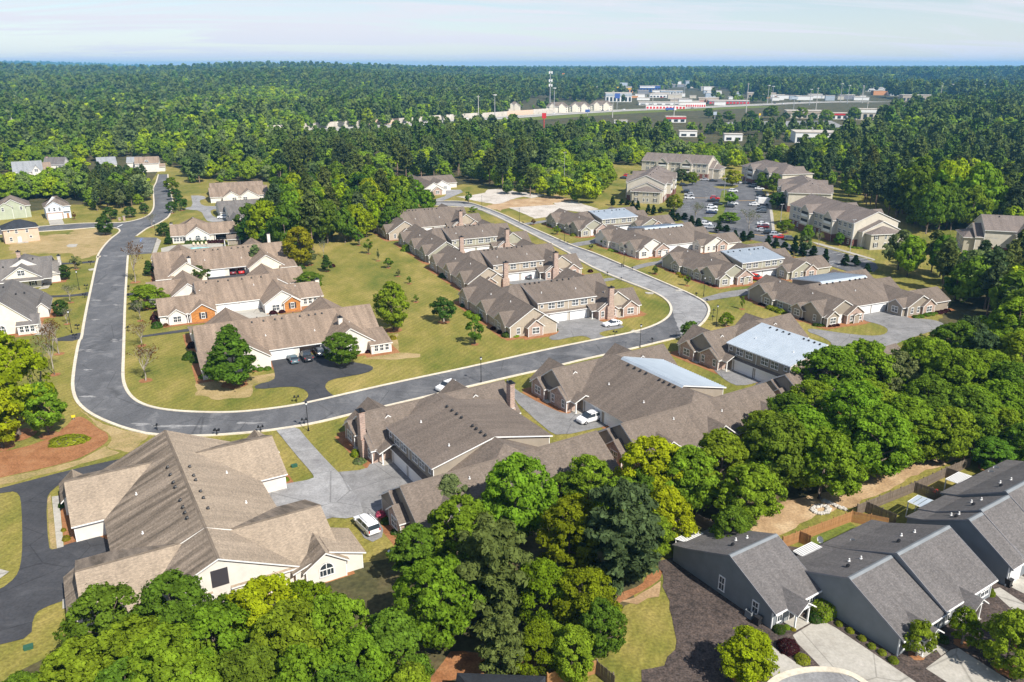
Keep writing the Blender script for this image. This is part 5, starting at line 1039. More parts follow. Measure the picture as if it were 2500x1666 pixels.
spec('vt',0,'Q2',1810,830,1810,700,'deep','small dark tree on the inside of the upper street curve',wpx=130)
spec('vt',1,'Q2',2150,825,2150,670,'deep','dark street tree nearest the clubhouse, upper street',wpx=130)
spec('vt',0,'Q2',2270,790,2270,600,'deep','second dark street tree up from the clubhouse',wpx=170)
spec('vt',1,'Q2',2190,660,2195,510,'deep','third dark street tree up from the clubhouse',wpx=150)
spec('vt',1,'Q2',2150,560,2160,370,'olive','olive green street tree near the top of the upper street',wpx=170)
spec('b0',2,'Q2',2055,1110,2060,920,'deep','dark tree at the left corner of the clubhouse',wpx=170)
spec('cy',0,'Q2',2110,1210,2100,1070,'deep','dark evergreen below the clubhouse corner tree',wpx=110)
spec('yt',1,'Q2',930,900,930,805,'rust','thin rusty young tree right of the pale blue house',wpx=40)
spec('ba',1,'Q2',1900,1000,1880,840,'grey','bare street tree beside the clubhouse parking entrance',wpx=120)
spec('ba',0,'Q1',2075,690,2050,130,'rust','large bare tree with brown twigs at the right kerb',wpx=330)
spec('ba',1,'Q1',2150,1280,2120,960,'grey','bare tree with white trunk right of the street',wpx=200)
spec('ba',0,4,985,1190,950,980,'rust','bare brown tree alone on the lawn inside the street bend',wpx=190)
spec('ba',1,4,960,955,940,800,'rust','bare brown tree above the lawn bend, by the black lane',wpx=130)
spec('ba',1,'Q1',1085,1000,1060,720,'grey','bare pale tree between two black drives left of the street',wpx=210)
spec('b0',3,'Q1',935,1200,920,930,'deep','dense dark rounded tree beside the lower grey villa',wpx=230)
spec('ba',0,'Q1',1030,1330,960,1110,'grey','leaning bare tree by the left lamp post',wpx=180)
spec('ba',1,4,370,1150,380,800,'rust','tall bare brown tree beside the lime green tree',wpx=150)
spec('ba',0,4,400,1010,400,790,'rust','second bare brown tree behind the lime green tree',wpx=140)
spec('yt',0,'Q1',1170,490,1170,270,'pale','thin young tree by the top black drive left of the street',wpx=140)
spec('b0',0,'Q1',1000,650,960,400,'deep','dark green shrubby tree at the chimney end of the grey villa',wpx=170)
spec('sp',0,4,130,1560,100,820,'lime','huge lime green tree at the left edge by the street bend',wpx=430)
spec('sp',0,4,330,1560,330,1180,'fresh','green tree beside the oval bush in the pine straw',wpx=260)
spec('ba',0,4,300,1480,280,1000,'pale','thin grey leafless tree in front of the lime green tree',wpx=200)
spec('sp',0,4,20,1640,-30,1150,'lime','lime green tree behind, cut by the left edge',wpx=300)
for k, (bx, by, tx, ty, w, col) in enumerate([(85,1150,85,1095,60,'mid'),(150,1195,150,1128,50,'fresh'),(212,1245,212,1145,72,'mid'),(278,1302,278,1198,62,'mid'),(412,1398,412,1325,66,'mid'),(478,1455,478,1405,36,'grey'),(552,1505,552,1450,34,'mid'),(342,1350,340,1265,20,'grey')]):
    spec('yt', k % 2, 2, bx, by, tx, ty, col, f"young lawn tree in the diagonal row, {['first from the wood','second from the wood','third from the wood','fourth from the wood','fifth from the wood','sixth, thin and grey','seventh, nearest the bright maple','bare stake like sapling'][k]}", wpx=w, group='young trees on the middle lawn')
spec('yt',0,5,598,660,598,605,'mid','tiny tree on the lawn right of the bright maple',wpx=36)
spec('vt',0,'P3',800,260,810,110,'olive','olive green shrubby tree by the lamp at the far street bend',wpx=190)
spec('vt',1,'P3',385,420,390,200,'mid','green tree leaning over the street at the far bend',wpx=210)
for k, (v, bx, by, tx, ty, w, col, lb) in enumerate([('S4',1245,1150,1255,945,60,'olive','slim young tree on the lawn below the metal roofed villa'),('S4',455,815,460,650,90,'mid','young tree in front of the azaleas of the metal roofed villa'),('S5',1940,1020,1950,840,120,'pale','thin pale tree on the right lawn by the turning drive'),('S5',2150,960,2155,750,120,'deep','dark narrow conifer on the right lawn'),('Q3',545,1425,550,1330,60,'mid','young tree beside the drive of the azalea villa'),(2,1550,1170,1550,1110,55,'fresh','young tree by the far metal roofed villa'),(2,950,965,955,875,50,'mid','young tree at the near edge of the first concrete slab'),(2,985,1020,985,980,60,'fresh','bushy young tree at the road beside the long row'),(2,1390,1105,1392,1065,34,'rust','brown leaved sapling by the far drive'),(2,1860,1245,1860,1195,36,'mid','sapling on the lawn below the second right villa'),(2,2215,1440,2215,1385,40,'mid','sapling on the verge by the third right villa'),(2,1780,1275,1780,1230,30,'grey','bare sapling on the verge')]):
    spec('cy' if 'conifer' in lb else 'yt', k % 2, v, bx, by, tx, ty, col, lb, wpx=w)
spec('b0',1,'S1',735,1540,735,1060,'lime','lime green round tree on the mulch in front of the detached house',wpx=520)
spec('vt',1,'S2',545,1390,560,1150,'fresh','small green tree at the corner of the townhouse pair',wpx=190)
spec('vt',0,'S2',850,1310,830,1060,'olive','bronze green bushy tree between the two porches',wpx=190)
spec('b0',2,'S2',1150,1480,1110,1030,'fresh','bright green tree in the lower right corner',wpx=330)
spec('b0',3,'S2',1250,1330,1260,1050,'mid','tree cut off by the right edge below the townhouses',wpx=150)
spec('b0',0,9,1800,340,1810,150,'mid','round green tree in the back yard by the old fence',wpx=240)
spec('b1',0,'Q3',1420,440,1420,250,'lime','lime yellow tree at the far end of the parking lot',wpx=200)
spec('b1',1,'Q3',1400,640,1400,500,'fresh','round green tree in the middle island of the parking lot',wpx=165)
spec('b1',2,'Q3',1385,850,1390,730,'fresh','round green tree at the near end of the parking island',wpx=215)
spec('b1',3,'Q3',1740,460,1740,280,'mid','tree before the far apartment block, left',wpx=140)
spec('b1',1,'Q3',1880,520,1890,290,'mid','airy tree before the far apartment block, right',wpx=170)
spec('b1',0,'Q3',1920,690,1920,500,'deep','dark tree on the strip by the middle apartment block',wpx=190)
spec('b1',2,'Q3',840,420,850,240,'grey','grey green tree in front of the far apartments',wpx=160)
spec('b1',0,'Q3',965,430,970,270,'olive','olive tree in front of the far apartments',wpx=140)
spec('b1',3,'Q3',760,720,760,530,'olive','olive tree at the near corner of the left apartment block',wpx=220)
spec('ba',0,'Q3',1000,830,1000,640,'grey','bare grey tree by the hedge of the parking lot, left',wpx=190)
spec('ba',1,'Q3',1600,950,1600,710,'grey','bare grey tree by the hedge of the parking lot, right',wpx=230)
spec('vt',1,'Q4',590,960,590,790,'olive','yellowish shrubby tree before the long apartment block',wpx=220)
spec('b1',2,'Q4',860,1060,855,850,'fresh','bright tree before the long apartment block',wpx=130)
spec('b1',3,'Q4',1250,1110,1255,950,'mid','small tree in front of the brick base of the long apartments',wpx=130)
spec('ba',1,'Q4',1000,1110,1005,950,'olive','thin twiggy tree before the long apartment block',wpx=120)
spec('b1',0,'Q4',830,1200,830,980,'pale','pale tree behind the screen of dark evergreens',wpx=170)
# evergreen screen along the apartments
EV = [(9,650,-50),(70,655,545),(175,650,580),(240,650,590),(295,710,595),(352,720,595),(470,755,640),(530,760,645),(612,740,670),(735,830,695),(800,830,735),(880,815,735),(955,905,765),(1035,905,790),(1265,965,835),(1350,950,870),(1445,1050,930),(1535,1060,935),(1620,1050,940),(1815,1150,990),(1900,1160,1020),(2005,1150,1060),(2110,1240,985),(2210,1230,1075)]
for k, (x, b, t) in enumerate(EV[1:]): spec('cy', k % 2, 'Q3', x, b, x, t, 'dark', 'dark pointed evergreen in the screen behind the villas', wpx=75 if k < 8 else 105, group='evergreen screen behind the villas', name='evergreen_tree')
for k, (x, b, t) in enumerate([(935,1250,1105),(1075,1360,1145),(1330,1360,1210),(1450,1370,1225),(1590,1480,1325)]): spec('cy', k % 2, 'Q4', x, b, x, t, 'dark', 'dark pointed evergreen in the screen by the lower car park', wpx=120, group='evergreens by the lower car park', name='evergreen_tree')
mb = MB()
for p, r in RINGS: mb.add([(p.x+r*math.cos(a*math.tau/14)*(1+.12*math.sin(a*3+p.x)), p.y+r*math.sin(a*math.tau/14)*(1+.12*math.cos(a*2+p.y)), .064) for a in range(14)], [tuple(range(14))])
tag(mb.build('pine_straw_ring', [M['straw']]), kind='structure')
# shrubs -------------------------------------------------------------
SH = {}
def shrub(p, r, h, col, label, box=False, cat='shrub', group=None, rx=None, rz=0.0, name='shrub', near=False):
    key = ('n' if near else 'f', box, rnd.randrange(2)); 
    if key not in SH: SH[key] = bush_mesh(key[2]*7+3, 2600 if near else 420, .085 if near else .26, 1.0, .05 if box else .12, box)
    root = thing(name, label, cat, (p[0], p[1], .03), rz, group); root.scale = (rx or r, r, h); q = LEAFCOL[col]; b = rnd.uniform(.88, 1.12)
    f = ob('foliage', SH[key], root); f.color = (q[0]*b, q[1]*b, q[2]*b, 1)
    cm = cached('bushcore', lambda: (lambda m: m)(bush_core())); c = ob('inner_twigs', cm, root); return root
def bush_core():
    m = MB(); n = 10; vs = []
    for j in range(5):
        t = j/5*math.pi/2; vs += [(.86*math.cos(t)*math.cos(a*math.tau/n), .86*math.cos(t)*math.sin(a*math.tau/n), .86*math.sin(t)) for a in range(n)]
    vs.append((0,0,.86)); fs = [(j*n+a, j*n+(a+1)%n, (j+1)*n+(a+1)%n, (j+1)*n+a) for j in range(4) for a in range(n)]+[(4*n+a, 4*n+(a+1)%n, 5*n) for a in range(n)]
    m.add(vs, fs); return m.mesh('inner_twigs', [M['bark']])
def shrubs(view, L, col, label, h=1.0, group=None, box=False, cat='shrub', near=False):
    for x, y, w in L:
        p = g(view, x, y); r = w/VIEW[view][2]/2*dist(p)/FPX; shrub(p, r, r*h, col, label, box, cat, group, near=near)
shrubs('P1', [(905,810,85),(975,805,60),(1022,795,40),(1068,790,48),(1120,780,56),(1180,775,60)], 'hedge', 'clipped round box bush along the gable of the villa by the bend', .95, 'round bushes at the gable')
shrubs('P1', [(1975,598,60),(2022,592,45),(2058,588,42)], 'hedge', 'small clipped bush at the brick front by the white sedan', .95, 'bushes at the brick front')
shrubs('P1', [(2092,570,60)], 'red', 'red leaved bush at the right corner of the villa by the bend', 1.0)
shrubs('P1', [(200,600,105),(235,630,95),(300,650,130)], 'fresh', 'rounded bright bush behind the villa on the lawn side', .9, 'bright bushes behind the villa')
shrubs('P1', [(145,500,75)], 'deep', 'dark bush at the back corner of the villa by the bend', .9)
shrubs('P1', [(480,760,70),(560,800,80)], 'red', 'purple leaved bush along the side of the villa by the bend', .9, 'purple bushes at the side wall')
shrubs('P1', [(630,840,110)], 'deep', 'dark loose bush at the corner of the villa by the bend', .9)
shrubs('P1', [(725,835,115)], 'fresh', 'light green grassy bush at the corner of the villa', .7)
shrubs(5, [(540,310,85)], 'fresh', 'large bright bush at the side of the second villa in the row', .9)
shrubs(5, [(775,490,50),(812,497,50)], 'hedge', 'round bush at the side of the third villa on the lawn', 1, 'pair of round bushes')
shrubs(2, [(315,1130,35),(342,1140,35)], 'yellowhedge', 'yellow green bush at the wood end villa', .9, 'yellow bushes')
shrubs(2, [(680,1345,55)], 'red', 'dark red bush at the gable of the sage villa', .9)
shrubs(2, [(1775,1425,36)], 'red', 'dark red bush at the kerb of the street', 1)
shrubs('P4', [(1415,1140,85),(1515,1125,70)], 'red', 'clipped purple globe bush by the orange gable', .85, 'purple globe bushes')
shrubs('P4', [(75,1200,75),(85,1250,70)], 'red', 'dark purple bush at the left end of the orange gabled villa', 1.2, 'purple bushes at the left end')
shrubs('P4', [(110,1290,110)], 'hedge', 'round green bush at the corner of the orange gabled villa', 1.0)
shrubs('P4', [(207,1275,55)], 'rust', 'rusty orange small bush by the corner window', 1.0)
shrubs('P4', [(1030,335,65)], 'red', 'purple bush beside the pool house', .8)
shrubs('P4', [(2085,610,60)], 'red', 'dark red bush on the edge of the middle lawn', 1.1)
shrubs('P4', [(1730,630,90)], 'deep', 'dark bush at the right corner of the open garage villa', .9)
shrubs(4, [(1290,1040,80),(1330,1060,75),(1265,1045,60)], 'hedge', 'rounded green bush at the left end of the big tan villa', 1.1, 'bushes at the left end of the tan villa')
shrubs(4, [(1300,965,60)], 'red', 'purple bush at the left end of the tan villa', 1.1)
shrubs(4, [(1370,1170,50),(1760,1120,50),(1810,1115,50)], 'mid', 'low bush under the big dark tree', .8, 'low bushes by the tree')
shrubs(5, [(305,1000,45),(355,995,34),(395,990,42)], 'mid', 'low bush under the sunroom windows', .8, 'sunroom bushes')
shrubs(5, [(270,1000,40)], 'red', 'purple bush left of the sunroom bushes', 1)
shrubs(5, [(440,910,50)], 'gold', 'tan grassy bush at the corner of the tan villa', 1)
shrubs(8, [(1300,295,62),(1330,315,55),(1352,330,50),(1378,345,52)], 'fresh', 'bright round bush in the row by the white minivan', .85, 'row of bright bushes by the minivan', near=False)
shrubs(8, [(160,620,52)], 'yellowhedge', 'upright yellow green bush in the round bed', 1.4); shrubs(8, [(185,655,75)], 'pale', 'low pale flowering plant in the round bed', .5)
shrubs(8, [(305,965,55)], 'pink', 'pink azalea behind the white parked car', 1.0, cat='azalea')
shrubs(8, [(335,1005,62),(388,1065,50),(430,1100,56),(455,1130,56),(475,1160,56)], 'deep', 'dark green bush along the shaded wall by the white parked car', .9, 'dark bushes along the wall')
shrubs('P3', [(300,535,55),(345,555,50),(385,575,55),(430,595,50)], 'fresh', 'bright bush in the row before the dark sided villa', .85, 'bright bushes at the dark sided villa')
shrubs('P3', [(565,650,75),(625,675,85),(695,705,95)], 'fresh', 'bright bush by the porch of the dark sided villa', .8, 'bushes by the porch')
for x, y, w in [(1330,95,100),(1400,105,95),(1450,115,80),(1290,75,70)]:
    pass
shrubs('S5', [(350,585,90),(400,605,90),(455,625,95),(500,635,60)], 'yellowhedge', 'big yellow green mounded hedge at the side of the brown roofed villa', .75, 'mounded yellow hedge')
shrubs('S5', [(150,490,25),(170,492,22)], 'pink', 'pink azalea at the back corner of the brown roofed villa', 1, 'pink azaleas at the back', cat='azalea'); shrubs('S5', [(625,665,35)], 'pink', 'bright pink azalea by the side window', 1, cat='azalea')
shrubs('S5', [(245,545,50),(295,555,45),(685,700,50)], 'red', 'purple bush along the side wall of the brown roofed villa', .9, 'purple bushes, brown roofed villa')
shrubs('S5', [(830,765,60),(870,770,60),(915,770,55)], 'hedge', 'green bush at the near corner of the brown roofed villa', .8, 'green corner bushes'); shrubs('S5', [(975,775,55),(1020,770,55),(1060,765,55)], 'red', 'dark purple clipped hedge plant under the front window', .75, 'purple hedge under the window')
shrubs('S5', [(1185,735,60),(1275,722,40),(1305,718,40)], 'hedge', 'small green bush by the front door of the brown roofed villa', .8, 'bushes by the front door')
shrubs('S5', [(1900,680,70),(1950,675,70),(2010,660,70),(2060,650,70),(2105,640,50)], 'mid', 'spiky green bush along the right wing of the brown roofed villa', .7, 'bushes along the right wing'); shrubs('S5', [(2140,635,70),(2185,625,65),(2230,610,60)], 'red', 'purple bush at the far right wing', .7, 'purple bushes at the far right wing')
shrubs('S5', [(2050,970,90),(2130,1000,80),(2190,1000,90)], 'deep', 'dark bush around the conifer on the right lawn', .7, 'dark bushes around the conifer')
shrubs('S4', [(330,650,75),(360,690,70),(410,695,65)], 'gold', 'yellow bush along the side of the metal roofed villa', .8, 'yellow bushes, metal roofed villa'); shrubs('S4', [(570,740,40),(605,750,40),(645,760,40),(690,770,35)], 'pink', 'pink azalea in the bed of the metal roofed villa', .9, 'pink azaleas, metal roofed villa', cat='azalea')
shrubs('S4', [(210,600,45),(260,610,45),(735,790,55),(780,810,55),(850,825,70)], 'red', 'dark red bush in the bed of the metal roofed villa', .8, 'dark red bushes, metal roofed villa'); shrubs('S4', [(920,825,45),(960,822,45),(1000,818,45),(1045,812,45)], 'fresh', 'small green bush under the front window of the metal roofed villa', .8, 'green bushes under the window')
shrubs('Q3', [(40,1160,50),(80,1175,50),(115,1180,40)], 'fresh', 'green bush in the side bed of the azalea villa', .7, 'green bushes, azalea villa'); shrubs('Q3', [(155,1190,30),(185,1200,30),(215,1210,30),(345,1235,45)], 'pink', 'pink azalea in front of the brown roofed villa between metal roofs', .9, 'pink azaleas, azalea villa', cat='azalea')
shrubs(2, [(1490,1110,25),(1510,1120,25),(1530,1135,25),(1560,1150,40),(1660,1180,40)], 'yellowhedge', 'yellow green bush along the far metal roofed villa', .9, 'yellow bushes, far villa')
shrubs('Q4', [(1395,1135,50),(1440,1145,50),(1490,1150,50),(1530,1150,45)], 'fresh', 'bright low bush at the foot of the long apartments', .7, 'bright bushes at the apartments')
# pine straw bed bush, clipped front shrubs
p = g(7,398,190); shrub(p, 1.75, 1.25, 'yellowhedge', 'wide oval clipped bush in the orange pine straw bed', False, 'shrub', None, 3.3, math.radians(20), near=True)
shrubs(7, [(1645,410,34)], 'yellowhedge', 'small round bush at the white wall of the streaked villa', 1.2, near=True); shrubs(7, [(358,560,40)], 'hedge', 'bush by the left path of the streaked villa', 1.2, near=True); shrubs(7, [(383,750,40),(365,700,26)], 'gold', 'rusty yellow bush at the white garage wall', 1.2, 'rusty bushes at the garage wall', near=True)
shrubs('S1', [(1355,1010,118)], 'hedge', 'rounded green bush beside the porch of the detached house', 1.15, near=True)
p = g('S1',1440,960); shrub(p, 1.45, 1.75, 'fresh', 'big square clipped bush between the detached house and the pair', True, 'shrub', None, 1.9, math.radians(TA+90), near=True)
shrubs('S1', [(1575,1055,62)], 'yellowhedge', 'small clipped globe nearest the big square bush', 1.05, near=True, group=None)
for k, (x, y, w) in enumerate([(97,1228,50),(177,1280,50),(242,1332,50),(312,1375,52),(388,1430,60)]): shrubs('S2', [(x,y,w)], 'yellowhedge', 'small clipped globe bush in the row along the grey wall', 1.0, 'globe bushes along the grey wall', near=True)
shrubs('S1', [(1035,1110,105)], 'hedge', 'clipped bush under the front window of the detached house', .95, near=True); shrubs('S1', [(1105,1085,60)], 'fresh', 'low clipped bush right of the front window', .9, near=True); shrubs('S1', [(1165,1098,50)], 'gold', 'tiny brownish plant at the porch step', .6, near=True)
shrubs('S1', [(1115,1275,178)], 'red', 'big round purple leaved bush on the mulch', .88, near=True); shrubs('S1', [(1245,1375,128)], 'yellowhedge', 'low round clipped bush at the tip of the mulch bed', .75, near=True)
shrubs('S2', [(725,1290,64)], 'hedge', 'dark clipped bush by the second porch', 1.1, near=True); shrubs('S2', [(1045,980,50)], 'olive', 'yellow shrub at the second townhouse corner', 1.6, near=True)
# ---------------------------------------------------------------- vehicles
PAINT = {}
def paint(name, c, rough=.25):
    if name not in PAINT: PAINT[name] = flat('car_paint_'+name, c, rough, 0, .6)
    return PAINT[name]
PC = {'white': (.80,.80,.80), 'silver': (.45,.46,.48), 'dark': (.030,.032,.036), 'grey': (.10,.11,.12), 'blue': (.022,.035,.085), 'teal': (.10,.15,.17), 'red': (.55,.02,.015), 'maroon': (.16,.02,.025), 'scarlet': (.80,.04,.02)}
M['tyre'] = flat('tyre', (.012,.012,.012), .85); M['rim'] = flat('wheel_rim', (.5,.5,.52), .3, .7); M['lamp'] = flat('headlamp', (.75,.76,.78), .15); M['tail'] = flat('tail_lamp', (.45,.01,.01), .25); M['plate'] = flat('number_plate', (.7,.7,.72), .5)
# stations along the body: (x, sill, belt, roof, half width at belt, half width at roof); x runs from nose to tail
BODY = {
 'minivan': ([(-2.5,.35,.62,.62,.70,.70),(-2.42,.28,.85,.85,.86,.80),(-1.75,.25,1.02,1.02,.97,.93),(-1.35,.24,1.08,1.08,.99,.95),(-.35,.24,1.10,1.66,1.0,.78),(.6,.24,1.10,1.74,1.0,.80),(1.9,.24,1.10,1.72,.99,.78),(2.28,.28,1.08,1.60,.95,.74),(2.52,.36,1.02,1.05,.90,.86),(2.55,.45,.8,.8,.86,.84)], (-1.58, 1.55), .34),
 'suv': ([(-2.3,.4,.7,.7,.72,.72),(-2.22,.32,.95,.95,.88,.84),(-1.3,.3,1.08,1.08,.94,.9),(-1.0,.3,1.10,1.10,.95,.92),(-.35,.3,1.10,1.66,.95,.72),(.6,.3,1.10,1.72,.95,.74),(1.7,.3,1.12,1.66,.94,.71),(2.15,.34,1.08,1.12,.90,.84),(2.3,.45,.85,.85,.86,.84)], (-1.42, 1.38), .36),
 'sedan': ([(-2.4,.3,.55,.55,.66,.66),(-2.3,.24,.74,.74,.84,.80),(-1.2,.22,.88,.88,.91,.88),(-.85,.22,.92,.92,.92,.88),(-.1,.22,.93,1.38,.92,.64),(.7,.22,.94,1.43,.92,.66),(1.25,.22,.95,1.34,.92,.64),(1.85,.24,.97,.98,.9,.86),(2.3,.26,.94,.95,.86,.82),(2.4,.36,.62,.62,.80,.80)], (-1.45, 1.42), .32),
 'pickup': ([(-2.85,.45,.8,.8,.78,.78),(-2.75,.38,1.05,1.05,.94,.90),(-1.6,.36,1.16,1.16,.98,.95),(-1.3,.36,1.18,1.18,.99,.95),(-.75,.36,1.18,1.78,.99,.76),(.1,.36,1.18,1.84,.99,.78),(.75,.36,1.18,1.76,.99,.76),(.95,.36,1.18,1.19,.99,.96),(2.7,.40,1.18,1.19,.98,.95),(2.8,.5,.9,.9,.94,.94)], (-1.85, 1.75), .39)}
def car_meshes(kind, col):
    st, axles, wr = BODY[kind]; pm = paint(col, PC[col]); body = MB(); cab = MB(); rf = MB(); sect = []
    for x, s, b, r, wb, wt in st: sect.append([(x,-wb*.9,s),(x,-wb,s+(b-s)*.35),(x,-wb*.98,b),(x,wb*.98,b),(x,wb,s+(b-s)*.35),(x,wb*.9,s)])
    vs = [v for q in sect for v in q]; n = len(sect); body.add(vs, [(i*6+k,i*6+(k+1)%6,(i+1)*6+(k+1)%6,(i+1)*6+k) for i in range(n-1) for k in range(6)]+[tuple(range(6)), tuple((n-1)*6+k for k in range(6))[::-1]])
    up = [q for q in st]; cs = []
    for x, s, b, r, wb, wt in up: cs.append([(x,-wb*.95,b-.01),(x,-wt,r),(x,wt,r),(x,wb*.95,b-.01)])
    for i in range(n-1):
        if max(up[i][3]-up[i][2], up[i+1][3]-up[i+1][2]) < .1: continue
        A, B = cs[i], cs[i+1]; cab.add(A+B, [(0,1,5,4),(2,3,7,6)])
        both = min(up[i][3]-up[i][2], up[i+1][3]-up[i+1][2]) > .2
        if both:
            e = .015; rf.add([(p[0],p[1]*1.01,p[2]+e) for p in (A[1],A[2],B[2],B[1])]+[(p[0],p[1]*1.03,p[2]-.09) for p in (A[1],A[2],B[2],B[1])], [(0,1,2,3),(0,3,7,4),(1,5,6,2)])
            for k, (lo_, hi_) in enumerate(((0,1),(3,2))):          # pillars
                P0 = Vector(B[lo_]); P1 = Vector(B[hi_]); sg = -1 if k == 0 else 1; rf.add([P0+Vector((-.06,sg*.02,0)),P0+Vector((.06,sg*.02,0)),P1+Vector((.06,sg*.02,0)),P1+Vector((-.06,sg*.02,0))], [(0,1,2,3)])
        else: cab.add(A+B, [(1,2,6,5)])
    wl_ = MB(); ri = MB(); seg_ = 12
    c = [(wr*math.cos(a*math.tau/seg_), wr*math.sin(a*math.tau/seg_)) for a in range(seg_)]
    wl_.add([(x,-.11,z) for x, z in c]+[(x,.11,z) for x, z in c], [tuple(range(seg_))[::-1], tuple(range(seg_,2*seg_))]+[(i,(i+1)%seg_,seg_+(i+1)%seg_,seg_+i) for i in range(seg_)])
    ri.add([(x*.62,-.118,z*.62) for x, z in c]+[(x*.62,.118,z*.62) for x, z in c], [tuple(range(seg_))[::-1], tuple(range(seg_,2*seg_))])
    hl = MB(); hl.box(-.04,.10,-.17,.17,-.08,.08); tl = MB(); tl.box(-.10,.03,-.09,.09,-.17,.17); mr_ = MB(); mr_.box(-.06,.06,-.1,.1,-.07,.07); pl_ = MB(); pl_.box(-.01,.02,-.26,.26,-.06,.06)
    return dict(body=body.mesh('body',[pm],True) if False else body.mesh('body',[pm]), cabin=cab.mesh('window',[M['glass']]), roof=rf.mesh('roof',[pm]), tyre=wl_.mesh('tyre',[M['tyre']]), rim=ri.mesh('rim',[M['rim']]), head=hl.mesh('headlight',[M['lamp']]), tail=tl.mesh('tail_light',[M['tail']]), mirror=mr_.mesh('mirror',[pm]), plate=pl_.mesh('number_plate',[M['plate']]), st=st, ax=axles, wr=wr)
def car(kind, col, p, head, label, cat='car', group=None, z=.09, full=True, name='parked_car'):
    """head: direction the nose points to, as a vector"""
    c = cached(('car', kind, col), lambda: car_meshes(kind, col)); rz = math.atan2(-head[1], -head[0])
    r = thing(name, label, cat, (p[0], p[1], z), rz, group); st = c['st']
    ob('body', c['body'], r); ob('window', c['cabin'], r); ob('roof', c['roof'], r)
    for x in c['ax']:
        for sg in (-1, 1):
            w = ob('wheel', c['tyre'], r, (x, sg*(st[4][4]-.10), c['wr']))
            if full: ob('rim', c['rim'], w)
    if full:
        for sg in (-1, 1):
            ob('headlight', c['head'], r, (st[1][0]+.02, sg*st[1][4]*.72, st[1][2]-.13)); ob('tail_light', c['tail'], r, (st[-2][0]+.03, sg*st[-2][4]*.86, st[-2][2]-.16)); ob('mirror', c['mirror'], r, (st[3][0]+.25, sg*(st[3][4]+.1), st[3][2]+.05))
        ob('number_plate', c['plate'], r, (st[-1][0]+.02, 0, .75))
        if kind in ('minivan','suv'):
            def rail():
                m = MB(); m.box(-.9,1.5,-.03,.03,0,.05); return m.mesh('roof_rail',[M['black']])
            for sg in (-1, 1): ob('roof_rail', cached(('rail',), rail), r, (.1, sg*.62, 1.74))
    if kind == 'pickup':
        def bed():
            m = MB(); m.box(1.05,2.65,-.82,.82,1.1,1.20); return m.mesh('load_bed',[M['black']])
        ob('load_bed', cached(('bed',), bed), r)
    return r
def car_on(kind, col, view, nose, tail, label, **k):
    a = g(view, *nose, .4); b = g(view, *tail, .4); return car(kind, col, (a+b)/2, a-b, label, **k)
car_on('minivan','white',8,(185,985),(262,1062),'white minivan seen from behind with a dark roof window, beside the pink azalea', cat='minivan')
car_on('minivan','white',8,(1443,428),(1570,392),'white minivan side on in the court with bright bushes', cat='minivan')
car_on('sedan','white','P1',(1725,715),(1915,690),'white sedan on the grey drive inside the street bend')
d_ = Matrix.Rotation(math.radians(25.7+90), 2)@Vector((1, 0))
car('sedan','teal',g(4,1982,1060),d_,'grey green sedan, leftmost of three on the black drive'); car('pickup','dark',g(4,2073,1045),d_,'black pickup between two cars on the black drive', cat='pickup'); car('suv','grey',g(4,2160,1015),d_,'dark grey car on the right of the three on the black drive')
car('sedan','maroon',W2(H_['A4'],1.8,-7.6),W2(H_['A4'],1.8,0)-W2(H_['A4'],1.8,-8),'dark red car inside the open garage, left', z=.02); car('sedan','red',W2(H_['A4'],4.2,-7.8),W2(H_['A4'],4.2,0)-W2(H_['A4'],4.2,-8),'bright red car inside the open garage, right', z=.02)
car_on('pickup','white','S3',(585,885),(800,880),'white pickup by the grey roofed villa on the side drive', cat='pickup')
car_on('suv','scarlet','S4',(1515,725),(1385,705),'bright red car outside the metal roofed garages')
car_on('suv','white',8,(655,240),(715,218),'white car on the street showing behind a roof')
car('sedan','grey',g('P1',892,182),g('P1',892,182)-g('P1',870,210),'dark car before white garage doors of the second villa')
lotd = g('Q3',1235,742)-g('Q3',1130,738)
LOT = [('sedan','silver',1105,368,'silver car by the far apartments'),('sedan','dark',1205,380,'dark car by the far apartments'),('suv','dark',870,430,'dark car alone at the left far corner of the lot'),('sedan','white',1520,404,'white car at the far right corner of the lot'),('sedan','dark',1580,408,'black car next to the far right white car'),('suv','silver',1650,438,'silver car on the far right row'),('sedan','white',1725,470,'white car under the airy tree, far right row'),
 ('suv','dark',890,508,'dark car at the top of the left row'),('suv','silver',930,540,'silver van in the left row'),('sedan','white',938,575,'white car in the left row'),('suv','red',1222,582,'red car in the centre left row'),('pickup','dark',1205,610,'black off roader below the red car'),('sedan','dark',1252,645,'dark car behind the black off roader'),('suv','white',1190,680,'white off roader in the centre row'),('sedan','white',1195,712,'white sedan below the white off roader'),('sedan','blue',1185,742,'dark blue sedan at the near end of the centre row'),
 ('suv','white',1430,498,'white car above the round island tree'),('sedan','white',1425,638,'white car just below the round island tree'),('suv','dark',1385,670,'black car below the round island tree'),('suv','dark',1740,542,'dark car at the top of the right row'),('sedan','silver',1745,576,'silver car above the box truck'),('sedan','white',1668,652,'white car left of the box truck'),('suv','dark',1752,702,'black car below the box truck'),('suv','grey',1752,732,'dark grey car, second below the box truck'),
 ('sedan','white',1765,868,'white car in the lower right row'),('suv','maroon',1765,905,'maroon car in the lower right row'),('sedan','silver',1760,942,'silver car in the lower right row'),('suv','dark',1835,972,'black car near the lower kerb bend'),('suv','silver',1905,995,'silver car near the lower kerb bend'),('sedan','red',1950,1020,'red car at the lower kerb bend'),('suv','white',1122,872,'white car behind the evergreens, left'),('sedan','silver',1168,908,'silver car behind the evergreens, left'),('suv','grey',2070,1042,'dark car behind the evergreens at right'),
 ('suv','red',238,325,'red car left of the left apartment block'),('sedan','dark',200,348,'dark car left of the left apartment block')]
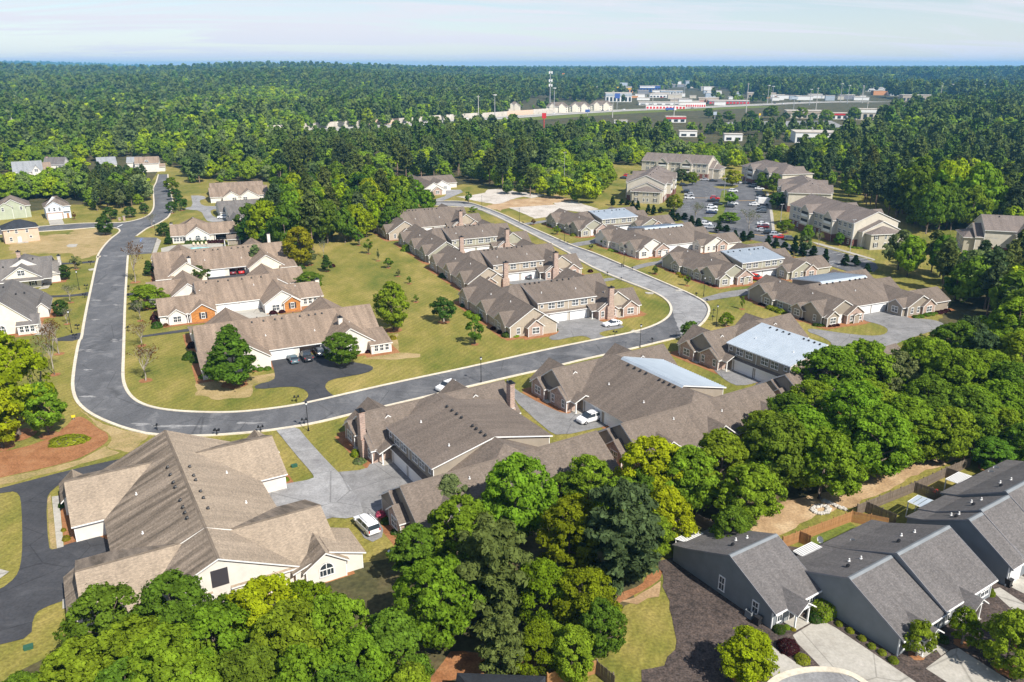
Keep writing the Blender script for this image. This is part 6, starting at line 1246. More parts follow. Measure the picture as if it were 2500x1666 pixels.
for kind, col, x, y, lb in LOT: car(kind, col, g('Q3', x, y+8), lotd*(1 if (x*7+y) % 3 else -1), lb, full=False, cat='car', group='cars in the apartment lot')
# box truck
r = thing('box_truck','white box truck parked in the right row of the lot','truck',(*g('Q3',1762,652),.09), math.atan2(lotd.y, lotd.x))
m = MB(); m.box(-2.2,3.0,-1.2,1.2,.9,3.3); ob('cargo_box', m.mesh('cargo_box',[M['white']]), r); m = MB(); m.box(-3.9,-2.25,-1.05,1.05,.5,1.5); m.box(-3.4,-2.25,-1.0,1.0,1.5,2.3); ob('cab', m.mesh('cab',[M['white']]), r); m = MB(); m.box(-3.45,-3.38,-.9,.9,1.55,2.2); m.box(-3.2,-2.5,-1.02,-1.0,1.55,2.15); m.box(-3.2,-2.5,1.0,1.02,1.55,2.15); ob('window', m.mesh('window',[M['glass']]), r)
wm_ = cached(('car','suv','white'), lambda: car_meshes('suv','white'))['tyre']
for x in (-3.0, 1.8):
    for sg in (-1, 1): ob('wheel', wm_, r, (x, sg*1.02, .42))
# ---------------------------------------------------------------- street furniture
def lamp_meshes(h):
    m = MB(); m.tube([(0,0,0),(0,0,.7),(0,0,.75),(0,0,h-.8)], [.13,.11,.07,.05], 8); m.tube([(0,0,0),(0,0,.12)], .2, 8); hd = MB(); hd.tube([(0,0,h-.8),(0,0,h-.65),(0,0,h-.2),(0,0,h-.15),(0,0,h)], [.06,.14,.22,.26,.04], 8); gl = MB(); gl.tube([(0,0,h-.62),(0,0,h-.24)], [.15,.225], 8, cap=False)
    return m.mesh('post',[M['dark']]), hd.mesh('lamp_head',[M['dark']]), gl.mesh('lamp_glass',[M['lamp']])
def lamp(view, x, y, label, h=5.6):
    a, b, c = cached(('lamp', h), lambda: lamp_meshes(h)); p = g(view, x, y); r = thing('street_lamp', label, 'street lamp', (p.x, p.y, 0), 0, 'black street lamps'); ob('post', a, r); hd = ob('lamp_head', b, r); ob('lamp_glass', c, hd)
for v, x, y, lb in [(4,2085,1530,'black lamp post on the lawn by the wide front drive'),('Q1',1215,800,'upper black lamp post left of the left street'),('Q1',1100,1462,'lower black lamp post left of the left street'),(8,882,200,'black lamp post behind the two chimney roof'),('P1',2132,965,'black lamp post on the near kerb inside the bend'),('S4',692,965,'black lamp post by the mailbox on the outer bend'),('S4',872,1400,'black lamp post by the olive shrubby tree'),(2,1295,1088,'black lamp post on the grass beside the slabs'),(2,1600,1222,'black lamp post before the second villa on the right'),(2,1042,992,'black lamp post at the edge of the first slab'),(2,2000,1392,'black lamp post before the azalea villa'),('Q2',1945,1090,'black lamp post beside the clubhouse parking')]: lamp(v, x, y, lb)
def tall_lamp(view, x, y, h, label):
    p = g(view, x, y); r = thing('car_park_lamp', label, 'lamp post', (p.x, p.y, 0), .4); m = MB(); m.tube([(0,0,0),(0,0,h)], [.14,.08], 7); ob('post', m.mesh('post',[M['steel']]), r); m = MB(); m.box(-.8,-.2,-.2,.2,h-.1,h+.1); m.box(.2,.8,-.2,.2,h-.1,h+.1); m.box(-.25,.25,-.04,.04,h-.05,h+.03); ob('lamp_head', m.mesh('lamp_head',[M['steel']]), r)
tall_lamp('Q4',1390,1190,11,'tall grey lamp post on the verge of the lower car park'); tall_lamp('Q3',1325,560,9,'tall lamp post on the parking island'); tall_lamp('Q3',1955,900,9,'lamp post before the long apartment block'); tall_lamp(2,1597,893,20,'very tall pale pole with lights beside the bright trees')
def mbox():
    m = MB(); m.box(-.05,.05,-.05,.05,0,1.15); m.box(-.6,.6,-.04,.04,.95,1.03); a = m.mesh('post',[M['dark']]); m = MB(); n = 8
    prof = [(-.15,0),(.15,0)]+[(.15*math.cos(t*math.pi/6), .16+.15*math.sin(t*math.pi/6)) for t in range(7)]
    m.add([(x,-.28,z) for x, z in prof]+[(x,.28,z) for x, z in prof], [tuple(range(9))[::-1], tuple(range(9,18))]+[(i,(i+1)%9,9+(i+1)%9,9+i) for i in range(9)]); return a, m.mesh('letter_box',[M['dark']])
for v, x, y, lb in [(4,2005,1335,'black double mailbox on the lawn edge by the black drive'),(4,2058,1490,'black double mailbox beside the wide front drive'),(7,1248,152,'black double mailbox behind the streaked roof, left'),(7,1500,132,'black double mailbox at the top of the wide front drive'),(7,905,122,'black mailbox by the back ridge of the streaked roof'),('Q1',1388,420,'black double mailbox by the top black drive on the left'),('Q1',1325,792,'black double mailbox below the upper left lamp post'),('Q1',1300,930,'black double mailbox at the second black drive on the left'),('Q1',1193,1412,'black double mailbox below the lower left lamp post'),('Q1',1155,1560,'black double mailbox at the third black drive on the left'),('Q1',1975,805,'black mailbox on the right kerb opposite the lamp'),('Q1',1972,935,'black mailbox at the narrow right drive'),('Q1',1965,1440,'black mailbox right of the left street, lower'),('P1',1850,835,'black double mailbox on the grass near the white sedan'),('P1',1925,65,'black mailbox across the street from the row end'),('P1',2045,105,'black mailbox by the path to the azalea villa'),('P1',1765,158,'black mailbox on the near kerb behind the chimney'),('P1',1920,220,'black mailbox on the near kerb, nearer the bend'),('S4',585,975,'black mailbox beside the lamp on the outer bend'),('S4',738,1068,'black mailbox at the drive below the metal roofed villa'),('S4',835,1218,'black mailbox left of the outer bend lamp, upper'),('S4',820,1312,'black mailbox left of the outer bend lamp, lower'),('Q3',175,1355,'black mailbox by the lamp before the azalea villa'),(2,1570,1222,'black mailbox on the verge before the second right villa'),(2,1622,1242,'black mailbox at the drive of the second right villa'),(2,1320,1106,'black mailbox near the far drive'),('P1',2268,915,'black mailbox behind the roof by the near lamp')]:
    a, b = cached('mbox', mbox); p = g(v, x, y); r = thing('mailbox', lb, 'mailbox', (p.x, p.y, 0), rnd.uniform(-.4,.4), 'black mailboxes along the street')
    ob('post', a, r)
    for dx in ((-.35, .35) if 'double' in lb else (0,)): ob('letter_box', b, r, (dx, 0, 1.03))
# drain inlets on the kerb
for v, x, y, lb in [('Q1',1400,497,'concrete drain inlet on the left kerb'),('P1',2080,790,'concrete drain inlet on the near kerb inside the bend'),('P1',2240,355,'concrete drain inlet on the kerb behind the row'),('S4',345,885,'concrete drain inlet on the outer kerb'),(2,1640,1265,'concrete drain inlet on the far kerb')]:
    p = g(v, x, y); r = thing('drain_inlet', lb, 'drain', (p.x, p.y, 0), rnd.uniform(0,3)); m = MB(); m.prism([(-1.3,-.8),(1.3,-.8),(1.0,.6),(.3,.9),(-.9,.7)], 0, .16); ob('top_slab', m.mesh('top_slab',[M['concrete']]), r); m = MB(); m.tube([(0,0,.16),(0,0,.19)], .32, 10); ob('cover', m.mesh('cover',[M['rock']]), r)
p = g(4,487,268); r = tag(sheet('bare_patch', [g(4,*q) for q in [(447,280),(470,268),(527,268),(515,285),(490,290),(460,288)]], .07, M['concrete'], rough_edge=.3), kind='structure')
# ---------------------------------------------------------------- fences with single pickets
def fence(label, line, m, h=1.8, pitch=.155, w=.14, name='wooden_fence'):
    L = [Vector(p) for p in line]; r = thing(name, label, 'fence', (L[0].x, L[0].y, 0)); mat = M[m]
    pk = cached(('pick', m, h), lambda: (lambda q: (q.add([(-w/2,-.012,.05),(w/2,-.012,.05),(w/2,-.012,h-.06),(w/2-.035,-.012,h),(-w/2+.035,-.012,h),(-w/2,-.012,h-.06),(-w/2,.012,.05),(w/2,.012,.05),(w/2,.012,h-.06),(w/2-.035,.012,h),(-w/2+.035,.012,h),(-w/2,.012,h-.06)], [(0,1,2,3,4,5),(11,10,9,8,7,6)]+[(i,(i+1)%6,6+(i+1)%6,6+i) for i in range(6)]), q.mesh('picket',[mat]))[1])(MB()))
    pt = cached(('fpost', m, h), lambda: (lambda q: (q.box(-.06,.06,-.06,.06,0,h+.08), q.mesh('post',[mat]))[1])(MB()))
    cnt = 0; total = sum((b-a).length for a, b in zip(L, L[1:])); step = max(pitch, total/298)
    for a, b in zip(L, L[1:]):
        d = b-a; n = int(d.length/step); rz = math.atan2(d.y, d.x)
        q = MB(); 
        for z in (.4, h-.35): q.box(0, d.length, .02, .07, z, z+.09); o = ob('rail', q.mesh('rail',[mat]), r, (a.x-L[0].x, a.y-L[0].y, 0), (0,0,rz)); q = MB()
        for i in range(n):
            p = a.lerp(b, (i+.5)/n); o = ob('picket', pk, r, (p.x-L[0].x, p.y-L[0].y, rnd.uniform(-.03,.02)), (rnd.uniform(-.02,.02), 0, rz)); o.scale = (step/pitch, 1, 1)
        for i in range(int(d.length/2.4)+1):
            p = a.lerp(b, min(1, i*2.4/d.length)); n_ = Vector((-d.y, d.x)).normalized()*.11; ob('post', pt, r, (p.x+n_.x-L[0].x, p.y+n_.y-L[0].y, 0), (0,0,rz))
    return r
fence('new orange cedar fence around the small green yard', pts((9,[(612,800),(1006,648),(1215,690)])), 'fence_new')
fence('short new cedar fence at the corner of the striped patio roof', pts((9,[(705,765),(770,792)])), 'fence_new')
fence('weathered grey fence along the dry bank, long run', pts((9,[(1040,610),(1365,478),(1545,392),(1690,330)])), 'fence_old')
fence('dark fence side on between the green yard and the metal patio roof', pts((9,[(1085,590),(1260,668)])), 'fence_old')
fence('dark fence behind the metal patio roof', pts((9,[(1365,478),(1560,548)])), 'fence_old'); fence('short dark fence by the upper striped patio roof', pts((9,[(1545,392),(1625,420)])), 'fence_old')
fence('dark fence at the back of the detached house', pts((9,[(110,660),(245,730)])), 'fence_old'); fence('old fence end left of the striped patio roof', pts((9,[(-30,710),(70,680)])), 'fence_old')
fence('cedar fence at the bottom edge by the dark roof', pts((10,[(1210,1330),(1320,1290),(1535,1235)])), 'fence_new'); fence('cedar fence side at the bottom edge', pts((10,[(1535,1235),(1660,1340)])), 'fence_old')
fence('dark fence by the back yard tree at the right edge', pts((9,[(1930,300),(2060,250)])), 'fence_old'); fence('short old fence at the top of the right bank', pts((9,[(1960,175),(2080,120)])), 'fence_old')
# patio roofs
def patio(label, view, q, m='white', slats=9, zt=2.5, posts=(0, 3)):
    P = [g(view, x, y, zt) for x, y in q]; c = sum(P, Vector((0,0)))/4; r = thing('patio_roof', label, 'patio roof', (c.x, c.y, 0)); P = [p-c for p in P]
    fm = MB()
    for a, b in zip(P, P[1:]+P[:1]): fm.tube([(a.x,a.y,zt),(b.x,b.y,zt)], .07, 4)
    ob('frame', fm.mesh('frame',[M['white']]), r)
    for i in range(slats):
        t0, t1 = (i+.12)/slats, (i+(.62 if slats > 6 else .97))/slats; a0, a1 = P[0].lerp(P[3],t0), P[0].lerp(P[3],t1); b0, b1 = P[1].lerp(P[2],t0), P[1].lerp(P[2],t1)
        s_ = MB(); s_.add([(p.x,p.y,zt+.05) for p in (a0,b0,b1,a1)]+[(p.x,p.y,zt+.09) for p in (a0,b0,b1,a1)], [(0,3,2,1),(4,5,6,7),(0,1,5,4),(1,2,6,5),(2,3,7,6),(3,0,4,7)]); ob('roof_panel', s_.mesh('roof_panel',[M[m]]), r)
    if slats > 6:
        s_ = MB(); s_.add([(p.x*.97,p.y*.97,zt+.02) for p in P], [(0,1,2,3)]); ob('gap_shade', s_.mesh('gap_shade',[M['shutter']]), r)  # added dark sheet, paints the shade seen in the gaps between slats
    for k in posts: pm_ = MB(); pm_.box(-.06,.06,-.06,.06,0,zt); ob('post', pm_.mesh('post',[M['white']]), r, (P[k].x*.95, P[k].y*.95, 0))
    return r
patio('striped white patio roof behind the detached house', 'S1', [(105,280),(285,195),(400,262),(265,325)], posts=(0,1))
patio('striped white patio roof by the cedar fence', 'S1', [(1165,390),(1330,310),(1470,380),(1300,465)], posts=(0,1))
patio('flat pale metal patio roof in the middle yard', 9, [(1333,530),(1390,493),(1508,535),(1440,575)], 'metalroof', 4, posts=(0,1,3))
patio('striped patio roof in the upper yard', 9, [(1550,400),(1625,360),(1715,390),(1640,432)], posts=(0,1))
# small things about the yards
p = g('S1',845,1050); r = thing('wheeled_bin','black wheeled bin beside the detached house','bin',(p.x,p.y,.06),math.radians(TA)); m = MB(); m.add([(-.26,-.3,.06),(.26,-.3,.06),(.26,.3,.06),(-.26,.3,.06),(-.33,-.38,1.0),(.33,-.38,1.0),(.33,.38,1.0),(-.33,.38,1.0)], [(0,3,2,1),(4,5,6,7),(0,1,5,4),(1,2,6,5),(2,3,7,6),(3,0,4,7)]); ob('body', m.mesh('body',[M['black']]), r); m = MB(); m.box(-.36,.38,-.41,.41,1.0,1.07); m.tube([(.40,-.3,.98),(.40,.3,.98)], .03, 6); ob('lid', m.mesh('lid',[M['black']]), r)
for sg in (-1, 1): m = MB(); m.tube([(.28,sg*.3-.03,.12),(.28,sg*.3+.03,.12)], .12, 9); ob('wheel', m.mesh('wheel',[M['tyre']]), r)
p = g('S2',1165,920); r2 = thing('wheeled_bin','black wheeled bin by the white garage door at the right edge','bin',(p.x,p.y,.06),math.radians(TA))
for ch in list(r.children): c = ch.copy(); C.objects.link(c); c.parent = r2
p = g('S1',772,985); r = thing('open_planter_box','open grey box standing against the wall of the detached house','box',(p.x,p.y,.06),math.radians(TA)); m = MB()
for q in ((-.45,.45,-.35,-.30,0,.9),(-.45,.45,.30,.35,0,.9),(-.45,-.40,-.3,.3,0,.9),(.40,.45,-.3,.3,0,.9),(-.4,.4,-.3,.3,.05,.1)): b_ = MB(); b_.box(*q); ob('side_panel', b_.mesh('side_panel',[M['bluegrey']]), r)
def dish(view, x, y, z, label):
    p = g(view, x, y, z); r = thing('satellite_dish', label, 'satellite dish', (p.x, p.y, z-.5), 2.4, 'satellite dishes'); m = MB(); m.tube([(0,0,0),(0,0,.5)], .03, 6); ob('mast', m.mesh('mast',[M['steel']]), r); m = MB(); n = 12; rings = [(.05,.0),(.25,.05),(.42,.14)]; vs = []
    for rr, zz_ in rings: vs += [(rr*math.cos(a*math.tau/n), zz_, .55+rr*1.2*math.sin(a*math.tau/n)) for a in range(n)]
    m.add(vs, [(j*n+a,j*n+(a+1)%n,(j+1)*n+(a+1)%n,(j+1)*n+a) for j in range(2) for a in range(n)]+[tuple(range(n))]); ob('reflector', m.mesh('reflector',[M['white']]), r); m = MB(); m.tube([(0,.05,.25),(0,.6,.5)], .02, 5); m.box(-.05,.05,.55,.65,.45,.58); ob('feed_arm', m.mesh('feed_arm',[M['dark']]), r)
for v, x, y, z, lb in [('S1',540,165,2.9,'white satellite dish on the back eave of the detached house'),('S1',1412,285,2.9,'white satellite dish by the striped patio roof and green yard'),(9,1020,760,2.9,'white satellite dish on the pair, over the green yard'),('S2',1052,150,3.2,'left white satellite dish on the uppermost townhouse eave'),('S2',1087,120,3.2,'right white satellite dish on the uppermost townhouse eave')]: dish(v, x, y, z, lb)
def stone_mesh(seed):
    b = bmesh.new(); bmesh.ops.create_icosphere(b, subdivisions=1, radius=.28)
    for v in b.verts: v.co *= 1+.3*mnoise.noise(v.co*3+Vector((seed,0,0))); v.co.z *= .7
    me = bpy.data.meshes.new('stone'); b.to_mesh(me); b.free(); me.materials.append(M['rock']); return me
SM = [stone_mesh(i*3.7) for i in range(4)]
def stones(label, P, name='stone_ring'):
    c = P[0]; r = thing(name, label, 'stones', (c.x, c.y, .06))
    for i, p in enumerate(P): o = ob('stone', SM[i % 4], r, (p.x-c.x+rnd.uniform(-.12,.12), p.y-c.y+rnd.uniform(-.12,.12), .12), (0,0,rnd.uniform(0,6))); k = rnd.uniform(.7,1.25); o.scale = (k,k,k)
stones('ring of pale stones around a fire pit on the dry bank', [g(9, 832+52*math.cos(a*math.tau/26), 580+26*math.sin(a*math.tau/26)) for a in range(26)]+[g(9, 832+38*math.cos(a*math.tau/16), 580+18*math.sin(a*math.tau/16)) for a in range(16)])
stones('heap of pale stones in a line behind the cedar fence', [g(9, 840+140*i/26, 530+52*i/26) for i in range(27)]+[g(9, 855+120*i/20, 525+55*i/20) for i in range(21)], 'stone_line')
stones('pale stones by the back yard tree', [g(9, 1660+40*i/10, 215+14*math.sin(i)) for i in range(11)], 'stone_heap')
stones('pale stones on the upper bank at the right edge', [g(9, 1880+120*i/16, 145+12*math.sin(i*2)+10*i/16) for i in range(17)], 'stone_heap')
p = g(9,1482,505); r = thing('barbecue_grill','small red and white grill in the shaded yard','grill',(p.x,p.y,.03),.6); m = MB(); m.box(-.5,.5,-.25,.25,.75,.95); ob('body', m.mesh('body',[M['black']]), r); m = MB(); m.tube([(-.48,0,.97),(.48,0,.97)], .24, 8); ob('lid', m.mesh('lid',[paint('red',PC['red'])]), r)
for x in (-.4,.4):
    for y in (-.2,.2): m = MB(); m.box(x-.03,x+.03,y-.03,y+.03,0,.75); ob('leg', m.mesh('leg',[M['steel']]), r)
p = g(8,362,1190); r = thing('white_bucket','small white bucket on the shaded grass','bucket',(p.x,p.y,.02)); m = MB(); m.tube([(0,0,0),(0,0,.55)], [.28,.34], 12); ob('body', m.mesh('body',[M['white']]), r); m = MB(); m.tube([(0,0,.55),(0,0,.6)], .37, 12); ob('lid', m.mesh('lid',[M['white']]), r)
p = g(7,425,62); r = thing('yellow_marker','yellow marker on a short post in the pine straw','marker',(p.x,p.y,.06),.5); m = MB(); m.box(-.03,.03,-.03,.03,0,.8); ob('post', m.mesh('post',[M['steel']]), r); m = MB(); m.box(-.3,.3,-.05,-.03,.5,.95); ob('panel', m.mesh('panel',[flat('yellow_panel',(.75,.55,.02))]), r)
M['greenbox'] = flat('green_box', (.03,.10,.06), .6)
for v, x, y, lb in [(7,165,1375,'low green utility box on the grass at the lower left'),(7,1692,330,'low green utility box on the front lawn strip'),(7,1953,742,'low green utility box right of the arch window'),(8,68,1095,'low green utility box by the white minivan')]:
    p = g(v, x, y); r = thing('utility_box', lb, 'utility box', (p.x,p.y,0), .5); m = MB(); m.box(-.45,.45,-.3,.3,0,.35); ob('body', m.mesh('body',[M['greenbox']]), r); m = MB(); m.box(-.48,.48,-.33,.33,.35,.4); ob('lid', m.mesh('lid',[M['greenbox']]), r)
# entrance posts
for v, x, y, lb in [('Q2',1495,915,'low stone entrance post, left'),('Q2',1555,915,'tall stone entrance post, right')]:
    p = g(v, x, y); hh = 1.0 if 'low' in lb else 1.7; r = thing('entrance_post', lb, 'post', (p.x,p.y,0), .4); m = MB(); m.box(-.4,.4,-.4,.4,0,hh); ob('shaft', m.mesh('shaft',[M['brick']]), r); m = MB(); m.box(-.5,.5,-.5,.5,hh,hh+.15); ob('cap', m.mesh('cap',[M['concrete']]), r)
# swimming pool
cl = H_['CL']; deck = [W2(cl, *q) for q in [(-3.5,-5.5),(0,-2.2),(14,-1.5),(17.2,-6.5),(16.5,-18),(9,-20),(-3,-14)]]
sheet('pool_deck', deck, Z2, M['concrete'])
M['pool'] = noisy('pool_water', [(.16,.50,.52),(.26,.62,.62)], .6, .05, spec=.6)
pw = [g('P4',*q) for q in [(480,395),(560,390),(735,388),(790,405),(770,422),(620,442),(560,436),(500,412)]]
sheet('pool_water', smooth_line(pw+[pw[0]],2)[:-1], Z3, M['pool'])
r = thing('pool_wall','low white wall round the right side of the swimming pool','wall',(0,0,0)); m = MB(); wp = [g('P4',*q) for q in [(700,445),(880,425),(872,358)]]
for a, b in zip(wp, wp[1:]): d = b-a; n = Vector((-d.y,d.x)).normalized()*.12; m.prism([a+n,a-n,b-n,b+n], 0, 1.5)
ob('wall_panel', m.mesh('wall_panel',[M['white']]), r)
M['canvas'] = flat('canvas', (.62,.48,.32), .8)
def lounge():
    m = MB(); m.box(-.32,.32,-.9,.35,.3,.38); a = m.mesh('seat',[M['canvas']]); m = MB(); m.add([(-.32,.35,.33),(.32,.35,.33),(.32,.95,.85),(-.32,.95,.85),(-.32,.35,.41),(.32,.35,.41),(.32,.95,.93),(-.32,.95,.93)], [(0,3,2,1),(4,5,6,7),(0,1,5,4),(1,2,6,5),(2,3,7,6),(3,0,4,7)]); b = m.mesh('backrest',[M['canvas']]); m = MB(); m.box(-.03,.03,-.03,.03,0,.3); return a, b, m.mesh('leg',[M['white']])
for k, (x, y) in enumerate([(522,368),(570,366),(616,364),(664,361)]):
    a, b, c = cached('lounge', lounge); p = g('P4',x,y); r = thing('sun_lounger', 'tan sun lounger at the back of the pool', 'sun lounger', (p.x,p.y,Z2), math.radians(20.5), 'sun loungers by the pool'); ob('seat', a, r); ob('backrest', b, r)
    for x_ in (-.28,.28):
        for y_ in (-.8,.3): ob('leg', c, r, (x_, y_, 0))
for k in range(11): p = g('P4', 450+40*k, 348-1.0*k); shrub(p, .9, 1.1, 'red' if k > 5 else 'deep', 'clipped hedge plant between the pool and the clubhouse', group='pool hedge')
for x, y, w in [(930,395,70),(985,390,70)]: shrubs('P4', [(x,y,w)], 'yellowhedge', 'yellow green bush in front of the pool house', .7, 'yellow bushes by the pool house')
for x, y, w in [(650,440,80),(740,435,80)]: shrubs('P4', [(x,y,w)], 'hedge' if x < 700 else 'red', 'green bush below the pool' if x < 700 else 'purple bush below the pool', .6)
# ---------------------------------------------------------------- highway and shops beyond the woods
HW = [g('S',x,y) for x, y in [(-400,356),(0,349),(330,341),(610,330),(970,308),(1230,288),(1480,272),(1650,266),(1900,254.5),(2020,249.5),(2300,249),(2560,248)]]
HWs = smooth_line(HW, 2)
def inpoly(p, P):
    c = False; j = len(P)-1
    for i in range(len(P)):
        a, b = P[i], P[j]
        if (a[1] > p[1]) != (b[1] > p[1]) and p[0] < (b[0]-a[0])*(p[1]-a[1])/(b[1]-a[1])+a[0]: c = not c
        j = i
    return c
def band(name, line, o0, o1, z, m, kind='structure'):
    A = []; B = []
    for i, p in enumerate(line):
        d = (line[min(i+1,len(line)-1)]-line[max(i-1,0)]).normalized(); n = Vector((-d.y, d.x)); A.append(p+n*o0); B.append(p+n*o1)
    n = len(line); return tag(ob(name, mesh(name, [(p.x,p.y,z) for p in A]+[(p.x,p.y,z) for p in B], [(i,i+1,n+i+1,n+i) for i in range(n-1)], [m])), kind=kind)
band('highway_verge', HWs, -60, 26, .3, M['lawn_green']); band('highway', HWs, -19, -2, .6, M['hwy']); band('highway', HWs, 2, 17, .6, M['hwy'])
band('highway_median', HWs, -2, 2, .9, M['slab'])
# far side sound wall
wl_line = [p for p in HWs if p.x < g('S',1420,275).x]; mb = MB(); prev = None; r = thing('sound_wall','long pale concrete wall along the far side of the highway','wall',(0,0,0))
off = []
for i, p in enumerate(wl_line):
    d = (wl_line[min(i+1,len(wl_line)-1)]-wl_line[max(i-1,0)]).normalized(); off.append(p+Vector((-d.y,d.x))*21)
npan = 0
for a, b in zip(off, off[1:]):
    L = (b-a).length; k = max(1, int(L/26))
    for i in range(k):
        q0 = a.lerp(b, i/k); q1 = a.lerp(b, (i+1)/k-.004); d = (q1-q0); n = Vector((-d.y,d.x)).normalized()*.3; m = MB(); m.prism([q0+n,q0-n,q1-n,q1+n], 0, 6.2+.35*math.sin(npan*1.7)); ob('wall_panel', m.mesh('wall_panel',[M['peach' if npan % 5 == 2 else 'slab']]), r); npan += 1
# grassy and paved ground of the shops
sheet('shopping_ground', [g('S',*q) for q in [(1290,292),(1420,281),(1760,262),(1900,262),(2140,258),(2560,255),(2560,290),(2250,300),(2130,310),(1960,345),(1700,350),(1560,300),(1420,300)]], .15, M['floor'])
sheet('shopping_ground', [g('S',*q) for q in [(1290,279),(1480,265),(1760,254),(1880,248),(2120,245),(2560,244),(2560,204),(2330,203),(2150,213),(2080,232),(1800,230),(1750,206),(1520,205),(1450,228),(1300,240)]], .15, M['hwy'])
sheet('shop_car_park', [g('S',*q) for q in [(1790,298),(2030,296),(2060,310),(1930,330),(1880,322),(1745,303)]], .35, M['asphalt_pale'])
CLR = {'white': M['white'], 'cream': M['aptcream'], 'tan': M['beige'], 'grey': M['greyside'], 'dark': M['bluegrey'], 'blue': flat('shop_blue', (.05,.10,.32), .6), 'red': flat('shop_red', (.55,.03,.03), .6), 'orange': flat('shop_orange', (.65,.30,.12), .7), 'yellow': flat('sign_yellow', (.80,.52,.03), .6), 'roof': M['slab'], 'pale': M['metalroof']}
def shop(label, x, y, w, h, col='white', dep=.8, cat='shop', band_=None, rz=0.0, z0=0.0, roofc='roof', name='shop_building', winrow=True):
    p = g('S', x, y); d = dist(p); W_ = w*d/FPX; Hh = h*d/FPX; D_ = W_*dep; Hh = max(3.5, Hh-D_*.05)
    r = thing(name, label, cat, (p.x, p.y, z0+terrain(p.x,p.y)), rz+math.atan2(-p.x, p.y)*.5); m = MB(); m.box(-W_/2,W_/2,0,D_,0,Hh); ob('wall', m.mesh('wall',[CLR[col]]), r); m = MB(); m.box(-W_/2-.4,W_/2+.4,-.4,D_+.4,Hh,Hh+.5); ob('roof', m.mesh('roof',[CLR[roofc]]), r)
    if band_: m = MB(); m.box(-W_/2-.1,W_/2+.1,-.5,-.01,Hh*.68,Hh*.92); ob('fascia', m.mesh('fascia',[CLR[band_]]), r)
    if winrow:
        n = max(2, int(W_/6))
        for i in range(min(n, 8)): cx = -W_/2+W_*(i+.5)/min(n,8); m = MB(); m.box(cx-W_/min(n,8)*.3,cx+W_/min(n,8)*.3,-.06,-.005,.8,Hh*.55); ob('window', m.mesh('window',[M['glass']]), r)
    return r
SHOPGRP = []
SHOPS = [('long low white building by the highway',1640,258,150,8,'white',.25,None),('white storage building with red doors, left',1625,267,90,9,'white',.2,None),('white storage building with red doors, right',1690,262,60,10,'white',.2,None),
 ('white shop with a big pale roof behind the blue sign',1510,250,60,22,'white',.9,'pale'),('low grey roofed shop behind the storage buildings',1780,255,90,9,'grey',.5,None),('tan shop with flat roof on the right of the storage buildings',1730,252,45,12,'tan',.6,None),
 ('pink shop front in the far cluster',1530,228,28,12,'orange',.8,'yellow'),('blue fronted shop in the far cluster',1580,226,34,14,'blue',.7,'white'),('second blue shop in the far cluster',1602,224,18,12,'blue',.8,None),('white shop in the far cluster',1450,226,32,12,'white',.7,'grey'),('cream shop of the far cluster, left',1355,210,30,10,'white',.7,None),('pink roofed shop of the far cluster',1325,208,30,9,'orange',.7,None),('white low shop at the far left cluster',1275,212,26,8,'white',.8,None),('grey low shop at the far left cluster',1312,219,26,8,'pale',.8,None),('long shop with pale roof in the far cluster',1425,212,50,7,'white',.5,None),('white shop right of the far cluster',1640,232,50,9,'white',.6,'pale'),('white shop by the trees right of the far cluster',1610,240,45,9,'white',.6,None),
 ('cream two storey shop front with arched parapet',2118,294,48,24,'cream',.5,'white'),('pale shop with a red band beyond the trees',2048,292,36,14,'white',.6,'red'),('cream shop with low roof behind round trees',1965,290,80,18,'cream',.5,'tan'),('red fronted restaurant between the pines',1650,300,45,14,'white',.6,'red'),('blue canopied shop on the right',2190,293,60,12,'tan',.5,'blue'),('blue canopy hall behind the pines',2270,290,70,14,'tan',.4,'blue'),('grey roofed warehouse behind the blue canopy',2290,272,80,14,'dark',.5,None),
 ('tan big box store beyond the highway',2240,249,60,14,'tan',.6,None),('white roofed big store beyond the highway',2205,236,50,9,'white',.8,None),('large white shopping hall',2270,224,95,16,'white',.5,'pale'),('white shopping hall with a pointed porch',2330,226,60,15,'white',.6,None),('long white store on the far left of the mall',2170,224,60,8,'white',.6,None),('blue grey warehouse at the right edge',2470,220,100,10,'pale',.5,None),('white shop at the right edge',2440,262,40,20,'white',.6,'blue'),('small white shop by the highway bridge',1990,240,30,8,'white',.6,None),('white shop in the trees over the highway',2130,225,40,7,'white',.7,None),('tan shop in the trees over the highway',1860,240,60,12,'tan',.6,None),
 ('white roofed stores among the near pines, left',1985,350,78,26,'white',.9,None),('white roofed stores among the near pines, right',2010,348,44,24,'white',.6,None),('pale shop glimpsed between the pines',1790,345,40,16,'white',.6,None),('pale roof glimpsed at the left of the pines',1680,335,40,14,'white',.6,None),('white shop beside the red sign',1515,318,30,22,'white',.6,None),('white roof at the right behind pines',2200,312,50,12,'white',.6,None)]
for lb, x, y, w, h, col, dep, bd in SHOPS:
    r = shop(lb, x, y, w, h, col, dep, band_=bd, winrow=not('storage' in lb))
    if 'storage' in lb:
        p = g('S', x, y); W_ = w*dist(p)/FPX
        for i in range(12): m = MB(); cx = -W_/2+W_*(i+.5)/12; m.box(cx-W_/36,cx+W_/36,-.08,-.004,.3,3.4); ob('roller_door', m.mesh('roller_door',[CLR['red']]), r)
rs_ = random.Random(44)
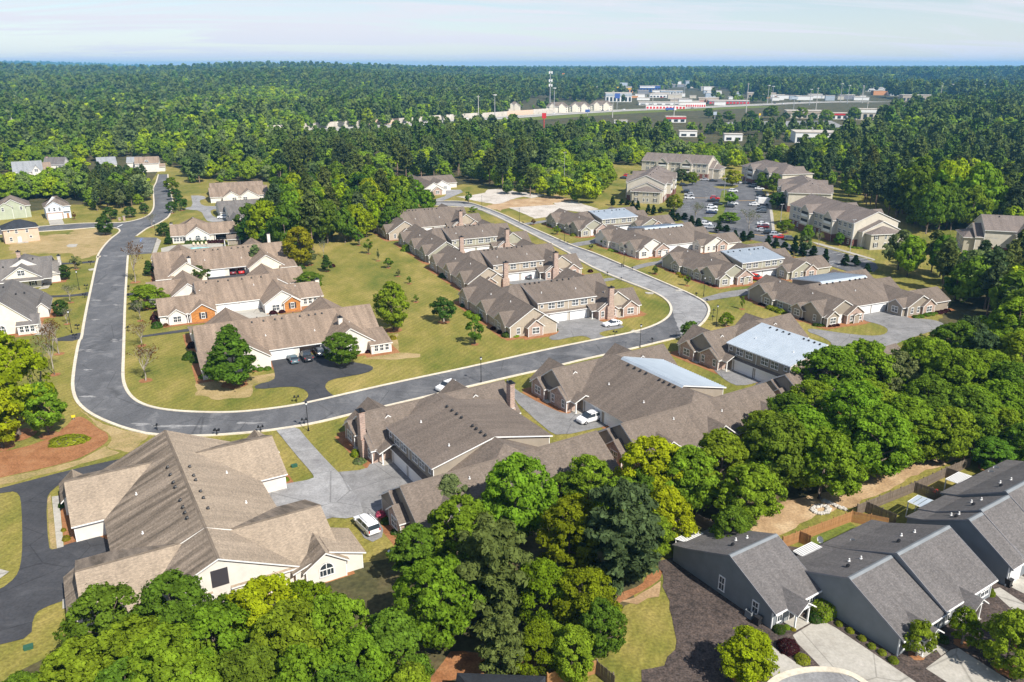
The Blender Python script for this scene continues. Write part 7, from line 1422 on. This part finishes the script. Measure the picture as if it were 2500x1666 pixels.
for k in range(95):
    x, y = rs_.choice([(rs_.uniform(1440,1780), rs_.uniform(208,240)), (rs_.uniform(2130,2480), rs_.uniform(207,240)), (rs_.uniform(1260,1440), rs_.uniform(206,222)), (rs_.uniform(1540,1800), rs_.uniform(232,258)), (rs_.uniform(1800,2120), rs_.uniform(240,248)), (rs_.uniform(2200,2480), rs_.uniform(258,292))])
    shop('small commercial building among trees and car parks beyond the highway' if y < 250 else 'small commercial building on the near side of the highway at right', x, y, rs_.uniform(12,34), rs_.uniform(5,11), rs_.choice(['white','white','cream','white','tan','grey','pale','orange']), rs_.uniform(.5,1.0), winrow=False); SHOPGRP.append(C.objects[-1])
for q in [o for o in C.objects if o.parent is None and o.get('label','').startswith('small commercial')]: q['group'] = 'small shops beyond the highway' if 'beyond' in q['label'] else 'small shops on the near side of the highway'
def hotel(label, x, y, w, h):
    p = g('S', x, y); d = dist(p); W_ = w*d/FPX; Hh = h*d/FPX*.6; hh = House(label, 'hotel', (p.x-W_/2, p.y), -6, 'roof_brown', 'cream', name='hotel_building'); D_ = 13
    hh.block('x', D_/2, 0, W_, D_/2, Hh, Hh+5.0, 'hh', oh=.8); 
    for c in (W_*.28, W_*.72): hh.block('y', c, -1.5, 8, 4, Hh, Hh+3.4, 'gn', oh=.6)
    n = 8
    for i in range(n):
        for k in range(3):
            hh.win('b', W_*(i+.5)/n, 0, 1.2+k*Hh/3.3, 'S')
for lb, x, y, w, h in [('cream hotel nearest the cell tower',1360,276,50,26),('middle cream hotel by the highway',1415,274,48,24),('right cream hotel by the highway',1468,271,50,24),('cream hotel mostly behind trees at left',1255,272,26,22)]: hotel(lb, x, y, w, h)
# signs and poles
def sign(label, x, yb, yt, w, h, col, col2=None, pole='steel', n=1, text=None, cat='sign'):
    p = g('S', x, yb); d = dist(p); k = d/FPX; r = thing('roadside_sign', label, cat, (p.x, p.y, 0), 0); top = (yb-yt)*k; H2 = h*k; W2_ = w*k
    m = MB()
    for i in range(n): xx = (i-(n-1)/2)*W2_*.5; m.tube([(xx,0,0),(xx,0,top-H2)], .45, 7)
    ob('pole', m.mesh('pole',[CLR.get(pole) or M[pole]]), r); m = MB(); m.box(-W2_/2,W2_/2,-.5,.5,top-H2,top); ob('sign_panel', m.mesh('sign_panel',[CLR[col]]), r)
    if col2: m = MB(); m.box(-W2_/2*.96,W2_/2*.96,-.56,-.505,top-H2*.98,top-H2*.5); ob('sign_band', m.mesh('sign_band',[CLR[col2]]), r)
    if text:
        t = bpy.data.curves.new('lettering','FONT'); t.body = text; t.align_x = 'CENTER'; t.align_y = 'CENTER'; t.size = H2*1.15; t.extrude = .03; tm = bpy.data.objects.new('tmp', t); C.objects.link(tm); dg = bpy.context.evaluated_depsgraph_get(); me = bpy.data.meshes.new_from_object(tm.evaluated_get(dg)); bpy.data.objects.remove(tm); me.materials.clear(); me.materials.append(CLR['yellow']); o = ob('lettering', me, r, (0,-.6,top-H2*.5), (math.pi/2,0,0))
    return r
sign('red roadside sign on a red pole above the trees',1328,312,279,10,12,'red','red',pole='red'); sign('blue sign beside the white shop',1506,268,232,12,11,'blue'); sign('pale billboard above the far shops',1522,220,204,18,7,'pale',n=2); sign('yellow and white billboard, far left',1262,208,194,13,6,'yellow','white'); sign('small dark red sign with a yellow letter M',1375,208,182,6,7,'red',text='M'); sign('white and yellow billboard of the far cluster',1390,208,191,15,7,'yellow','white'); sign('yellow sign of the far cluster',1405,208,198,10,5,'yellow'); sign('orange sign on the dark shop',1510,228,214,9,5,'yellow','orange'); sign('blue highway sign over the lanes',1434,283,269,11,6,'blue'); sign('pale billboard right of the highway',1937,268,241,15,5,'pale',n=1); sign('yellow square sign by the car park',1853,300,280,4,4,'yellow'); sign('pale blue sign left of the round trees',1744,300,276,8,7,'pale')
def pole(view, bx, by, tx, ty, label, zb=0.0, kind='pole', wide=.55):
    p = g(view, bx, by, zb); o = VIEW[view]; u = (o[0]+tx/o[2]-1250)/FPX; v = (o[1]+ty/o[2]-833)/FPX; hd = math.sqrt(u*u+(_ct-v*_st)**2); h = CAM_H-math.hypot(p.x,p.y)*(_st+v*_ct)/hd
    h = max(10, min(h, 75)); r = thing('utility_pole' if kind == 'pole' else 'mast_lamp' if kind == 'lamp' else 'cell_tower', label, {'pole':'utility pole','lamp':'lamp post','cell':'tower'}[kind], (p.x,p.y,0)); m = MB(); m.tube([(0,0,0),(0,0,h)], [wide, wide*.55], 7); ob('shaft', m.mesh('shaft',[M['steel'] if kind != 'pole' else M['rock']]), r)
    m = MB()
    if kind == 'lamp': m.tube([(0,0,h-.5),(0,0,h+.6)], [2.2,2.6], 10)
    elif kind == 'cell':
        for z in (h-2, h-14, h-21):
            for a in range(3): q = Vector((2.6*math.cos(a*2.1), 2.6*math.sin(a*2.1))); m.box(q.x-.9,q.x+.9,q.y-.4,q.y+.4,z-2.6,z+1.2)
            m.tube([(0,0,z-.6),(0,0,z)], 2.7, 9)
    else: m.box(-1.6,1.6,-.15,.15,h-1.6,h-1.2)
    ob('lamp_ring' if kind == 'lamp' else 'antenna' if kind == 'cell' else 'cross_arm', m.mesh('head',[M['white' if kind != 'pole' else 'rock']]), r)
pole('Q5',482,420,488,15,'tall white cell tower above the cream hotels',kind='cell',wide=.9)
for v, bx, by, tx, ty, lb, kd in [('Q6',570,495,603,155,'tallest pale pole between highway and round trees','pole'),('Q6',815,405,835,185,'high mast lamp over the highway, left of the pair','lamp'),('Q6',865,405,885,195,'high mast lamp over the highway, right of the pair','lamp'),('Q6',1370,480,1405,205,'pale pole by the highway bridge','pole'),('Q6',1650,385,1675,165,'high mast lamp beyond the bridge, left','lamp'),('Q6',1735,390,1760,185,'high mast lamp beyond the bridge, right','lamp'),('Q6',1905,390,1928,180,'pale pole above the dark trees over the highway','pole'),('Q6',1300,410,1325,230,'thin grey mast before the bridge','lamp'),('Q5',530,500,535,215,'high mast lamp in front of the hotels','lamp'),('Q5',1200,555,1207,240,'pale pole in front of the right hotel','pole'),('Q5',1905,555,1925,235,'pale pole in front of the storage buildings','pole'),('Q5',2025,310,2030,180,'mast lamp in the far cluster','lamp'),('Q5',1660,440,1668,250,'thin pole before the blue shops','pole'),
 (1,100,505,70,380,'white pole at the far left above the wood','pole'),(1,1378,485,1365,395,'white pole above the wood left of the lime tree','pole'),(1,1213,312,1205,232,'white pole in the far left wood','pole'),(1,2105,278,2100,190,'white pole in the far middle wood','pole'),(1,905,315,899,275,'short white pole in the far left wood','pole'),(2,1020,410,1018,230,'pale pole before the sound wall','pole'),(2,1130,390,1128,228,'high mast lamp before the sound wall','lamp'),(2,212,400,210,340,'short pale pole in the middle wood','pole'),(2,876,275,874,180,'thin pole in the wood beyond the highway','pole'),(2,495,220,494,180,'short pole in the far wood','pole'),
 ('Q7',1140,470,1178,225,'pale pole before the white shopping hall','pole'),('Q7',1995,460,2045,180,'pale pole near the right edge','pole'),('Q7',1690,390,1722,180,'mast lamp right of the mall','lamp'),('Q7',1755,390,1778,215,'second mast lamp right of the mall','lamp'),('Q7',25,410,55,225,'pole in the trees left of the mall','pole'),('Q7',100,570,105,475,'white post behind the arched shop front','pole'),('Q3',675,90,675,0,'bare pole at the far wood','pole')]:
    if v == 'Q3': continue
    pole(v, bx, by, tx, ty, lb, kind=kd)
for k, (x, y, r_, col) in enumerate([(370,600,65,'mid'),(620,610,70,'deep'),(860,570,80,'mid'),(1020,580,45,'deep'),(1190,575,75,'fresh'),(1330,585,45,'deep'),(1480,610,75,'fresh'),(1800,590,80,'mid'),(140,560,60,'deep'),(240,590,50,'mid')]):
    spec('b1', k % 4, 'Q6', x, y, x, y-2.0*r_, col, f"round {KN[col]} tree by the shops before the highway, {['left of the tall pole','right of the tall pole','before the arched low shop','small one','pale one','small dark one','bright, by the red band','by the arched parapet','at the left, dark','at the left, lighter'][k]}", wpx=r_*2)
# highway traffic
rv = random.Random(3)
hwn = []
for k in range(22):
    i = rv.randrange(14, len(HWs)-3); a, b = HWs[i], HWs[i+1]; t = rv.random(); p = a.lerp(b, t); d = (b-a).normalized(); n = Vector((-d.y, d.x)); lane = rv.choice((-15,-10,-6,5,9,13)); col = rv.choice(['white','silver','dark','white','grey','blue'])
    car(rv.choice(['sedan','suv','minivan']), col, p+n*lane, d*(1 if lane < 0 else -1), f'{col} vehicle on the distant highway', z=.62, full=False, group=f'{col} traffic on the highway', name='highway_car')
for x, y, lb in [(1635,272,'blue lorry on the highway'),(2190,251,'white lorry on the highway beyond the cream shop')]:
    p = g('S',x,y); r = thing('lorry', lb, 'lorry', (p.x,p.y,.62), .12); m = MB(); m.box(-6,6,-1.3,1.3,1.1,4.1); ob('trailer', m.mesh('trailer',[CLR['blue' if 'blue' in lb else 'white']]), r); m = MB(); m.box(6.6,9,-1.2,1.2,.7,3.4); ob('cab', m.mesh('cab',[CLR['white']]), r)
    for x_ in (-4.5,-3.3,5,7.8):
        for sg in (-1,1): ob('wheel', wm_, r, (x_, sg*1.1, .5), (0,0,0), (1.3,1.3,1.3))
# shoppers' cars
for k in range(26):
    x, y = rv.choice([(rv.uniform(1800,2030), rv.uniform(299,318)), (rv.uniform(1540,1660), rv.uniform(232,246)), (rv.uniform(2130,2400), rv.uniform(231,240))]); p = g('S', x, y); col = rv.choice(['white','silver','dark','red','white','grey'])
    car(rv.choice(['sedan','suv']), col, p, Vector((rv.choice((-1,1)), rv.uniform(-.2,.2))), f'{col} car on a shop car park by the highway', z=.4, full=False, group=f'{col} cars of the shops')
# distant buildings on the far hills
for k, (x, y, w) in enumerate([(855,176,40),(965,183,14),(1010,174,22),(1060,194,24),(990,186,12),(1110,172,16),(1150,170,30),(1205,176,20),(1255,177,34),(1320,181,26),(1400,183,30),(1440,175,26),(1510,171,22),(1550,176,14),(1605,176,16),(1300,171,18),(1385,172,16),(120,162,12),(190,163,16),(265,163,14),(300,163,10),(365,164,12),(1850,192,8),(2050,180,10),(2238,175,6)]):
    p = g('S', x, y+1.2, 4 if y > 168 else 30); d = p.length
    if d > 6400: p = p*(6400/d); d = 6400
    zb = terrain(p.x, p.y); W_ = w*d/FPX*.8; r = thing('distant_building', 'tiny pale building far off among the woods', 'building', (p.x,p.y,zb+9), 0, 'tiny far buildings'); m = MB(); m.box(-W_/2,W_/2,0,W_*.4,-12,9); ob('wall', m.mesh('wall',[CLR['white']]), r); m = MB(); m.box(-W_/2-1,W_/2+1,-1,W_*.4+1,9,10); ob('roof', m.mesh('roof',[CLR['pale' if k % 3 else 'roof']]), r)
# ---------------------------------------------------------------- woods
S_ = lambda L, z=0: [g('S', x, y, z) for x, y in L]
COMM = S_([(-900,2400),(-600,640),(-400,425),(0,425),(60,418),(130,405),(240,395),(300,385),(400,385),(415,425),(450,452),(500,450),(640,445),(700,440),(735,432),(960,450),(1120,440),(1230,475),(1450,500),(1500,440),(1480,412),(1560,405),(1700,420),(1840,410),(1960,455),(2080,485),(2130,520),(2220,560),(2380,560),(2560,640),(2900,800),(2900,2400)])
CLEAR = S_([(-300,352),(0,346),(330,339),(600,327)], 0)+S_([(960,306),(1230,284),(1245,262),(1250,244),(1300,236),(1440,230),(1480,218),(1530,203),(1760,203),(1790,224),(1880,240),(2100,236),(2150,211),(2330,201),(2560,201)], 0)+S_([(2560,222),(2420,226),(2330,244),(2230,249),(2170,268),(2130,300),(2050,303),(1960,332),(1900,345),(1690,346),(1620,300),(1560,290),(1450,294),(1330,302),(1200,296),(1000,304),(960,320),(900,330)], 15)+S_([(600,334),(330,346),(0,353),(-300,358)], 0)
HOLES = [(g('Q2',*q), rr) for q, rr in [((1860,315),26),((1700,320),14),((300,430),24),((470,400),16),((640,340),18),((1290,320),14),((700,1100),24),((640,880),22),((40,420),20)]]+[(g(6,2010,270),22),(g('S3',2050,250),24),(g('S3',900,400),22),(g('S3',900,600),26),(g(2,760,860),34)]
for a, b in zip(i1, i1[1:]): pass
ROADP = smooth_line([g('Q2',*q) for q in [(2040,330),(2030,420),(2030,560),(2040,760)]], 2); HOLES += [(p, 9) for p in ROADP]
def inhole(q):
    for h, r_ in HOLES:
        if r_ < 12: 
            if (q-h).length < r_: return True
            continue
        d = h.normalized(); w = q-h; t = max(-38.0, min(6.0, w.dot(d)))      # keep the sight line to the house open
        if (w-d*t).length < r_*.72: return True
    return False
EXTRA = {'wood beside the middle lawn': (S_([(605,478),(600,555),(660,585),(735,585),(790,552),(880,542),(960,532),(1045,492),(1060,452),(1000,428),(900,438),(760,438),(660,448)], 7), .8, .16),
 'pine block by the upper street': (S_([(205,500),(245,520),(330,508),(372,500),(390,470),(392,440),(340,440),(240,450),(200,470)]), 1.9, .72),
 'trees by the white far left houses': (S_([(-150,480),(60,478),(190,490),(200,466),(90,464),(-150,460)]), 2.1, .15),
 'wood at the right edge': (S_([(2380,560),(2420,620),(2360,680),(2400,740),(2500,800),(2700,800),(2800,600),(2560,560)], 6), 1.0, .42),
 'scrub behind the two storey houses': (S_([(-150,492),(60,492),(150,478),(215,478),(215,440),(100,440),(-150,445)]), 2.0, .1),
 'big bright clump behind the apartments': (S_([(2110,478),(2190,440),(2330,470),(2392,560),(2392,606),(2310,606),(2250,566),(2180,525)]), 1.35, .04),
 'trees below the apartment field': (S_([(2150,668),(2190,650),(2240,645),(2330,655),(2345,690),(2300,694),(2250,682)]), .9, .25)}
rf_ = random.Random(21); cand = []
def add_c(p, pine, zone): cand.append((p, pine, zone))
for zn, (P, dens, pf) in EXTRA.items():
    xs = [p.x for p in P]; ys = [p.y for p in P]; st_ = 7.2/math.sqrt(dens); y = min(ys)
    while y < max(ys):
        x = min(xs)
        while x < max(xs):
            q = Vector((x+rf_.uniform(-.42,.42)*st_, y+rf_.uniform(-.42,.42)*st_))
            if inpoly(q, P) and not inhole(q): add_c(q, rf_.random() < pf, zn)
            x += st_
        y += st_
def zone_of(p):
    az = p.x/p.y
    return 'wood behind the left houses' if az < -.42 else 'wood behind the tan villas' if az < -.2 else 'wood in the middle distance' if az < .1 else 'wood before the highway' if az < .28 else 'pine wood behind the apartments'
far_pts = {0: [], 1: []}
SHOPXY = [Vector(o.location[:2]) for o in C.objects if o.parent is None and o.get('category') in ('shop','hotel','sign','tower')]
def keep(q):
    # clumps of trees between the shops, clear of the lanes and of the shop fronts
    dh = min(abs((q-a).length) for a in HWs)
    if min((q-a).dot(Vector((0,1))) for a in HWs if abs(a.x-q.x) < 90 or True) is None: return False
    n = min(HWs, key=lambda a: abs(a.x-q.x)); off = q.y-n.y
    if off < 42:
        d = q.length
        return off < -110 and d < 840 and mnoise.noise(Vector((q.x/60, q.y/60, 5))) > (-.3 if q.x/q.y < .2 else -.12) and not any(abs(q.x-h.x) < 28 and -60 < q.y-h.y < 30 for h in SHOPXY)
    if any(abs(q.x-h.x) < 45 and -95 < q.y-h.y < 50 for h in SHOPXY): return False
    return mnoise.noise(Vector((q.x/90, q.y/150, 11))) >.05 and rf_.random() < .6
y = 300.0
def spacing(d): return 8.4 if d < 900 else 9.5 if d < 1700 else 12 if d < 3000 else 20 if d < 5200 else 30 if d < 7500 else 40
while y < 10800:
    sp = spacing(y); w = y*.72+60; x = -w+rf_.random()*sp
    while x < w:
        q = Vector((x+rf_.uniform(-.45,.45)*sp, y+rf_.uniform(-.45,.45)*sp)); d = q.length; ok = True
        if d < 1600:
            if inpoly(q, COMM): ok = False
            elif inpoly(q, CLEAR): ok = keep(q)
            elif d < 700 and inhole(q): ok = False
        elif d < 3600 and inpoly(q, CLEAR): ok = keep(q)
        elif d > 2200 and mnoise.noise(Vector((q.x/520, q.y/520, 4))) > .34+.0*d: ok = rf_.random() < .35
        if ok:
            az = q.x/q.y; nz = mnoise.noise(Vector((q.x/150, q.y/150, 2)))+.6*mnoise.noise(Vector((q.x/420, q.y/420, 8)))
            pf = .34+.75*nz+(-.16 if az < -.25 else .10 if az < .12 else -.04 if az < .28 else .28)+(.2 if d > 1500 else 0)-(.3 if d < 520 and -.12 < az < .25 else 0)
            pine = rf_.random() < pf
            if d < 560: add_c(q, pine, zone_of(q))
            else: far_pts[1 if pine else 0].append(q)
        x += sp
    y += sp
cand.sort(key=lambda c: (not ('clump' in c[2] or 'lawn' in c[2] or 'block' in c[2] or 'field' in c[2]), c[0].length))
cnt = [0, 0]; LIM = (125, 285)
seen_tr = 0
ZC = {}
ZS = {'pine block by the upper street': .66, 'trees by the white far left houses': .5, 'trees below the apartment field': .8, 'wood at the right edge': .82, 'scrub behind the two storey houses': .46}
for p, pine, zn in cand:
    k = 1 if pine else 0
    if cnt[k] >= LIM[k]: far_pts[k].append(p); continue
    cnt[k] += 1
    if pine: i = cnt[1] % 2; s = rf_.uniform(.72, 1.08)*ZS.get(zn, 1); tree('p1', i, p, rf_.choice(['pine','pinedark']), f'pine tree in the {zn}', 'pine tree', f'pines of the {zn}', s, s*rf_.uniform(.85,1.05), name='pine_tree', jitter=.2)
    else:
        big = 'bright clump' in zn; i = cnt[0] % 4; s = rf_.uniform(.68, 1.18)*(1.38 if big else 1)*ZS.get(zn, 1); col = rf_.choice(['fresh','fresh','lime','mid'] if big else ['fresh','mid','mid','fresh','deep','lime'] if 'lawn' in zn else ['fresh','lime','mid','fresh','mid','pale'] if 'middle' in zn else ['mid','fresh','deep','mid','olive','pale'])
        tree('b1', i, p, col, f'{KN[col]} broadleaf tree in the {zn}', 'tree', f'{KN[col]} broadleaf trees of the {zn}', s, s*rf_.uniform(1.05,1.35), jitter=.18)
print('CAND', len(cand), cnt, 'far', len(far_pts[0]), len(far_pts[1]))
def forestmat(name, ramp, trans):
    m, n, l, p = newmat(name); oi = N(n,'ShaderNodeObjectInfo'); r = N(n,'ShaderNodeValToRGB'); e = r.color_ramp.elements; e[0].color = (*ramp[0],1); e[1].color = (*ramp[-1],1); e[1].position = 1
    for i, c in enumerate(ramp[1:-1]): q = e.new((i+1)/(len(ramp)-1)); q.color = (*c,1)
    l.new(oi.outputs['Random'], r.inputs[0]); gi = N(n,'ShaderNodeNewGeometry'); mr = N(n,'ShaderNodeMapRange', i_1=0.0, i_2=1.0, i_3=.72, i_4=1.28); l.new(gi.outputs['Random Per Island'], mr.inputs[0])
    vm = N(n,'ShaderNodeVectorMath', operation='SCALE'); l.new(r.outputs[0], vm.inputs[0]); l.new(mr.outputs[0], vm.inputs['Scale'])
    d = N(n,'ShaderNodeBsdfDiffuse'); l.new(vm.outputs[0], d.inputs[0]); t = N(n,'ShaderNodeBsdfTranslucent'); l.new(vm.outputs[0], t.inputs[0]); ms = N(n,'ShaderNodeMixShader', i_0=trans); l.new(d.outputs[0], ms.inputs[1]); l.new(t.outputs[0], ms.inputs[2]); l.new(ms.outputs[0], n['Material Output'].inputs[0]); n.remove(p); return m
LC = LEAFCOL
M['leaf_far'] = forestmat('foliage_far', [tuple(c*1.25 for c in q) for q in [LC['mid'], LC['fresh'], LC['mid'], LC['olive'], LC['fresh'], LC['lime'], LC['mid'], LC['pale'], LC['deep']]], .3); M['needle_far'] = forestmat('needles_far', [tuple(c*1.3 for c in q) for q in [LC['pinedark'], LC['pine'], LC['deep'], LC['pine']]], .15)
def forest(name, P, keys, mat, label):
    # real low detail trees standing at the head of the wood serve as the instanced shapes
    src = []; NH = len(keys)//2
    for i, (k, j) in enumerate(keys):
        p = P.pop(0); t = tree(k, j, p, 'mid' if k[0] == 'b' else 'pine', label[0], 'tree' if k[0]=='b' else 'pine tree', label[1], 1.0, z=terrain(p.x,p.y), name='tree' if k[0]=='b' else 'pine_tree'); src.append([c for c in t.children if c.name.startswith('crown')][0])
    n = len(P); me = bpy.data.meshes.new(name); me.vertices.add(n); co = np.zeros((n,3), np.float32); sc = np.zeros(n, np.float32); ro = np.zeros(n, np.float32); ix = np.zeros(n, np.int32); rr = random.Random(9)
    for i, p in enumerate(P):
        d = p.length; co[i] = (p.x, p.y, terrain(p.x,p.y)-.4); k = .52 if d < 860 and inpoly(p, CLEAR) else .74 if d < 780 else .88 if d < 1700 else 1.15 if d < 3000 else 1.7 if d < 5200 else 1.9 if d < 7500 else 1.8; sc[i] = k*rr.choice((.55,.75,.9,1.0,1.1,1.3,1.5))*rr.uniform(.9,1.1); ro[i] = rr.uniform(0,6.283); ix[i] = rr.randrange(NH) if d < 640 else NH+rr.randrange(len(src)-NH)
    me.vertices.foreach_set('co', co.ravel())
    for nm, ty, arr in (('sc','FLOAT',sc),('ro','FLOAT',ro),('ix','INT',ix)):
        a = me.attributes.new(nm, ty, 'POINT'); a.data.foreach_set('value', arr)
    me.materials.append(M[mat]); o = tag(ob(name, me), label[2], 'wood', None, 'stuff')
    ng = bpy.data.node_groups.new(name, 'GeometryNodeTree'); ng.interface.new_socket('Geometry', in_out='INPUT', socket_type='NodeSocketGeometry'); ng.interface.new_socket('Geometry', in_out='OUTPUT', socket_type='NodeSocketGeometry')
    nn = ng.nodes; ll = ng.links; gi = nn.new('NodeGroupInput'); go = nn.new('NodeGroupOutput'); ip = nn.new('GeometryNodeInstanceOnPoints'); jn = nn.new('GeometryNodeJoinGeometry')
    gts = []
    for s_ in src:
        oi = nn.new('GeometryNodeObjectInfo'); oi.inputs['Object'].default_value = s_; oi.transform_space = 'ORIGINAL'; sm = nn.new('GeometryNodeSetMaterial'); sm.inputs['Material'].default_value = M[mat]; gt = nn.new('GeometryNodeGeometryToInstance'); ll.new(oi.outputs['Geometry'], sm.inputs[0]); ll.new(sm.outputs[0], gt.inputs[0]); gts.append(gt)
    for gt in gts[::-1]: ll.new(gt.outputs[0], jn.inputs[0])
    def attr(nm, ty):
        a = nn.new('GeometryNodeInputNamedAttribute'); a.data_type = ty; a.inputs['Name'].default_value = nm; return a.outputs[0]
    ll.new(gi.outputs[0], ip.inputs['Points']); ll.new(jn.outputs[0], ip.inputs['Instance']); ip.inputs['Pick Instance'].default_value = True; ll.new(attr('ix','INT'), ip.inputs['Instance Index']); ll.new(attr('sc','FLOAT'), ip.inputs['Scale'])
    cx = nn.new('ShaderNodeCombineXYZ'); ll.new(attr('ro','FLOAT'), cx.inputs[2]); ll.new(cx.outputs[0], ip.inputs['Rotation']); ll.new(ip.outputs[0], go.inputs[0])
    md = o.modifiers.new('forest','NODES'); md.node_group = ng; return o
for L in far_pts.values(): L.sort(key=lambda p: p.length)
forest('broadleaf_forest', far_pts[0], [('b1',i) for i in range(4)]+[('b2',i) for i in range(4)], 'leaf_far', ('broadleaf tree at the head of the far wood','trees at the head of the far wood','broadleaf trees of the far off woods reaching to the horizon'))
forest('pine_forest', far_pts[1], [('p1',i) for i in range(2)]+[('p2',i) for i in range(2)], 'needle_far', ('pine at the head of the far wood','pines at the head of the far wood','pine trees of the far off woods reaching to the horizon'))
for k, (x, y, kd, col, sc) in enumerate([(2300,712,'p1','pine',.7),(2345,700,'b1','mid',.85),(2385,705,'p1','pinedark',.72),(2425,690,'b1','fresh',.8),(2455,712,'p1','pine',.75),(2490,700,'p1','pinedark',.8),(2330,735,'b1','mid',.7),(2410,735,'b1','deep',.75),(2470,745,'b1','mid',.9),(2520,720,'b1','fresh',.9)]):
    tree(kd, k % 2, g('S', x, y), col, f"{KN[col]} tree before the right edge apartments, {['leftmost','second from left','third from left','middle','right of the middle','third from right','lower left','lower middle','lower right','at the picture edge'][k]}", 'pine tree' if kd == 'p1' else 'tree', 'trees before the right edge apartments', sc, name='pine_tree' if kd == 'p1' else 'tree')
# ---------------------------------------------------------------- the air
hm = bpy.data.materials.new('haze'); hm.use_nodes = True; ht = hm.node_tree; ht.nodes.clear(); pv = ht.nodes.new('ShaderNodeVolumePrincipled'); ho = ht.nodes.new('ShaderNodeOutputMaterial'); ht.links.new(pv.outputs[0], ho.inputs['Volume'])
pv.inputs['Color'].default_value = (.22,.60,1.0,1); pv.inputs['Density'].default_value = 1.0e-4; pv.inputs['Anisotropy'].default_value = 0.0
m = MB(); m.box(-15000,15000,-400,14500,-2,122); tag(ob('haze', m.mesh('haze',[hm])), kind='stuff')
